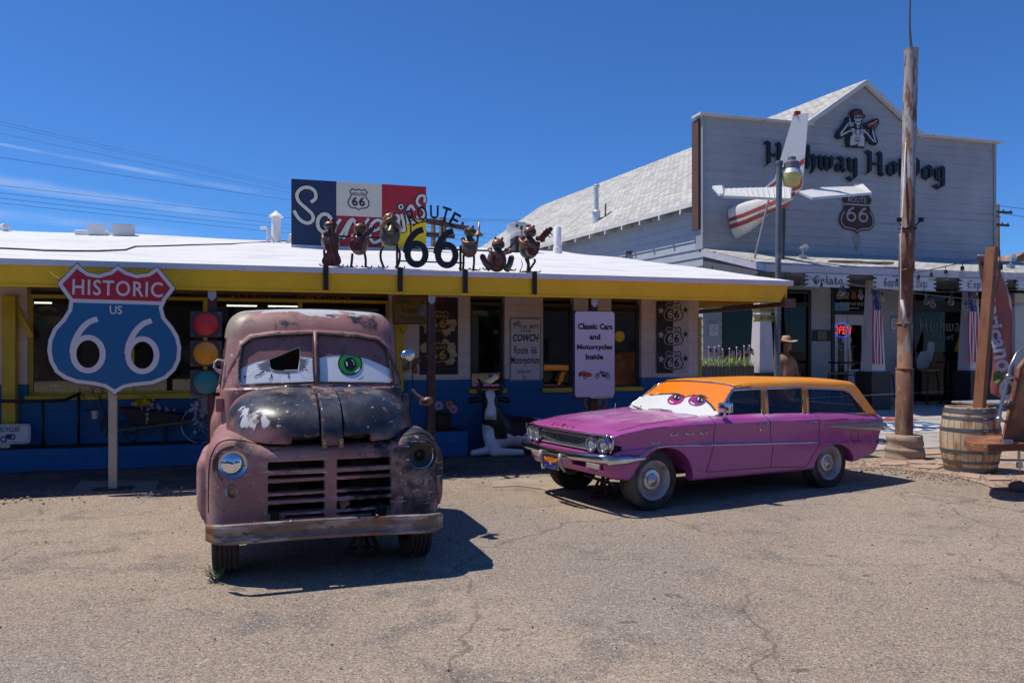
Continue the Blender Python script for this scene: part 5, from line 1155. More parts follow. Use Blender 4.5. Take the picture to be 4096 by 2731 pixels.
LENS = pm('headlamp glass', (.62,.65,.66),.05,.55,.8,.25,30)
for w in (-.715,-.545,.545,.715):
 yy = -.640 if abs(w) < .6 else -.612
 m = MB(); m.lathe([(.092,.09),(.094,.0),(.09,-.02),(.08,-.022),(.074,-.008),(.073,.04)], 32,(w, yy, .712), 'y'); r = m.done('headlight', CHROME, wag, 40)
 m = MB(); m.lathe([(0,-.02),(.03,-.017),(.055,-.007),(.074,.006)], 28,(w, yy, .712), 'y'); m.done('lamp_lens', LENS, r, True)
# bumper
m = MB(); n = 60; prof = [(-.016 - .034 * math.cos(a),.058 * math.sin(a) * (1 if math.sin(a) > 0 else 1.15)) for a in [-2 * math.pi * i / 14 for i in range(14)]]; p = len(prof)
path = [(-.875,-.20),(-.895,-.40),(-.885,-.56),(-.84,-.66),(-.74,-.715),(-.5,-.745),(-.2,-.765),(0,-.768)]; path = catmull(path, 5, False); path = path + [(-a, b) for a, b in path[-2::-1]]
for i, (w, y) in enumerate(path):
 a = path[max(0, i - 1)]; b = path[min(len(path) - 1, i + 1)]; dx, dy = b[0] - a[0], b[1] - a[1]; L_ = math.hypot(dx, dy); nx_, ny_ = -dy / L_, dx / L_
 e = 1 - max(0, abs(w) - .86) * 8 if y > -.4 else 1; e = max(.35, min(1, e)); zc = .575 - .012 * math.cos(w * 3.4) - (.02 if abs(w) > .85 else 0);
 if y > -.42: e = min(e, .45 + (-.20 - y) * -2.2 if False else .5 + (abs(y) - .2) * 2.0)
 for q, z in prof: m.V.append(Vector((w - nx_ * q * .85, y - ny_ * q * .85, zc + z * e * .70)))
k = len(path); m.F = [(i * p + j, i * p + (j + 1) % p, (i + 1) * p + (j + 1) % p, (i + 1) * p + j) for i in range(k - 1) for j in range(p)] + [tuple(range(p)), tuple((k - 1) * p + j for j in range(p - 1,-1,-1))]; m.mi = [0] * len(m.F); m.done('front_bumper', CHROME, wag, 50)
for w in (-.20,.19):
 m = MB(); m.tube([(w, -.80,.575),(w, -.805,.50),(w, -.785,.44),(w, -.74,.375)], [.022,.026,.024,.012], 8); m.done('bumper_guard', pm('grey painted guard', (.36,.33,.33),.5,.2), wag, True)
# licence plate: state flag colours
PX0, PX1, PZ0, PZ1, PY = -.155,.145,.395,.53,-.80
m = MB(); m.box(PX0, PX1, PY, PY + .006, PZ0, PZ1); pl = m.done('licence_plate', flat('plate blue', (.012,.03,.20),.4), wag)
m = MB(); cx_, cz_ = (PX0 + PX1) / 2, PZ0 + .062
for i in range(13):
 a0, a1 = math.pi * i / 13, math.pi * (i + 1) / 13; f = lambda a: (cx_ + min(1, abs(.13 / max(abs(math.cos(a)),1e-6)), abs((PZ1 - .008 - cz_) / max(math.sin(a),1e-6))) * math.cos(a), cz_ + min(1, abs(.13 / max(abs(math.cos(a)),1e-6)), abs((PZ1 - .008 - cz_) / max(math.sin(a),1e-6))) * math.sin(a))
 m.cur = i % 2; put_poly(m, [(cx_, cz_), f(a0), f((a0 + a1) / 2), f(a1)], PY - .002)
m.done('sun_rays', [flat('flag red', (.42,.03,.02),.4), flat('flag gold', (.62,.32,.02),.4)], pl)
star5 = lambda cx, cz, r, rot=0: [(cx + (r if i % 2 == 0 else r * .4) * math.sin(math.pi * i / 5 + rot), cz + (r if i % 2 == 0 else r * .4) * math.cos(math.pi * i / 5 + rot)) for i in range(10)]
m = MB(); put_poly(m, star5(cx_, cz_, .036), PY - .004); m.done('star', flat('copper star', (.52,.40,.24),.4), pl)
m = MB()
for a, b, c, d in ((PX0 - .006, PX1 + .006, PZ0 - .006, PZ0 + .004),(PX0 - .006, PX1 + .006, PZ1 - .004, PZ1 + .006),(PX0 - .006, PX0 + .004, PZ0 + .004, PZ1 - .004),(PX1 - .004, PX1 + .006, PZ0 + .004, PZ1 - .004)): m.box(a, b, PY - .006, PY + .008, c, d)
m.ball((PX0 + .06, PY - .006, PZ0 + .02),.009,8,6); m.ball((PX1 - .06, PY - .006, PZ0 + .02),.009,8,6); m.done('plate_frame', CHROME, pl)
for w in (-.56,.56):
 m = MB(); m.box(w - .12, w + .12,-.64,-.62,.45,.505,.006); m.done('parking_lamp', pm('cloudy lens', (.32,.29,.28),.25), wag)
# wheels
DISH = pm('dusty painted rim', (.36,.32,.30),.45,.2,.4,.15,5, layers=[((.16,.12,.10),6,.62,.08)])
def wwheel(w, y, z, r):
 sg = 1 if w > 0 else -1; t1 = tire(wag, w, y, z, r, .185, 'x');
 m = MB(); o = sg * .05; m.lathe([(0, o * .2),(.06, o * .3),(.10, o * .7),(.125, o * .2),(.155, o * .1),(.17, o * .9),(.195, o * 1.5),(.212, o * 1.7),(.218, o * 1.2),(.22,-o * .5)], 36,(w + sg * .02, y, z), 'x'); m.done('rim', DISH, t1,40)
 m = MB(); m.lathe([(0, sg * .075),(.015, sg * .07),(.055, sg * .045),(.07, sg * .04),(.075, sg * .03),(.105, sg * .025),(.118, sg * .008),(.12,-sg * .02)], 36,(w + sg * .035, y, z), 'x'); m.done('hub_cap', pm('dull hub cap', (.50,.49,.50),.3,.75, layers=[((.25,.2,.17),7,.65,.06)]), t1,40)
for w in (-.70,.72): wwheel(w, -.02,.315,.325); wwheel(w, 2.78,.30,.325)
m = MB(); m.tube([(-.68,-.02,.3),(.68,-.02,.3)], .03,8); m.tube([(-.68,2.78,.3),(.68,2.78,.3)], .05,8); m.box(-.55,.55,-.3,3.3,.30,.37); m.tube([(.2,-.5,.33),(.45,-.35,.26),(.62,-.1,.25)], .018,6); m.done('chassis', pm('under body dirt', (.03,.022,.018),.9), wag)
for sg in (1,-1): m = MB(); m.box(sg * .46 - .01, sg * .46 + .01,-.36,.55,.3,.78); m.box(sg * .5 - .01, sg * .5 + .01,2.3,3.3,.25,.7); m.done('wheel_house', pm('under body dirt', (.03,.022,.018),.9), wag)
# wipers, mirror
def ontop(k, a, b): x, z = onws(k, a, b); return (x, -float(ssf(x, z)) - .015, z)
WSTL = pm('bright wiper steel', (.30,.30,.31),.35,.8)
for P, e in ((((690,268),(735,268),(780,275)),((735,270),(775,285),(800,297))),(((830,290),(900,291),(968,300)),((900,292),(960,308),(1010,323)))):
 m = MB(); m.tube([ontop('B', *p) for p in P], .006,5); m.tube([ontop('B', *p) for p in e], [.006,.009,.012], 6); c = ontop('B', *e[-1]); m.ball(c, .016,10,7); m.done('wiper', WSTL, wag, 40)
m = MB(); m.tube([(.83,.98,.955),(.845,.97,.985),(.87,.955,1.02)], [.03,.014,.012], 8); M3 = Matrix.Rotation(.35,3, 'Z'); m2 = MB(Matrix.Translation((.89,.95,1.055)) @ Matrix.Rotation(.3,4, 'Z')); m2.box(-.075,.075,-.055,.03,-.055,.055,.014); m.add(m2.V, m2.F); m.done('mirror', CHROME, wag, 40)
m = MB(); m.tube([(-.62,.55,.95),(-.62,.56,1.03)], [.008,.002], 6); m.done('hood_stub', CHROME, wag)
m = MB(); m.box(-.24,-.19,-.77,-.75,.36,.44,.008); m.ball((-.23,-.765,.39),(.02,.012,.04),8,6); m.done('tied_rag', flat('grey rag', (.45,.43,.42),.8), wag)
jack('jack_stand', BK, -.05,-.05,.30, 'dark jack stand under the nose of the pink station wagon')
# ================================================================= SIGNS, SCULPTURE, THINGS ROUND THE SHOP
def shthing(name, label, cat, k, a, b, yy, z=None, group=None):
 x, zz = SH.onY(k, a, b, yy); return thing(name, label, cat, SH.W(x, yy, zz if z is None else z), SH.a, group), x, (zz if z is None else z)
class On:
 """draws on an upright plane in the shop frame; sight-line points -> local (x,z) of a thing"""
 def __init__(s, k, yy, x0, z0): s.k, s.y, s.x0, s.z0 = k, yy, x0, z0
 def __call__(s, a, b, k=None): x, z = SH.onY(k or s.k, a, b, s.y); return (x - s.x0, z - s.z0)
 def P(s, pts, k=None): return [s(a, b, k) for a, b in pts]
def inset(P, d):
 n = len(P); ar = sum(P[i][0] * P[(i + 1) % n][1] - P[(i + 1) % n][0] * P[i][1] for i in range(n)); sg = 1 if ar > 0 else -1; out = []
 for i in range(n):
  a, b, c = P[i - 1], P[i], P[(i + 1) % n]; u = (b[0] - a[0], b[1] - a[1]); v = (c[0] - b[0], c[1] - b[1]); lu = math.hypot(*u) or 1e-9; lv = math.hypot(*v) or 1e-9
  n1 = (-u[1] / lu * sg, u[0] / lu * sg); n2 = (-v[1] / lv * sg, v[0] / lv * sg); k = 1 + n1[0] * n2[0] + n1[1] * n2[1]; k = max(k, .35); out.append((b[0] + (n1[0] + n2[0]) / k * d, b[1] + (n1[1] + n2[1]) / k * d))
 return out
def six(cx, cz, w, h, t):
 ro = ellipse(cx, cz - .16 * h, .5 * w, .34 * h, 36); ri = ellipse(cx, cz - .16 * h, .5 * w - t, .34 * h - t, 32)
 mid = catmull([(.27,.46),(.02,.40),(-.22,.25),(-.39,.04),(-.44,-.14)], 6, False); n = len(mid); L, Rr = [], []
 for i, p in enumerate(mid):
  a, b = mid[max(0, i - 1)], mid[min(n - 1, i + 1)]; dx, dz = (b[0] - a[0]) * w, (b[1] - a[1]) * h; m_ = math.hypot(dx, dz); x, z = cx + p[0] * w, cz + p[1] * h
  x += .0 * w; L.append((x - dz / m_ * t / 2, z + dx / m_ * t / 2)); Rr.append((x + dz / m_ * t / 2, z - dx / m_ * t / 2))
 return ro, ri, L + Rr[::-1]
def put_six(mb, cx, cz, w, h, t, y, fn=None):
 ro, ri, tl = six(cx, cz, w, h, t); put_poly(mb, ro, y, [ri], fn); put_poly(mb, tl, y - .0007,(), fn)
# ---- historic route shield on its post
SGY = -.40
t_, gx, _ = shthing('route_shield_sign', 'big red white and blue historic route shield on a beige post', 'road sign', 'R', 1258,1300, SGY, 0); C = On('C', SGY, gx, 0)
BEI = pm('beige post paint', (.42,.37,.29),.6, var=.08)
WSIGN = pm('white sign sheet', (.62,.60,.62),.45, var=.03, fine=.02); SRED = pm('sign red', (.42,.016,.038),.4, var=.04); SBLU = pm('sign blue', (.006,.115,.275),.4, var=.05); EDGE = flat('dark sign edge', (.03,.03,.05))
OUT = [(485,76),(520,112),(560,139),(620,150),(690,130),(740,92),(795,130),(860,151),(930,141),(990,101),(1105,241),(1045,318),(1026,365),(1040,420),(1090,480),(1125,540),(1141,610),(1135,690),(1105,755),(1045,812),(960,845),(850,856),(785,868),(742,893),(718,913),(695,890),(655,865),(590,851),(480,838),(405,812),(345,770),(307,700),(294,630),(302,560),(332,490),(388,430),(426,370),(432,318),(356,211)]
O_ = C.P(OUT); hz = [C(558,655), C(900,662)]; c6 = [C(555,595), C(895,603)]; mpp = C(655,600)[0] - C(445,600)[0]
holes = [ellipse(*C(558,652),(C(636,0)[0] - C(481,0)[0]) / 2,(C(0,560)[1] - C(0,748)[1]) / 2,28), ellipse(*C(899,660),(C(975,0)[0] - C(825,0)[0]) / 2,(C(0,570)[1] - C(0,752)[1]) / 2,28)]
m = MB(); m.prism(O_, -.012,.012, holes); pl = m.done('shield_panel', [EDGE][0], t_)
I1 = inset(O_, .008); m = MB(); put_poly(m, I1,-.014, holes); m.done('white_border', WSIGN, pl)
I2 = inset(O_, .052); zr0, zr1 = C(450,306)[1], C(450,330)[1]
def cuthalf(P, za, zb, above):
 x0, x1 = min(p[0] for p in P), max(p[0] for p in P); f = lambda x: za + (zb - za) * (x - x0) / (x1 - x0); Q = []; n = len(P)
 for i in range(n):
  a, b = P[i], P[(i + 1) % n]; ca, cb = (a[1] - f(a[0])) * (1 if above else -1),(b[1] - f(b[0])) * (1 if above else -1)
  if ca >= 0: Q.append(a)
  if (ca >= 0) != (cb >= 0): t = ca / (ca - cb); Q.append((a[0] + (b[0] - a[0]) * t, a[1] + (b[1] - a[1]) * t))
 return Q
m = MB(); put_poly(m, cuthalf(I2, C(450,303)[1], C(1015,325)[1], True),-.017); m.done('red_field', SRED, pl)
m = MB(); put_poly(m, cuthalf(I2, C(450,328)[1], C(1015,348)[1], False),-.017, holes); m.done('blue_field', SBLU, pl)
m = MB(); a, b = C(457,284), C(1022,196); put_text(m, 'HISTORIC', a[0], b[0], a[1] + .0, b[1] - .006,-.020,.012, rot=R_(-1.0), space=1.12); a, b = C(690,402), C(768,350); put_text(m, 'US', a[0], b[0], a[1], b[1], -.020,.012)
for cx_, cy_ in ((555,595),(895,603)): p = C(cx_, cy_); put_six(m, p[0], p[1], C(666,0)[0] - C(444,0)[0], C(0,413)[1] - C(0,778)[1], (C(482,0)[0] - C(444,0)[0]),-.020)
m.done('lettering', WSIGN, pl)
m = MB(); q = C(718,900)[1]; m.box(-.047,.047,.014,.075,0, q + .8,.004); m.done('post', BEI, t_); m = MB(); m.box(-.22,.22,-.06,.14,.012,.03); m.ball((-.17,-.03,.035),.02,8,5); m.ball((.17,-.03,.035),.02,8,5); m.done('base_plate', flat('dark steel plate', (.05,.05,.05)), t_)
for a, b, c, d in ((300,140,365,185),(1145,150,1085,190)): p, q = C(a, b), C(c, d); m = MB(); m.tube([(p[0], .02, p[1]),(q[0], .02, q[1])], .022,4); m.done('brace', YDK, t_)
# ---- traffic light
TY = -.03
t_, gx, _ = shthing('traffic_light', 'three lens traffic light mounted on a post under the eave', 'traffic light', 'C', 1295,905, TY); C = On('C', TY, gx, _)
HOUS = pm('charcoal housing', (.06,.058,.062),.6, var=.15)
for nm, cy, colr in (('red', 465,(.62,.025,.025)),('amber', 648,(.78,.30,.015)),('green', 832,(.015,.19,.22))):
 c = C(1291, cy); h = .098 * 1.0; hx = (C(1395,0)[0] - C(1195,0)[0]) / 2; hz_ = (C(0,375)[1] - C(0,905)[1]) / 6; m = MB(); m.box(c[0] - hx, c[0] + hx, 0,.12, c[1] - hz_ + .003, c[1] + hz_ - .003,.012); ho = m.done('housing', HOUS, t_)
 r = (C(1370,0)[0] - C(1212,0)[0]) / 2; m = MB(); m.lathe([(r * 1.08,-.0),(r * 1.09,-.018),(r * 1.02,-.018),(r, -.004)], 36,(c[0], 0, c[1]), 'y'); m.done('lens_ring', HOUS, ho, True)
 m = MB(); m.lathe([(0,-.028),(r * .4,-.024),(r * .75,-.014),(r, -.002)], 36,(c[0], 0, c[1]), 'y'); m.done('lens', pm(nm + ' lens', colr, .18,0,.5,.12,8,.15,60,.25,120), ho, True)
 m = MB()
 for sx in (-1,1):
  for sz in (-1,1): m.ball((c[0] + sx * hx * .86,-.003, c[1] + sz * hz_ * .86),.009,8,5)
 m.done('screws', STEEL, ho)
# ---- signs on the shop front
def board(name, label, cat, k, corners, yy, mat, th=.02, group=None, zfix=None):
 """corners tl, tr, br, bl"""
 (xa, za),(xb, zb),(xc, zc),(xd, zd) = SH.py(k, corners, yy); x0, x1 = (xa + xd) / 2,(xb + xc) / 2; z0, z1 = (zc + zd) / 2,(za + zb) / 2
 t_ = thing(name, label, cat, SH.W((x0 + x1) / 2, yy, z0), SH.a); w = (x1 - x0) / 2; m = MB(); m.box(-w, w, 0, th, 0, z1 - z0,.003); p = m.done('panel', mat, t_); C = On(k, yy, (x0 + x1) / 2, z0); C.w = w; C.h = z1 - z0; return t_, p, C
BKL = flat('black sign lettering', (.018,.016,.022),.5)
t_, p, C = board('parking_sign', 'white metal sign about parking on the cowch, fixed to the block wall', 'sign', 'T', [(988,202),(1268,207),(1262,769),(980,768)], YW - .025, WSIGN)
m = MB(); P = rrect(-C.w + .012, C.w - .012,.012, C.h - .012,.03); stroke(m, P, .012,-.003, closed=True); p.data.materials[0] = WSIGN
def tl(txt, x0, y0, x1, y1, y=-.003, **k): a, b = C(x0, y1), C(x1, y0); put_text(m, txt, a[0], b[0], a[1], b[1], y, **k)
tl('PARK', 1012,236,1084,276, bold=.02, shear=.35, rot=R_(24)); tl('YOUR', 1058,268,1138,298, bold=.01, shear=.25); tl('BUTT', 1160,268,1243,300, bold=.02, shear=.25); tl('ON OUR', 1083,308,1172,330, bold=.01, shear=.25); tl('COWCH', 1010,350,1245,415, bold=.03, shear=.3); tl('Route', 1022,455,1146,527, bold=.01); tl('66', 1177,458,1224,526, bold=.01); tl('Motorporium', 996,548,1248,635, bold=.015); tl('Seligman', 1050,660,1170,710); tl('Az', 1098,714,1128,752); m.done('lettering', BKL, p)
m = MB()
for a, b in ((1003,216),(1255,216),(994,757),(1250,757)): q = C(a, b); m.ball((q[0], -.003, q[1]),.006,8,5)
m.done('screws', STEEL, p)
# classic cars sign in its frame
t_, p, C = board('notice_board', 'tall framed white sign about classic cars and motorcycles on a timber post', 'sign', 'U', [(612,188),(1127,200),(1098,1280),(584,1280)], -.01, EDGE, .045)
LAV = pm('lavender white board', (.56,.51,.58),.5, var=.03)
m = MB(); a, b = C(618,1262), C(1105,208); c_ = .03; m.prism([(a[0] + c_, a[1]),(b[0] - c_, a[1]),(b[0], a[1] + c_),(b[0], b[1] - c_),(b[0] - c_, b[1]),(a[0] + c_, b[1]),(a[0], b[1] - c_),(a[0], a[1] + c_)], -.008,-.001); w_p = m.done('white_panel', LAV, p)
m = MB()
for txt, x0, y0, x1, y1 in (('Classic', 652,350,896,425),('Cars', 922,355,1078,428),('and', 795,480,930,552),('Motorcycles', 641,610,1077,692),('Inside', 748,727,966,798)): tl(txt, x0, y0, x1, y1, y=-.011, bold=.045)
m.done('lettering', BKL, w_p)
m = MB(); put_poly(m, C.P([(657,965),(690,945),(750,950),(800,960),(825,980),(820,1005),(790,1010),(760,1015),(720,1005),(690,998),(660,990)]),-.011); put_poly(m, C.P([(692,945),(700,936),(750,936),(752,940),(705,941)]),-.011); m.done('car_drawing', flat('drawn red', (.40,.05,.03)), w_p)
m = MB()
for cx_, cy_, r in ((740,1012,22),(678,992,13),(890,1003,29),(1022,1003,29)): stroke(m, C.P(ellipse(cx_, cy_, r * .75, r, 18)),.012,-.0125, closed=True)
for P in ([(890,1003),(930,950),(1000,960)], [(925,930),(935,950)], [(930,960),(975,1010),(1022,1003)], [(940,985),(1000,990)]): stroke(m, C.P(P),.012,-.012)
put_poly(m, C.P([(950,955),(1030,955),(1028,965),(955,968)]),-.0122); put_poly(m, C.P([(940,945),(962,945),(968,965),(935,970)]),-.0128); put_poly(m, C.P([(945,985),(990,975),(995,1010),(955,1015)]),-.0132); m.done('motorcycle_drawing', BKL, w_p)
m = MB(); put_poly(m, C.P([(800,1262),(830,1255),(900,1262),(960,1258),(1040,1262),(1085,1245),(1095,1268),(1000,1274),(820,1276)]),-.0105); m.done('flaked_paint', flat('flaked white', (.5,.48,.5)), p)
# posters on the block wall
def shield66(m, cx, cz, w, h, y, lw, six_t, letters=True):
 P = shield(cx, cz, w, h); stroke(m, P, lw, y, closed=True)
 if letters: put_text(m, 'ROUTE', cx - w * .29, cx + w * .29, cz + h * .17, cz + h * .32, y - .0006,.02)
 for s_ in (-1,1): put_six(m, cx + s_ * w * .17, cz - h * .12, w * .26, h * .40, six_t, y - .0006)
PBK = pm('poster black', (.02,.02,.024),.6, var=.2); PWH = pm('poster pale paint', (.50,.47,.47),.7, var=.1)
t_, p, C = board('stencil_poster', 'half black half white stencilled poster with three route shields and stars', 'poster', 'U', [(1634,78),(2036,80),(2020,966),(1620,966)], YW - .02, PWH, .015)
m = MB(); a, b = C(1622,966), C(1832,78); m.prism([(-C.w, .0),(C(1830,0)[0], 0),(C(1833,0)[0], C.h),(-C.w, C.h)], -.003,-.001); m.done('black_half', PBK, p)
m1, m2 = MB(), MB(); xs = C(1832,0)[0]
for cy_ in (212,512,812):
 c = C(1838, cy_); w, h = C(1955,0)[0] - C(1722,0)[0], C(0, cy_ - 125)[1] - C(0, cy_ + 130)[1]; P = shield(c[0], c[1], w, h)
 right = [q for q in P if q[0] >= xs];
 stroke(m1, [q for q in P if q[0] <= xs + .0] , .012,-.005); stroke(m2, sorted([q for q in P if q[0] >= xs], key=lambda q: -q[1])[:] if False else [q for q in P if q[0] >= xs], .02,-.004)
 L = lambda q: q[0] < xs
 hw = w * .29
 put_text(m1, 'RO', c[0] - hw, c[0] - .008, c[1] + h * .17, c[1] + h * .32,-.006,.03); put_text(m2, 'UTE', c[0] + .008, c[0] + hw, c[1] + h * .17, c[1] + h * .32,-.006,.03)
 put_six(m1, c[0] - w * .17, c[1] - h * .12, w * .24, h * .40,.028,-.006); put_six(m2, c[0] + w * .17, c[1] - h * .12, w * .24, h * .40,.028,-.006)
 sc_ = C(1684, cy_ - 20); put_poly(m1, star5(sc_[0], sc_[1], .075,.15),-.005); sc_ = C(1985, cy_ - 28); put_poly(m2, star5(sc_[0], sc_[1], .07,-.2),-.005)
m1.done('white_stencil', PWH, p); m2.done('black_stencil', PBK, p)
t_, p, C = board('sunflower_poster', 'black and red poster with two yellow route shields and petals behind the timber post', 'poster', 'T', [(178,20),(522,20),(518,712),(176,710)], YW - .02, pm('dark red poster', (.05,.014,.015),.6, var=.4, vs=6, layers=[((.16,.015,.015),4,.58,.08,(1,1,3),('Z', .5,1.3,-.2,.1)),((.015,.012,.014),3,.55,.1)]),.015)
m = MB(); mp = MB()
for cy_, r in ((235,165),(515,160)):
 c = C(345, cy_); w, h = C(455,0)[0] - C(235,0)[0], C(0, cy_ - 95)[1] - C(0, cy_ + 90)[1]; shield66(m, c[0], c[1], w, h, -.006,.014,.030)
 random.seed(cy_)
 for i in range(22):
  a = (-.9 + 3.9 * i / 21) + (0 if cy_ > 400 else 3.3); rr = .30 + random.uniform(-.03,.03); ca, sa = math.cos(a), math.sin(a)
  if abs(sa) > .93: continue
  b_ = (c[0] + .13 * ca, c[1] + .13 * sa); e = (c[0] + rr * .92 * ca, c[1] + rr * .8 * sa); put_poly(mp, [(b_[0] - sa * .02, b_[1] + ca * .02),(b_[0] + sa * .02, b_[1] - ca * .02),(e[0] + sa * .035, e[1] - ca * .035),(e[0] + ca * .03, e[1] + sa * .03),(e[0] - sa * .03, e[1] + ca * .03)], -.002 - .0002 * i)
mp.done('painted_petals', pm('cream petal paint', (.38,.33,.19),.6, var=.35, vs=12), p);
m3 = MB()
for cy_ in (235,515): c = C(345, cy_); put_poly(m3, shield(c[0], c[1], .40,.36),-.0068 + .001)
m3.done('shield_field', PBK, p)
m4 = MB(); m4.V = [Vector((v.x, v.y - .002, v.z)) for v in m.V]; m4.F = m.F; m4.mi = m.mi; m4.done('yellow_stencil', pm('gold paint', (.50,.30,.03),.6, var=.2), p)
# hanging gift sign beside the yellow post, seen edge on
x, z = SH.onY('G', 155,215,1.0)
t_ = thing('hanging_sign', 'small brown hanging sign with faded yellow writing under the eave', 'sign', SH.W(x, 1.0, z - .22), SH.a - R_(28))
m = MB(); m.box(-.30,.30,-.012,.012,0,.44,.004); p = m.done('panel', pm('brown wood frame', (.13,.035,.025),.6), t_); m = MB(); m.box(-.28,.25,-.0165,-.0125,.025,.415); m.done('face', pm('mustard sign face', (.20,.13,.03),.6, var=.2), p)
m = MB(); put_text(m, 'Gifts', -.24,-.02,.31,.39,-.018,.01); put_text(m, 'Accessories', -.15,.2,.18,.26,-.018,.01); put_text(m, 'Collectables', -.14,.22,.05,.13,-.018,.01); m.done('lettering', flat('brown lettering', (.05,.025,.015)), p)
m = MB(); m.box(-.02,.02,-.01,.01,.44,2.6 - (z - .22)); m.done('hanger', STEEL, t_)
# gold key-shaped emblem painted under the sign
t_, gx, gz = shthing('painted_emblem', 'gold gear emblem painted on the blue block wall behind the sign post', 'wall emblem', 'U', 880,1420, YW - .004); C = On('U', YW - .004, gx, gz)
m = MB(); stroke(m, C.P([(780,1270),(745,1300),(745,1360),(780,1405)]),.04,-.002); stroke(m, C.P([(985,1265),(1010,1310),(1005,1370),(960,1415),(890,1415)]),.04,-.002); put_poly(m, C.P([(940,1262),(955,1300),(940,1310),(950,1340),(930,1345),(930,1375),(910,1370),(900,1400),(870,1400),(870,1262)]),-.003); m.done('emblem', pm('gold wall paint', (.36,.18,.03),.6), t_)
# orange gift signs and clutter inside the long window
def inside(name, label, cat, k, corners, yy, mat, th=.03): return board(name, label, cat, k, corners, yy, mat, th)
ORS = pm('orange sign paint', (.80,.22,.04),.6, var=.1)
t_, p, C = inside('gift_sign', 'orange sign with black writing Gifts hanging inside the long window', 'sign', 'S', [(1025,-40),(1550,-30),(1546,132),(1025,124)], YW + .30, ORS)
m = MB(); tl('Gifts.', 1178,-15,1530,112, bold=.03, y=-.003); tl('&', 1045,-10,1110,105, bold=.02, y=-.003); m.done('lettering', BKL, p)
t_, p, C = inside('boots_sign', 'orange sign with black writing Boots hanging inside the long window', 'sign', 'S', [(362,-40),(755,-35),(755,115),(362,100)], YW + .32, ORS)
m = MB(); tl('Boots', 400,-20,735,102, bold=.03, y=-.003); m.done('lettering', BKL, p)
t_, gx, gz = shthing('round_sign', 'round yellow and green picture sign hanging in the left window', 'sign', 'Q', 610,480, YW + .35); C = On('Q', YW + .35, gx, gz)
r = C(790,0)[0]; m = MB(); m.prism(ellipse(0,0, r, r * .9,30),0,.02); p = m.done('disc', pm('dusty yellow disc', (.55,.42,.05),.5), t_); m = MB(); put_poly(m, C.P([(430,455),(540,470),(640,580),(780,540),(740,590),(640,640),(560,640),(470,590)]),-.002); m.done('green_hill', flat('green print', (.04,.32,.18)), p); m = MB(); put_poly(m, C.P([(455,395),(560,410),(640,385),(700,410),(770,420),(790,470),(760,480),(640,470),(560,480),(500,440)]),-.003); m.done('print', BKL, p)
CARD = pm('brown cardboard', (.42,.28,.18),.8, var=.2);
t_, p, C = inside('cardboard_panel', 'brown cardboard leaning inside the far left window pane', 'cardboard', 'Q', [(152,650),(335,650),(335,1480),(150,1480)], YW + .5, CARD)
t_, p, C = inside('picture_frame', 'pale framed board at the top left corner inside the window', 'picture', 'Q', [(155,105),(298,105),(290,578),(155,575)], YW + .4, pm('pale frame', (.28,.26,.22),.6)); m = MB(); m.box(-C.w + .02, C.w - .02,-.004,-.001,.02, C.h - .02); m.done('picture', CARD, p)
t_, p, C = inside('licence_sign', 'small white plate with letters USA on the window ledge', 'sign', 'Q', [(640,1362),(778,1362),(778,1465),(640,1465)], YW + .3, WSIGN); m = MB(); tl('USA', 650,1385,765,1440, y=-.003, bold=.04); m.done('lettering', BKL, p)
for lab, k, cs, yy, colr in (('cream sheet of card lying behind the lower left window', 'Q', [(205,1140),(495,1130),(490,1300),(205,1260)], YW + .6,(.72,.60,.40)),('yellowish paper banner low in the left window', 'Q', [(150,1370),(430,1305),(430,1400),(150,1410)], YW + .45,(.70,.58,.36)),('maroon display board behind the truck roof inside the shop', 'S', [(820,170),(1740,180),(1740,330),(800,330)], YW + .5,(.17,.07,.07))):
 t_, p, C = inside('display_card', lab, 'display board', k, cs, yy, pm('card ' + lab[:6], colr, .7))
for i, (a, b, c) in enumerate(((.5,2.1,1.9),(3.0,4.4,1.7),(5.0,5.9,1.5),(6.9,7.6,1.6),(8.2,8.9,1.4))):
 xx = XW(100) + a * .9; t_ = thing('shop_shelf', ('dark stock shelves %s' % ('left of the long window', 'in the middle of the long window', 'behind the narrow first window', 'behind the second narrow window', 'behind the third narrow window')[i]), 'shelf', SH.W(xx, 4.3,.05), SH.a)
 random.seed(i); m = MB(); w = b - a
 for q in range(4): m.box(0, w, 0,.4,.3 + q * .45,.33 + q * .45)
 m.box(-.03,0,0,.4,0,1.9); m.box(w, w + .03,0,.4,0,1.9); m.done('rack', pm('shelf wood', (.10,.06,.04),.7), t_)
 for c_ in range(3):
  m = MB();
  for q in range(4):
   for e in range(5):
    if random.random() < .6: x_ = w * (e + .1 + c_ * .27) / 5.2; m.box(x_, x_ + .08,.05,.3,.331 + q * .45,.36 + q * .45 + random.uniform(.05,.25))
  m.done('stock', flat(('red goods', 'pale goods', 'teal goods')[c_], ((.2,.03,.03),(.3,.28,.25),(.03,.12,.14))[c_]), t_)
LAMP = flat('lit fluorescent tube', (.8,.8,.7), emit=(1,.98,.85), es=2.2)
for i, (k, a, b) in enumerate((('Q', 450,235),('S', 470,125),('S', 880,75))):
 x, z = SH.onY(k, a, b, 4.2); t_ = thing('tube_lamp', ('lit fluorescent tube deep in the left window', 'lit fluorescent tube above the traffic light', 'lit fluorescent tube between the orange signs')[i], 'ceiling lamp', SH.W(x, 4.2, min(z, 2.5)), SH.a); m = MB(); m.box(-.26,.26,-.02,.02,-.016,.008,.005); m.done('tube', LAMP, t_); m = MB(); m.box(-.28,.28,-.04,.04,.009,.03); m.done('fitting', pm('white fitting', (.5,.5,.5),.5), t_)
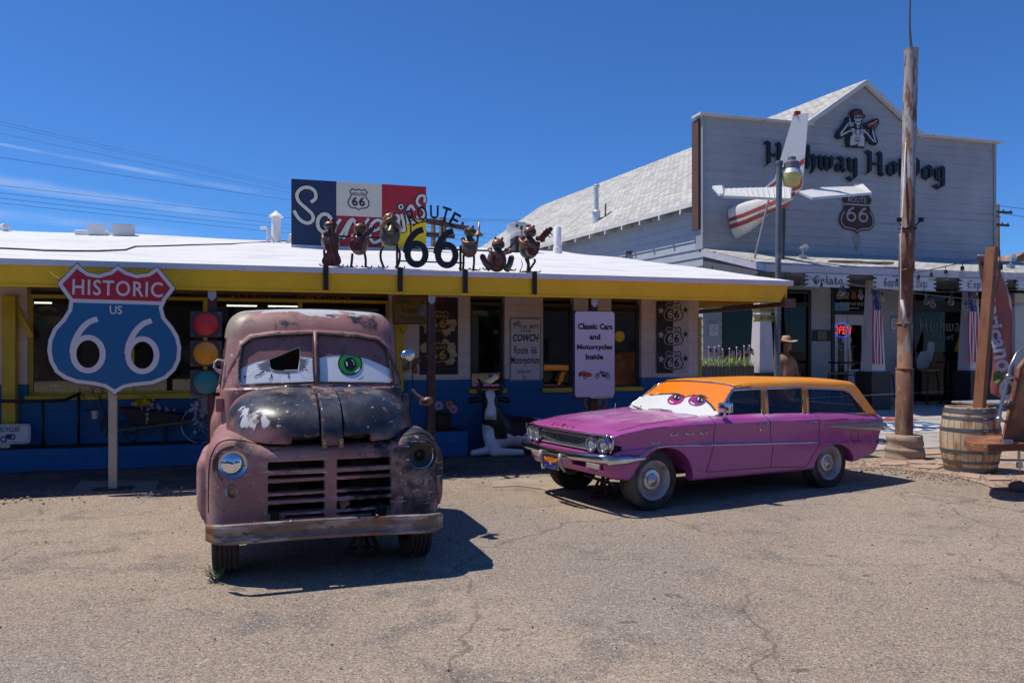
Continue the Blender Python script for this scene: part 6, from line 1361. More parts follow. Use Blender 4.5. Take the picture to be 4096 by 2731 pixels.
t_ = shthing('amber_lamp', 'round glowing amber lamp in the right shop window', 'lamp', 'U', 1172,512, YW + .5)[0]; m = MB(); m.lathe([(0,-.05),(.04,-.045),(.085,-.02),(.10,0)], 24, axis='y'); m.done('lens', pm('amber glow', (.5,.25,.01),.3, emit=(1,.5,.02), es=.12), t_, True)
x, z = SH.onY('U', 1240,900, YW + .75); t_ = thing('old_fender', 'rust coloured old fender standing inside the right window', 'display', SH.W(x, YW + .75,1.0), SH.a); m = MB(); m.prism(catmull([(-.3,0),(-.3,.4),(-.2,.62),(0,.7),(.12,.6),(.1,.3),(.25,0)], 4),0,.3); m.done('panel', pm('old brown fender', (.14,.07,.05),.5, var=.3), t_)
# ---- painted billboard on the roof
BY = 4.5
t_, p, C = board('souvenir_billboard', 'painted plywood billboard in blue, cream, red and yellow on the white roof', 'billboard', 'D', [(92,68),(1187,140),(1183,648),(90,600)], BY, pm('cream billboard', (.60,.55,.48),.6, var=.08, bump=.15, bs=14),.06)
t_.location = SH.W(0,0,0) + (t_.location - SH.W(0,0,0));
m = MB(); m.box(-C.w, C.w, .0,.065,-.14,-.002); m.done('base_rail', pm('white base board', (.62,.62,.64),.6), t_)
BB = lambda nm, c: pm(nm, c, .6, var=.12, vs=4, fine=.08, layers=[((.3,.26,.25),16,.76,.02,(.4,1,3))])
def bpoly(nm, P, y, mat, holes=()): m = MB(); put_poly(m, C.P(P), y, holes); return m.done(nm, mat, p)
xm = lambda a: C(a, 0)[0]
def brect(nm, x0, x1, zt, zb, mat, y=-.002): m = MB(); m.add([(x0, y, zb),(x1, y, zb),(x1, y, zt),(x0, y, zt)], [(0,1,2,3)]); return m.done(nm, mat, p)
zmid = C(640,378)[1]; brect('blue_field', -C.w, xm(457), C.h, 0, BB('navy board paint', (.018,.032,.085))); brect('red_field', xm(826), C.w, C.h, C(1000,395)[1], BB('red board paint', (.36,.018,.035))); brect('red_field', xm(455), xm(826), zmid, 0, BB('red board paint', (.36,.018,.035))); brect('yellow_field', xm(826), C.w, C(1000,395)[1], 0, BB('yellow board paint', (.75,.52,.01)))
mk, mw_ = MB(), MB(); OL = pm('navy outline paint', (.02,.022,.04),.6); CRM = pm('cream letter paint', (.62,.58,.52),.6, var=.08); ti = 0
SV = [([(250,262),(288,232),(284,178),(240,145),(178,150),(138,196),(152,256),(212,312),(262,362),(266,408),(222,432),(160,402),(112,330)], .062),(ellipse(362,432,58,74,16),.068),([(492,400),(455,450),(440,510),(465,548),(500,520),(560,420),(590,400)], .062),([(600,395),(560,450),(528,540),(505,548)], .058),([(600,405),(640,480),(690,430),(720,395)], .055),([(735,500),(810,470),(822,420),(780,410),(740,450),(728,530),(760,590),(830,560)], .06),([(905,420),(880,480)], .05),([(905,430),(940,370),(965,385),(960,440),(995,500),(1010,480)], .055),([(985,360),(1000,420),(1010,500)], .055),([(1040,440),(1030,350),(1060,290),(1090,330)], .055),([(1040,430),(1100,425)], .05),([(1172,265),(1170,215),(1130,215),(1110,265),(1150,310),(1172,350),(1150,390),(1105,380)], .052)]
for P, w in SV: q = catmull(C.P(P),4, False) if len(P) != 16 else C.P(P); stroke(mk, q, w * 1.75,-.004 - ti * .0004, closed=len(P) == 16); stroke(mw_, q, w, -.010 - ti * .0004, closed=len(P) == 16); ti += 1
c = C(980,300); put_poly(mk, ellipse(c[0], c[1], .085,.085,18),-.004); put_poly(mw_, ellipse(c[0], c[1], .055,.055,18),-.010, [ellipse(c[0], c[1], .025,.03,12)])
mk.done('letter_outline', OL, p); mw_.done('lettering', CRM, p)
m = MB(); c = C(637,240); shield66(m, c[0], c[1], C(722,0)[0] - C(552,0)[0], C(0,155)[1] - C(0,330)[1], -.005,.02,.035); m.done('shield_stencil', OL, p)
# ---- frog band and route letters along the eave
FY = .27
FRST = pm('rusted copper sheet', (.19,.085,.055),.42,.45,.4,.3,5,.08,50,.1,25, [((.10,.13,.12),4,.54,.08),((.26,.11,.06),6,.58,.08),((.07,.05,.05),7,.62,.06)])
FGRN = pm('verdigris sheet', (.10,.125,.115),.42,.45,.4,.3,5,.08,50,.1,25, [((.17,.085,.06),4,.56,.08),((.22,.22,.20),7,.62,.06)])
FORG = pm('burnt orange sheet', (.30,.12,.065),.35,.45,.4,.25,6,.05,50,.08,25, [((.12,.13,.12),5,.62,.08)])
FWIN = pm('wine red sheet', (.12,.030,.028),.4,.3,.4,.25,5, layers=[((.20,.08,.05),6,.6,.08)])
FIRON = pm('dark brown iron', (.05,.032,.028),.5,.5,.4,.2)
def frog(label, k, head, mouth, body, eyes, legs, feet, build):
 (hx, htop, hbot, hr),(bx, btop, bbot, br) = head, body; cx_ = (feet[0][0] + feet[-1][0]) / 2; x0, z0 = SH.onY(k, cx_, max(f[1] for f in feet), FY)
 t_ = thing('frog_sculpture', label, 'metal sculpture', SH.W(x0, FY, z0), SH.a, 'metal frog musicians on the eave'); C = On(k, FY, x0, z0); L = lambda a: C(a, 0)[0]; s_ = L(100) - L(0)
 b0, b1 = C(bx, bbot), C(bx, btop); bz = (b0[1] + b1[1]) / 2; rz = (b1[1] - b0[1]) / 2; rx = br * s_ / 100
 m = MB();
 prof = [(rx * math.sin(math.pi * i / 16) * (1 + .10 * math.cos(math.pi * i / 16)), bz + rz * -math.cos(math.pi * i / 16)) for i in range(17)]; n = 24
 for r, z in prof:
  for q in range(n): a = 2 * math.pi * q / n; m.V.append(Vector((b0[0] + r * math.cos(a), r * .78 * math.sin(a), z)))
 m.F = [(i * n + q, i * n + (q + 1) % n, (i + 1) * n + (q + 1) % n, (i + 1) * n + q) for i in range(16) for q in range(n)]; m.mi = [0] * len(m.F); m.done('body', FRST if build % 2 else FGRN, t_, True)
 h = C(hx, htop); zm = C(hx, mouth)[1]; hb = C(hx, hbot)[1]; r = hr * s_ / 100
 m = MB(); V = []; n = 24
 def dome(zc, hgt, up, m):
  V = []
  for i in range(7):
   a = math.pi / 2 * i / 6
   for q in range(n): t = 2 * math.pi * q / n; V.append((h[0] + r * math.cos(a) * math.cos(t),-.03 + r * .85 * math.cos(a) * math.sin(t), zc + (hgt * math.sin(a) if up else -hgt * math.sin(a))))
  m.add(V, [(i * n + q, i * n + (q + 1) % n, (i + 1) * n + (q + 1) % n, (i + 1) * n + q) for i in range(6) for q in range(n)])
 dome(zm + .004, h[1] - zm, True, m); hd = m.done('head', FORG, t_, True); m = MB(); dome(zm - .006, zm - hb, False, m); m.done('jaw', FGRN, hd, True); m = MB(); m.lathe([(0, zm - .004),(r * .93, zm - .004),(r * .93, zm + .002),(0, zm + .002)], 24,(h[0], -.03,0)); m.done('mouth', BLACK, hd)
 for e in eyes: c = C(*e); m = MB(); m.ball((c[0], -.05, c[1]),.020,10,8); m.tube([(c[0], -.05, c[1] - .01),(c[0], -.04, c[1] - .05)], .008,6); m.done('eye', FIRON, hd, True)
 for P in legs: m = MB(); m.tube([(a, -.01 - .0 * i, b) for i, (a, b) in enumerate(catmull(C.P(P),4, False))], .017,8); m.done('leg', FIRON, t_, True)
 for f in feet:
  c = C(*f); w = 95 * s_ / 100; m = MB(); m.tube([(c[0] - w, -.05,.03),(c[0] - w * .85,-.05,.012),(c[0], -.02,.022),(c[0] + w * .85,-.05,.012),(c[0] + w, -.05,.03)], [.008,.008,.014,.008,.008], 6); m.tube([(c[0], -.02,.02),(c[0], -.12,.01)], .009,6); m.ball((c[0] - w, -.05,.032),.012,6,5); m.ball((c[0] + w, -.05,.032),.012,6,5); m.done('foot', FIRON, t_, True)
 return t_, C, s_ / 100, rx
def arm(t_, C, P, hand, y=-.2, r=.022):
 m = MB(); q = catmull(C.P(P),4, False); n = len(q); m.tube([(a, -.06 + (y + .06) * min(1, i / (n * .5)), b) for i, (a, b) in enumerate(q)], [r * (1.25 - .5 * i / n) for i in range(n)], 8); a_ = m.done('arm', FRST, t_, True); m = MB(); m.prism(C.P(hand), y - .012, y); m.done('hand', FGRN, a_)
def inst(t_, C, P, y0, y1, mat=None): m = MB(); m.prism(catmull(C.P(P),3), y0, y1); return m.done('instrument', mat or FWIN, t_)
def neck(par, C, a, b, w, y, heads=None, pegs=()):
 p, q = C(*a), C(*b); m = MB(); d = Vector((q[0] - p[0], 0, q[1] - p[1])).normalized(); n = Vector((-d.z, 0, d.x)) * w; A = Vector((p[0], y, p[1])); B = Vector((q[0], y, q[1])); T = Vector((0,.025,0))
 m.add([A - n, A + n, B + n, B - n, A - n + T, A + n + T, B + n + T, B - n + T], [(0,1,2,3),(7,6,5,4),(0,4,5,1),(1,5,6,2),(2,6,7,3),(3,7,4,0)])
 if heads: m.prism(C.P(heads), y - .002, y + .02)
 for g in pegs: m.tube([(*[C(*g[0])[0]], y, C(*g[0])[1]),(C(*g[1])[0], y, C(*g[1])[1])], .008,6)
 m.done('neck', FWIN, par)
t_, C, s_, rx = frog('metal frog playing an upright bass, leftmost of the frog band', 'O', (405,325,505,136),408,(400,500,900,186),((358,303),(438,310)),([(275,880),(285,1050),(288,1222)], [(530,880),(535,1050),(545,1222)]),((285,1222),(550,1225)),0)
b_ = inst(t_, C, [(345,800),(285,830),(275,900),(318,950),(280,1000),(220,1110),(235,1185),(310,1222),(500,1225),(572,1190),(586,1120),(545,1010),(520,940),(545,890),(520,820),(450,790)], -.26,-.18); neck(b_, C, (420,820),(440,480),.028,-.275, [(420,500),(418,400),(448,355),(482,400),(470,500)]); arm(t_, C, [(300,560),(240,640),(270,740),(370,740)], [(250,740),(370,730),(385,745),(330,810),(262,840)], -.27)
m = MB()
for i in range(8): a, b = C(405,560 + i * 38), C(462,568 + i * 38); m.tube([(a[0], -.28, a[1]),(b[0], -.28, b[1])], .006,5)
p, q = C(345,740), C(475,1220); m.tube([(p[0], -.3, p[1]),(q[0], -.3, q[1])], .006,5); m.done('strings', FORG, b_)
t_, C, s_, rx = frog('metal frog strumming a round guitar, second from the left in the frog band', 'O', (982,365,575,136),462,(965,560,985,178),((910,353),(1046,362)),([(830,950),(818,1100),(800,1240)], [(1065,930),(1090,1080),(1088,1245)]),((820,1240),(1110,1248)),1)
b_ = inst(t_, C, [(735,830),(760,770),(820,740),(880,730),(920,670),(1000,650),(1040,710),(1010,790),(1000,860),(950,930),(860,950),(770,910)], -.25,-.17); neck(b_, C, (1010,690),(1185,520),.032,-.26, [(1160,520),(1200,440),(1255,480),(1205,545)], (((1150,450),(1185,430)),((1240,530),(1275,500)))); arm(t_, C, [(860,600),(800,670),(860,720)], [(835,680),(945,700),(912,740),(915,790),(870,770),(825,810)], -.27); arm(t_, C, [(1080,600),(1100,680),(1060,720)], [(1040,690),(1110,660),(1120,700),(1070,770),(1040,760)], -.27)
t_, C, s_, rx = frog('tallest metal frog blowing a brass horn, beside the big black letters', 'O', (1567,158,372,140),288,(1570,330,832,212),((1504,150),(1642,160)),([(1440,810),(1385,930),(1390,1080),(1455,1248)], [(1690,810),(1755,930),(1750,1090),(1690,1258)]),((1425,1252),(1755,1258)),0)
m = MB(); a, b = C(1548,385), C(1500,615); A, B = Vector((a[0], -.33, a[1])), Vector((b[0], -.40, b[1])); m.tube([A + Vector((.01,.1,.08)), A, A * .5 + B * .5, A * .15 + B * .85, B], [.012,.012,.022,.04,.052], 12, False); m.done('instrument', pm('brass horn', (.42,.30,.13),.35,.7), t_, True); arm(t_, C, [(1385,460),(1440,390),(1550,330)], [(1480,370),(1545,300),(1575,335),(1560,380),(1520,400)], -.34,.03); arm(t_, C, [(1750,500),(1660,470),(1570,420)], [(1545,410),(1600,380),(1620,420),(1580,460)], -.34,.026)
t_, C, s_, rx = frog('metal frog holding a trombone upright, right of the big black letters', 'P', (840,428,612,122),512,(830,590,992,158),((783,418),(888,420)),([(722,940),(722,1100),(708,1255)], [(915,940),(920,1080),(902,1243)]),((722,1248),(928,1240)),0)
m = MB(); P = lambda a, b, y: (C(a, b)[0], y, C(a, b)[1]); m.tube([P(938,372,-.27), P(918,640,-.27), P(880,925,-.27)], .014,8); m.tube([P(900,560,-.29), P(890,740,-.29), P(905,690,-.29)], .010,8); m.tube([P(928,540,-.27), P(926,585,-.27), P(925,622,-.27)], [.015,.045,.075], 14, False); m.done('instrument', pm('dull copper tube', (.30,.15,.09),.35,.6), t_, True); arm(t_, C, [(700,660),(690,740),(800,770),(890,740)], [(740,730),(880,745),(890,785),(760,790)], -.26,.028)
t_, C, s_, rx = frog('squat seated metal frog plucking a round lute, second from the right in the frog band', 'P', (1368,640,838,126),762,(1350,800,1260,190),((1308,632),(1436,640)),(),((1165,1245),(1600,1245)),1)
for P_ in (((1070,985),(1110,1100),(1200,1220)),((1607,1005),(1570,1120),(1490,1235))):
 m = MB(); q = C.P(P_); m.tube([(a, -.05 - .03 * i, b) for i, (a, b) in enumerate(q)], [.045,.045,.05], 12); m.ball((q[0][0], -.05, q[0][1]),.045,12,8); m.done('leg', FRST, t_, True)
c = C(1290,1085); m = MB(); m.prism(ellipse(c[0], c[1], .105,.115,24),-.27,-.2); b_ = m.done('instrument', FWIN, t_); neck(b_, C, (1360,980),(1600,740),.012,-.26, None, (((1575,700),(1640,775)),((1600,680),(1655,745)))); arm(t_, C, [(1210,850),(1145,880),(1180,950),(1280,990)], [(1240,980),(1340,970),(1330,1060),(1285,1030),(1235,1065)], -.28,.026); arm(t_, C, [(1500,860),(1535,900),(1500,930),(1400,960)], [(1400,940),(1440,930),(1420,980)], -.26,.024)
t_, C, s_, rx = frog('metal frog with crossed legs playing a small lute, rightmost of the frog band', 'P', (1965,410,612,126),522,(1950,590,1020,188),((1910,408),(2028,412)),([(1885,1010),(1935,1120),(1960,1285)], [(2045,1020),(2065,1065),(1990,1180),(1915,1280)]),((1860,1285),(2060,1280)),1)
b_ = inst(t_, C, [(1815,850),(1900,760),(2050,735),(2050,850),(2010,960),(1930,1000),(1840,960)], -.27,-.2); neck(b_, C, (2080,680),(2240,520),.045,-.24, [(2205,530),(2240,460),(2290,460),(2310,510),(2260,560)], (((2125,525),(2255,655)),((2170,480),(2300,615)))); arm(t_, C, [(1830,630),(1725,680),(1760,780),(1900,830),(1960,850)], [(1900,830),(2005,830),(1995,880),(1950,935)], -.29,.03); arm(t_, C, [(2090,640),(2150,680),(2110,720)], [(2080,690),(2160,670),(2170,730),(2100,740)], -.2,.03)
m = MB()
for a in (1860,1955,2000): p, q, r = C(a, 1020), C(a + 20,1110), C(a - 10 - (a < 1900) * 30,1275); m.tube([(p[0], .12, p[1]),(q[0], .12, q[1]),(r[0], .12, r[1])], .006,5)
m.done('wire_stool', FIRON, t_)
# rail, straps
x0, z0 = SH.onY('D', 370,800,.3); t_ = thing('sculpture_rack', 'thin black steel rail with four straps holding the frogs and letters on the eave', 'rack', SH.W(0,0,0), SH.a)
m = MB(); P = [SH.onY('D', a, b, .33) for a, b in ((340,536),(820,550),(1000,622),(1480,640),(1930,665))]; zr_ = SH.onY('D', 700,547,.33); zr2 = SH.onY('D', 1500,648,.33)
m.box(P[0][0], P[1][0], .32,.34, zr_[1] - .012, zr_[1] + .012); m.box(P[2][0], P[4][0], .32,.34, zr2[1] - .012, zr2[1] + .012)
a, b = SH.onY('D', 975,738,.33), SH.onY('D', 1485,750,.33); m.box(a[0], b[0], .321,.339, a[1] - .01, a[1] + .01); m.done('rail', FIRON, t_)
for a in (372,975,1503,2065):
 x, z = SH.onY('D', a, 840,-.05); m = MB(); m.box(x - .035, x + .035,-.058,-.047,2.50,2.815); m.box(x - .035, x + .035,-.058,.26,2.815,2.83); m.box(x - .015, x + .015,.25,.28,2.83,3.2 if a > 900 else 2.95); m.ball((x, -.06,2.53),.008,6,5); m.ball((x, -.06,2.66),.008,6,5); m.done('strap', FIRON, t_)
# ROUTE 66 letters
x0, z0 = SH.onY('D', 1225,790,.25); t_ = thing('route_letters', 'big black metal letters reading route 66 standing on the eave', 'letter sign', SH.W(x0,.25, z0), SH.a); C = On('D', .25, x0, z0)
LET = pm('black letter metal', (.016,.017,.022),.4, var=.1); m = MB()
for (a, b, c, d) in ((1008,1203,475,790),(1255,1446,487,796)):
 p, q = C(a, d), C(b, c); cx_, cz_ = (p[0] + q[0]) / 2,(p[1] + q[1]) / 2; ro, ri, tlp = six(cx_, cz_, q[0] - p[0], q[1] - p[1], .088); m = MB(); m.prism(ro, -.03,.0, [ri]); tlp[0] = tlp[0]; m.prism(tlp, -.031,.001); m.done('digit', LET, t_)
for ch, cx_, cy_, w, h, rt in (('R', 1067,385,78,125,20),('O', 1150,355,88,125,12),('U', 1250,345,76,118,0),('T', 1340,365,80,130,-16),('E', 1415,408,74,125,-27)):
 c = C(cx_, cy_); sw, sh_ = w * (C(100,0)[0] - C(0,0)[0]) / 100, h * (C(0,0)[1] - C(0,100)[1]) / 100; m = MB(); V, F, _ = text_mesh(ch, .012); cr, sr = math.cos(R_(rt)), math.sin(R_(rt)); E = {}
 P = [((a - .5) * sw, (b - .5) * sh_) for a, b in V]; P = [(c[0] + a * cr - b * sr, c[1] + a * sr + b * cr) for a, b in P]; n = len(P)
 for f in F:
  for i in range(len(f)): e = (f[i], f[(i + 1) % len(f)]); E[tuple(sorted(e))] = E.get(tuple(sorted(e)), []) + [e]
 m.add([(a, -.03, b) for a, b in P] + [(a, 0, b) for a, b in P], [tuple(f) for f in F] + [tuple(n + i for i in f[::-1]) for f in F] + [(v[0][0], n + v[0][0], n + v[0][1], v[0][1]) for v in E.values() if len(v) == 1]); m.done('letter', LET, t_)
m = MB(); P = catmull(C.P([(1075,455),(1130,428),(1240,410),(1330,425),(1400,465)]),5, False); m.tube([(a, -.015, b) for a, b in P], .012,6)
for a, b, c, d in ((1060,450,1062,505),(1315,430,1315,515)): p, q = C(a, b), C(c, d); m.tube([(p[0], .0, p[1]),(q[0], .0, q[1] - .02)], .012,6)
m.done('support_bar', FIRON, t_)
# ---- cow bench
x, z = SH.onY('T', 800,1412,1.45); t_ = thing('cow_statue', 'black and white cow statue lying on the walk by the blue wall', 'statue', SH.W(x, 1.45,0), SH.a - R_(6))
def f_cow(x, y, z):
 b = sell(x, y, z, (.10,.02,.40),(.21,.21,.36)); b = smin(b, scap(x, y, z, (.22,.14,.36),(.85,.30,.31),.27,.25),.1); b = smin(b, sell(x, y, z, (.82,.05,.2),(.30,.22,.2)),.08)
 b = smin(b, scap(x, y, z, (.08,-.02,.56),(.0,-.08,.84),.19,.13),.08); b = smin(b, scap(x, y, z, (0,-.10,.93),(-.015,-.23,.70),.125,.085),.05); b = smin(b, sell(x, y, z, (-.015,-.245,.675),(.085,.075,.062)),.03)
 for s_ in (-1,1): b = smin(b, scap(x, y, z, (s_ * .09,-.07,.92),(s_ * .29,-.06,.885),.035,.055),.03)
 b = smin(b, scap(x, y, z, (-.28,-.18,.06),(.02,-.12,.09),.05,.07),.04); b = smin(b, scap(x, y, z, (.05,-.26,.075),(.48,-.24,.06),.07,.05),.04); b = smin(b, scap(x, y, z, (.0,-.1,.3),(.06,-.22,.1),.10,.08),.06); b = smin(b, scap(x, y, z, (.02,-.08,.3),(.0,-.14,.12),.09,.08),.05)
 return b
def cow_mat():
 t = NT('cow paint'); X, Y, Z = t.xyz('X'), t.xyz('Y'), t.xyz('Z'); v = t.noise(2.3,2,.4, off=11); v = t.math('ADD', v, t.lin(Z, .15,.6,-.13,.05)); blk = t.sstep(v, .485,.50)
 hd = t.math('MULTIPLY', t.sstep(Z, .58,.60),1.0); wdt = t.math('ADD', t.lin(Z, .68,.98,.085,.07), t.math('MULTIPLY', t.sstep(t.math('ABSOLUTE', t.math('SUBTRACT', Z, .86)),.12,.02),-.03)); blz = t.math('MULTIPLY', t.sstep(t.math('SUBTRACT', t.math('ABSOLUTE', t.math('ADD', X, .01)), wdt),.01,0), t.sstep(Y, -.10,-.13)); nk = t.math('MULTIPLY', t.math('MULTIPLY', t.sstep(t.math('ADD', X, t.math('MULTIPLY', v, .25)),.15,.165), t.sstep(X, .28,.26)), t.math('MULTIPLY', t.sstep(Z, .26,.28), t.sstep(Z, .66,.6))); blk = t.math('MAXIMUM', blk, nk)
 f = t.math('MAXIMUM', blk, hd); f = t.math('MULTIPLY', f, t.math('SUBTRACT', 1, t.math('MULTIPLY', blz, hd))); ft = t.sstep(Z, .14,.12); f = t.math('MULTIPLY', f, t.math('SUBTRACT', 1, t.math('MULTIPLY', ft, t.sstep(X, .40,.38))))
 c = t.mix(f, (.76,.74,.75),(.014,.014,.016)); c = t.mix(1, c, t.comb(t.lin(t.noise(6,4),.25,.75,.85,1.12)), 'MULTIPLY'); t.bsdf(c, .42,0,.4); return t.m
cm = cow_mat(); sdf_obj('body', f_cow, (-.45,-.45,-.02),(1.2,.65,1.1),.014, cm, t_)
for s_ in (-1,1):
 m = MB(); m.tube([(s_ * .08,-.08,1.0),(s_ * .17,-.08,1.02),(s_ * .205,-.09,1.09),(s_ * .155,-.12,1.18)], [.045,.042,.033,.015], 10); m.done('horn', flat('dark horn', (.03,.03,.033),.4), t_, True); m = MB(); m.ball((s_ * .085,-.18,.885),.016,8,6); m.done('eye', flat('dark eye', (.01,.01,.01),.15), t_, True)
 m = MB(); m.ball((-.015 + s_ * .035,-.31,.68),(.014,.008,.009),8,6); m.done('nostril', flat('grey nostril', (.2,.18,.18)), t_, True)
# ---- flower pot with metal daisies on the small planter
x, z = SH.onY('T', 385,1240,1.62); t_ = thing('flower_pot', 'brown pot with metal daisies on the small blue planter', 'flower pot', SH.W(x, 1.62,.412), SH.a)
m = MB(); m.lathe([(0,0),(.10,0),(.115,.03),(.13,.19),(.145,.2),(.145,.24),(.125,.24),(.12,.2),(0,.19)], 20); m.done('pot', pm('dark brown pot', (.05,.03,.022),.6), t_, 40)
def flower(par, c, r, colr, cc, stem, n=10):
 m = MB(); m.tube([stem, ((stem[0] + c[0]) / 2 + .01, c[1], (stem[2] + c[2]) / 2), c], .006,5); f = m.done('stem', flat('flower stem', (.05,.12,.04)), par)
 m = MB()
 for i in range(n): a = 2 * math.pi * i / n; M3 = Matrix.Rotation(-a, 3, 'Y'); m.ball((c[0] + r * .6 * math.cos(a), c[1] - .006 - .001 * (i % 2), c[2] + r * .6 * math.sin(a)),(r * .42,.006, r * .2),8,5, M3)
 m.done('petals', flat(*colr), f, True); m = MB(); m.ball((c[0], c[1] - .012, c[2]),(r * .28,.012, r * .28),10,6); m.done('flower_centre', flat(*cc), f, True)
C = On('T', 1.62, x, .412)
for a, b, r, nm in ((342,990,.085,('lilac petals', (.42,.38,.55))),(440,980,.075,('orange petals', (.55,.18,.04))),(472,1020,.08,('pink petals', (.50,.30,.42)))): c = C(a, b); flower(t_, (c[0], -.04, c[1]), r, nm, ('flower core', (.2,.1,.03)),(c[0] * .4,0,.2))
m = MB()
for i in range(14): a = i * 2.4; m.add([(0,0,.2),(.12 * math.cos(a) + .02,.12 * math.sin(a),.3 + .02 * (i % 5)),(.14 * math.cos(a),.14 * math.sin(a) + .02,.26)], [(0,1,2)])
m.done('leaves', flat('pot leaves', (.03,.08,.03)), t_)
# propeller flower spinner
x, z = SH.onY('T', 105,620,1.0); t_ = thing('garden_spinner', 'brown metal flower spinner on a thin stem beside the truck cab', 'garden ornament', SH.W(x, 1.0,0), SH.a)
m = MB(); m.tube([(.0,0, z),(.02,0, z - .3),(-.02,0, z - .6),(-.03,0,0)], .008,6); m.done('stem', FIRON, t_)
for i in range(4): a = .5 + i * math.pi / 2; m = MB(); m.ball((.085 * math.cos(a),-.01, z + .085 * math.sin(a)),(.075,.012,.05),12,8, Matrix.Rotation(-a, 3, 'Y')); m.done('petal', pm('amber brown metal', (.16,.09,.025),.35,.5, var=.4, vs=9), t_, True)
x, z = SH.onY('T', 205,145,.5); t_ = thing('glass_ornament', 'clear glass ornament hanging under the eave by the post', 'ornament', SH.W(x, .5, z), SH.a); m = MB(); m.lathe([(0,.11),(.03,.1),(.07,.03),(.08,-.02),(.05,-.06),(.0,-.075)], 12); m.done('shade', pm('cut glass', (.30,.29,.30),.08,.3,.8,.2,20), t_, 30); m = MB(); m.tube([(0,0,.1),(0,0,2.55 - z)], .004,5); m.done('cord', FIRON, t_)
# ---- long planter: wheelbarrow, cart wheel, wire figure, railing, small sign
x, z = SH.onY('R', 1650,560,1.72); t_ = thing('wheelbarrow', 'old dark wheelbarrow planted with flowers in the long blue planter', 'wheelbarrow', SH.W(x, 1.72,.32), SH.a); C = On('R', 1.72, x, .32)
IRON = pm('old dark iron', (.045,.032,.028),.7,.2, var=.3)
m = MB(); P = C.P([(1340,355),(2060,440),(1980,530),(1510,525)]); m.prism(P, -.16,.16); m.done('tray', IRON, t_)
m = MB();
for y in (-.17,.17): m.tube([(*C(1330,610)[:1], y, C(1330,610)[1]),(C(2200,505)[0], y, C(2200,505)[1])], .022,5)
m.done('handle', pm('grey handle wood', (.12,.10,.085),.8), t_)
m = MB(); c = C(1400,600); rr = .17; m.tube([(c[0] + rr * math.cos(a),0, rr + rr * math.sin(a)) for a in [i * math.pi / 12 for i in range(24)]], .014,6, closed=True)
for i in range(6): a = i * math.pi / 3; m.tube([(c[0], 0, rr),(c[0] + rr * math.cos(a),0, rr + rr * math.sin(a))], .008,5)
m.done('wheel', IRON, t_)
m = MB()
for y in (-.13,.13): q = C(1850,560); m.tube([(q[0], y, q[1]),(q[0], y, 0)], .014,5)
m.done('leg', IRON, t_)
random.seed(5)
def clump(par, nm, c, r, n, s, mat):
 m = MB()
 for i in range(n): p = (c[0] + random.gauss(0, r[0]), c[1] + random.gauss(0, r[1]), c[2] + random.gauss(0, r[2])); m.ball(p, s * random.uniform(.7,1.2),7,5)
 return m.done(nm, mat, par, True)
c = C(1610,315); clump(t_, 'yellow_blooms', (c[0], -.06, c[1]),(.06,.04,.035),26,.028, flat('yellow blossom', (.55,.34,.01))); c = C(1780,365); clump(t_, 'pale_blooms', (c[0], -.08, c[1]),(.09,.04,.025),20,.02, flat('pale blossom', (.36,.33,.40))); c = C(1680,490); clump(t_, 'pale_blooms', (c[0], -.19, c[1] + .02),(.015,.01,.07),9,.018, flat('pale blossom', (.36,.33,.40)))
x, z = SH.onY('R', 2250,640,1.62); t_ = thing('planter_wheel', 'white wire cart wheel planter with a garland of pale flowers', 'garden ornament', SH.W(x, 1.62,.32), SH.a); C = On('R', 1.62, x, .32); WIRE = pm('white wire', (.42,.42,.46),.5)
r = .27; m = MB(); m.tube([(r * math.cos(a),0, r + r * math.sin(a)) for a in [i * math.pi / 16 for i in range(32)]], .008,5, closed=True)
for i in range(5): a = i * 2 * math.pi / 5 + .3; m.tube([(0,0, r),(.10 * math.cos(a - .35),0, r + .10 * math.sin(a - .35)),(r * math.cos(a),0, r + r * math.sin(a)),(.10 * math.cos(a + .35),0, r + .10 * math.sin(a + .35)),(0,0, r)], .004,5)
m.done('wheel', WIRE, t_); clump(t_, 'garland', (-.06,-.06,.52),(.035,.03,.16),34,.028, flat('lilac white blossom', (.40,.37,.44))); m = MB(); m.lathe([(0,.42),(.09,.42),(.1,.68),(0,.68)], 14,(.06,.02,0)); m.done('pail', pm('grey pail', (.25,.25,.27),.5), t_)
x, z = SH.onY('R', 1150,650,1.7); t_ = thing('wire_figure', 'thin scrap wire figure holding a fishing rod and a pail', 'garden ornament', SH.W(x, 1.7,.32), SH.a); C = On('R', 1.7, x, .32)
W3 = lambda P, y=0: [(a, y, b) for a, b in C.P(P)]
m = MB()
for P, rr in (([(1115,235),(1150,350),(1180,440)], .012),([(1060,280),(1190,255),(1190,320),(1070,335),(1060,280)], .007),([(1080,330),(1075,400)], .007),([(880,130),(940,260),(1010,400)], .005),([(1150,560),(1130,650)], .012),([(1210,560),(1180,700)], .012),([(960,390),(1030,380)], .02)): m.tube(W3(P), rr, 5)
m.tube(W3(ellipse(1090,190,55,55,16)),.007,5, closed=True); m.tube(W3([(1070,210),(1090,222),(1115,205)]),.005,5); m.prism(C.P([(1180,440),(1235,520),(1230,580),(1110,600),(1140,510)]),-.02,.02); m.done('figure', IRON, t_)
c = C(1075,440); m = MB(); m.lathe([(0,-.06),(.055,-.06),(.065,.06),(.06,.06),(.05,-.05)], 14,(c[0], -.03, c[1])); m.done('pail', pm('zinc pail', (.36,.36,.38),.4,.6), t_, 40)
x, z = SH.onY('R', 480,800,1.58); t_ = thing('hand_rail', 'black pipe hand rail at the left end of the long planter', 'railing', SH.W(x, 1.58,.30), SH.a); C = On('R', 1.58, x, .30)
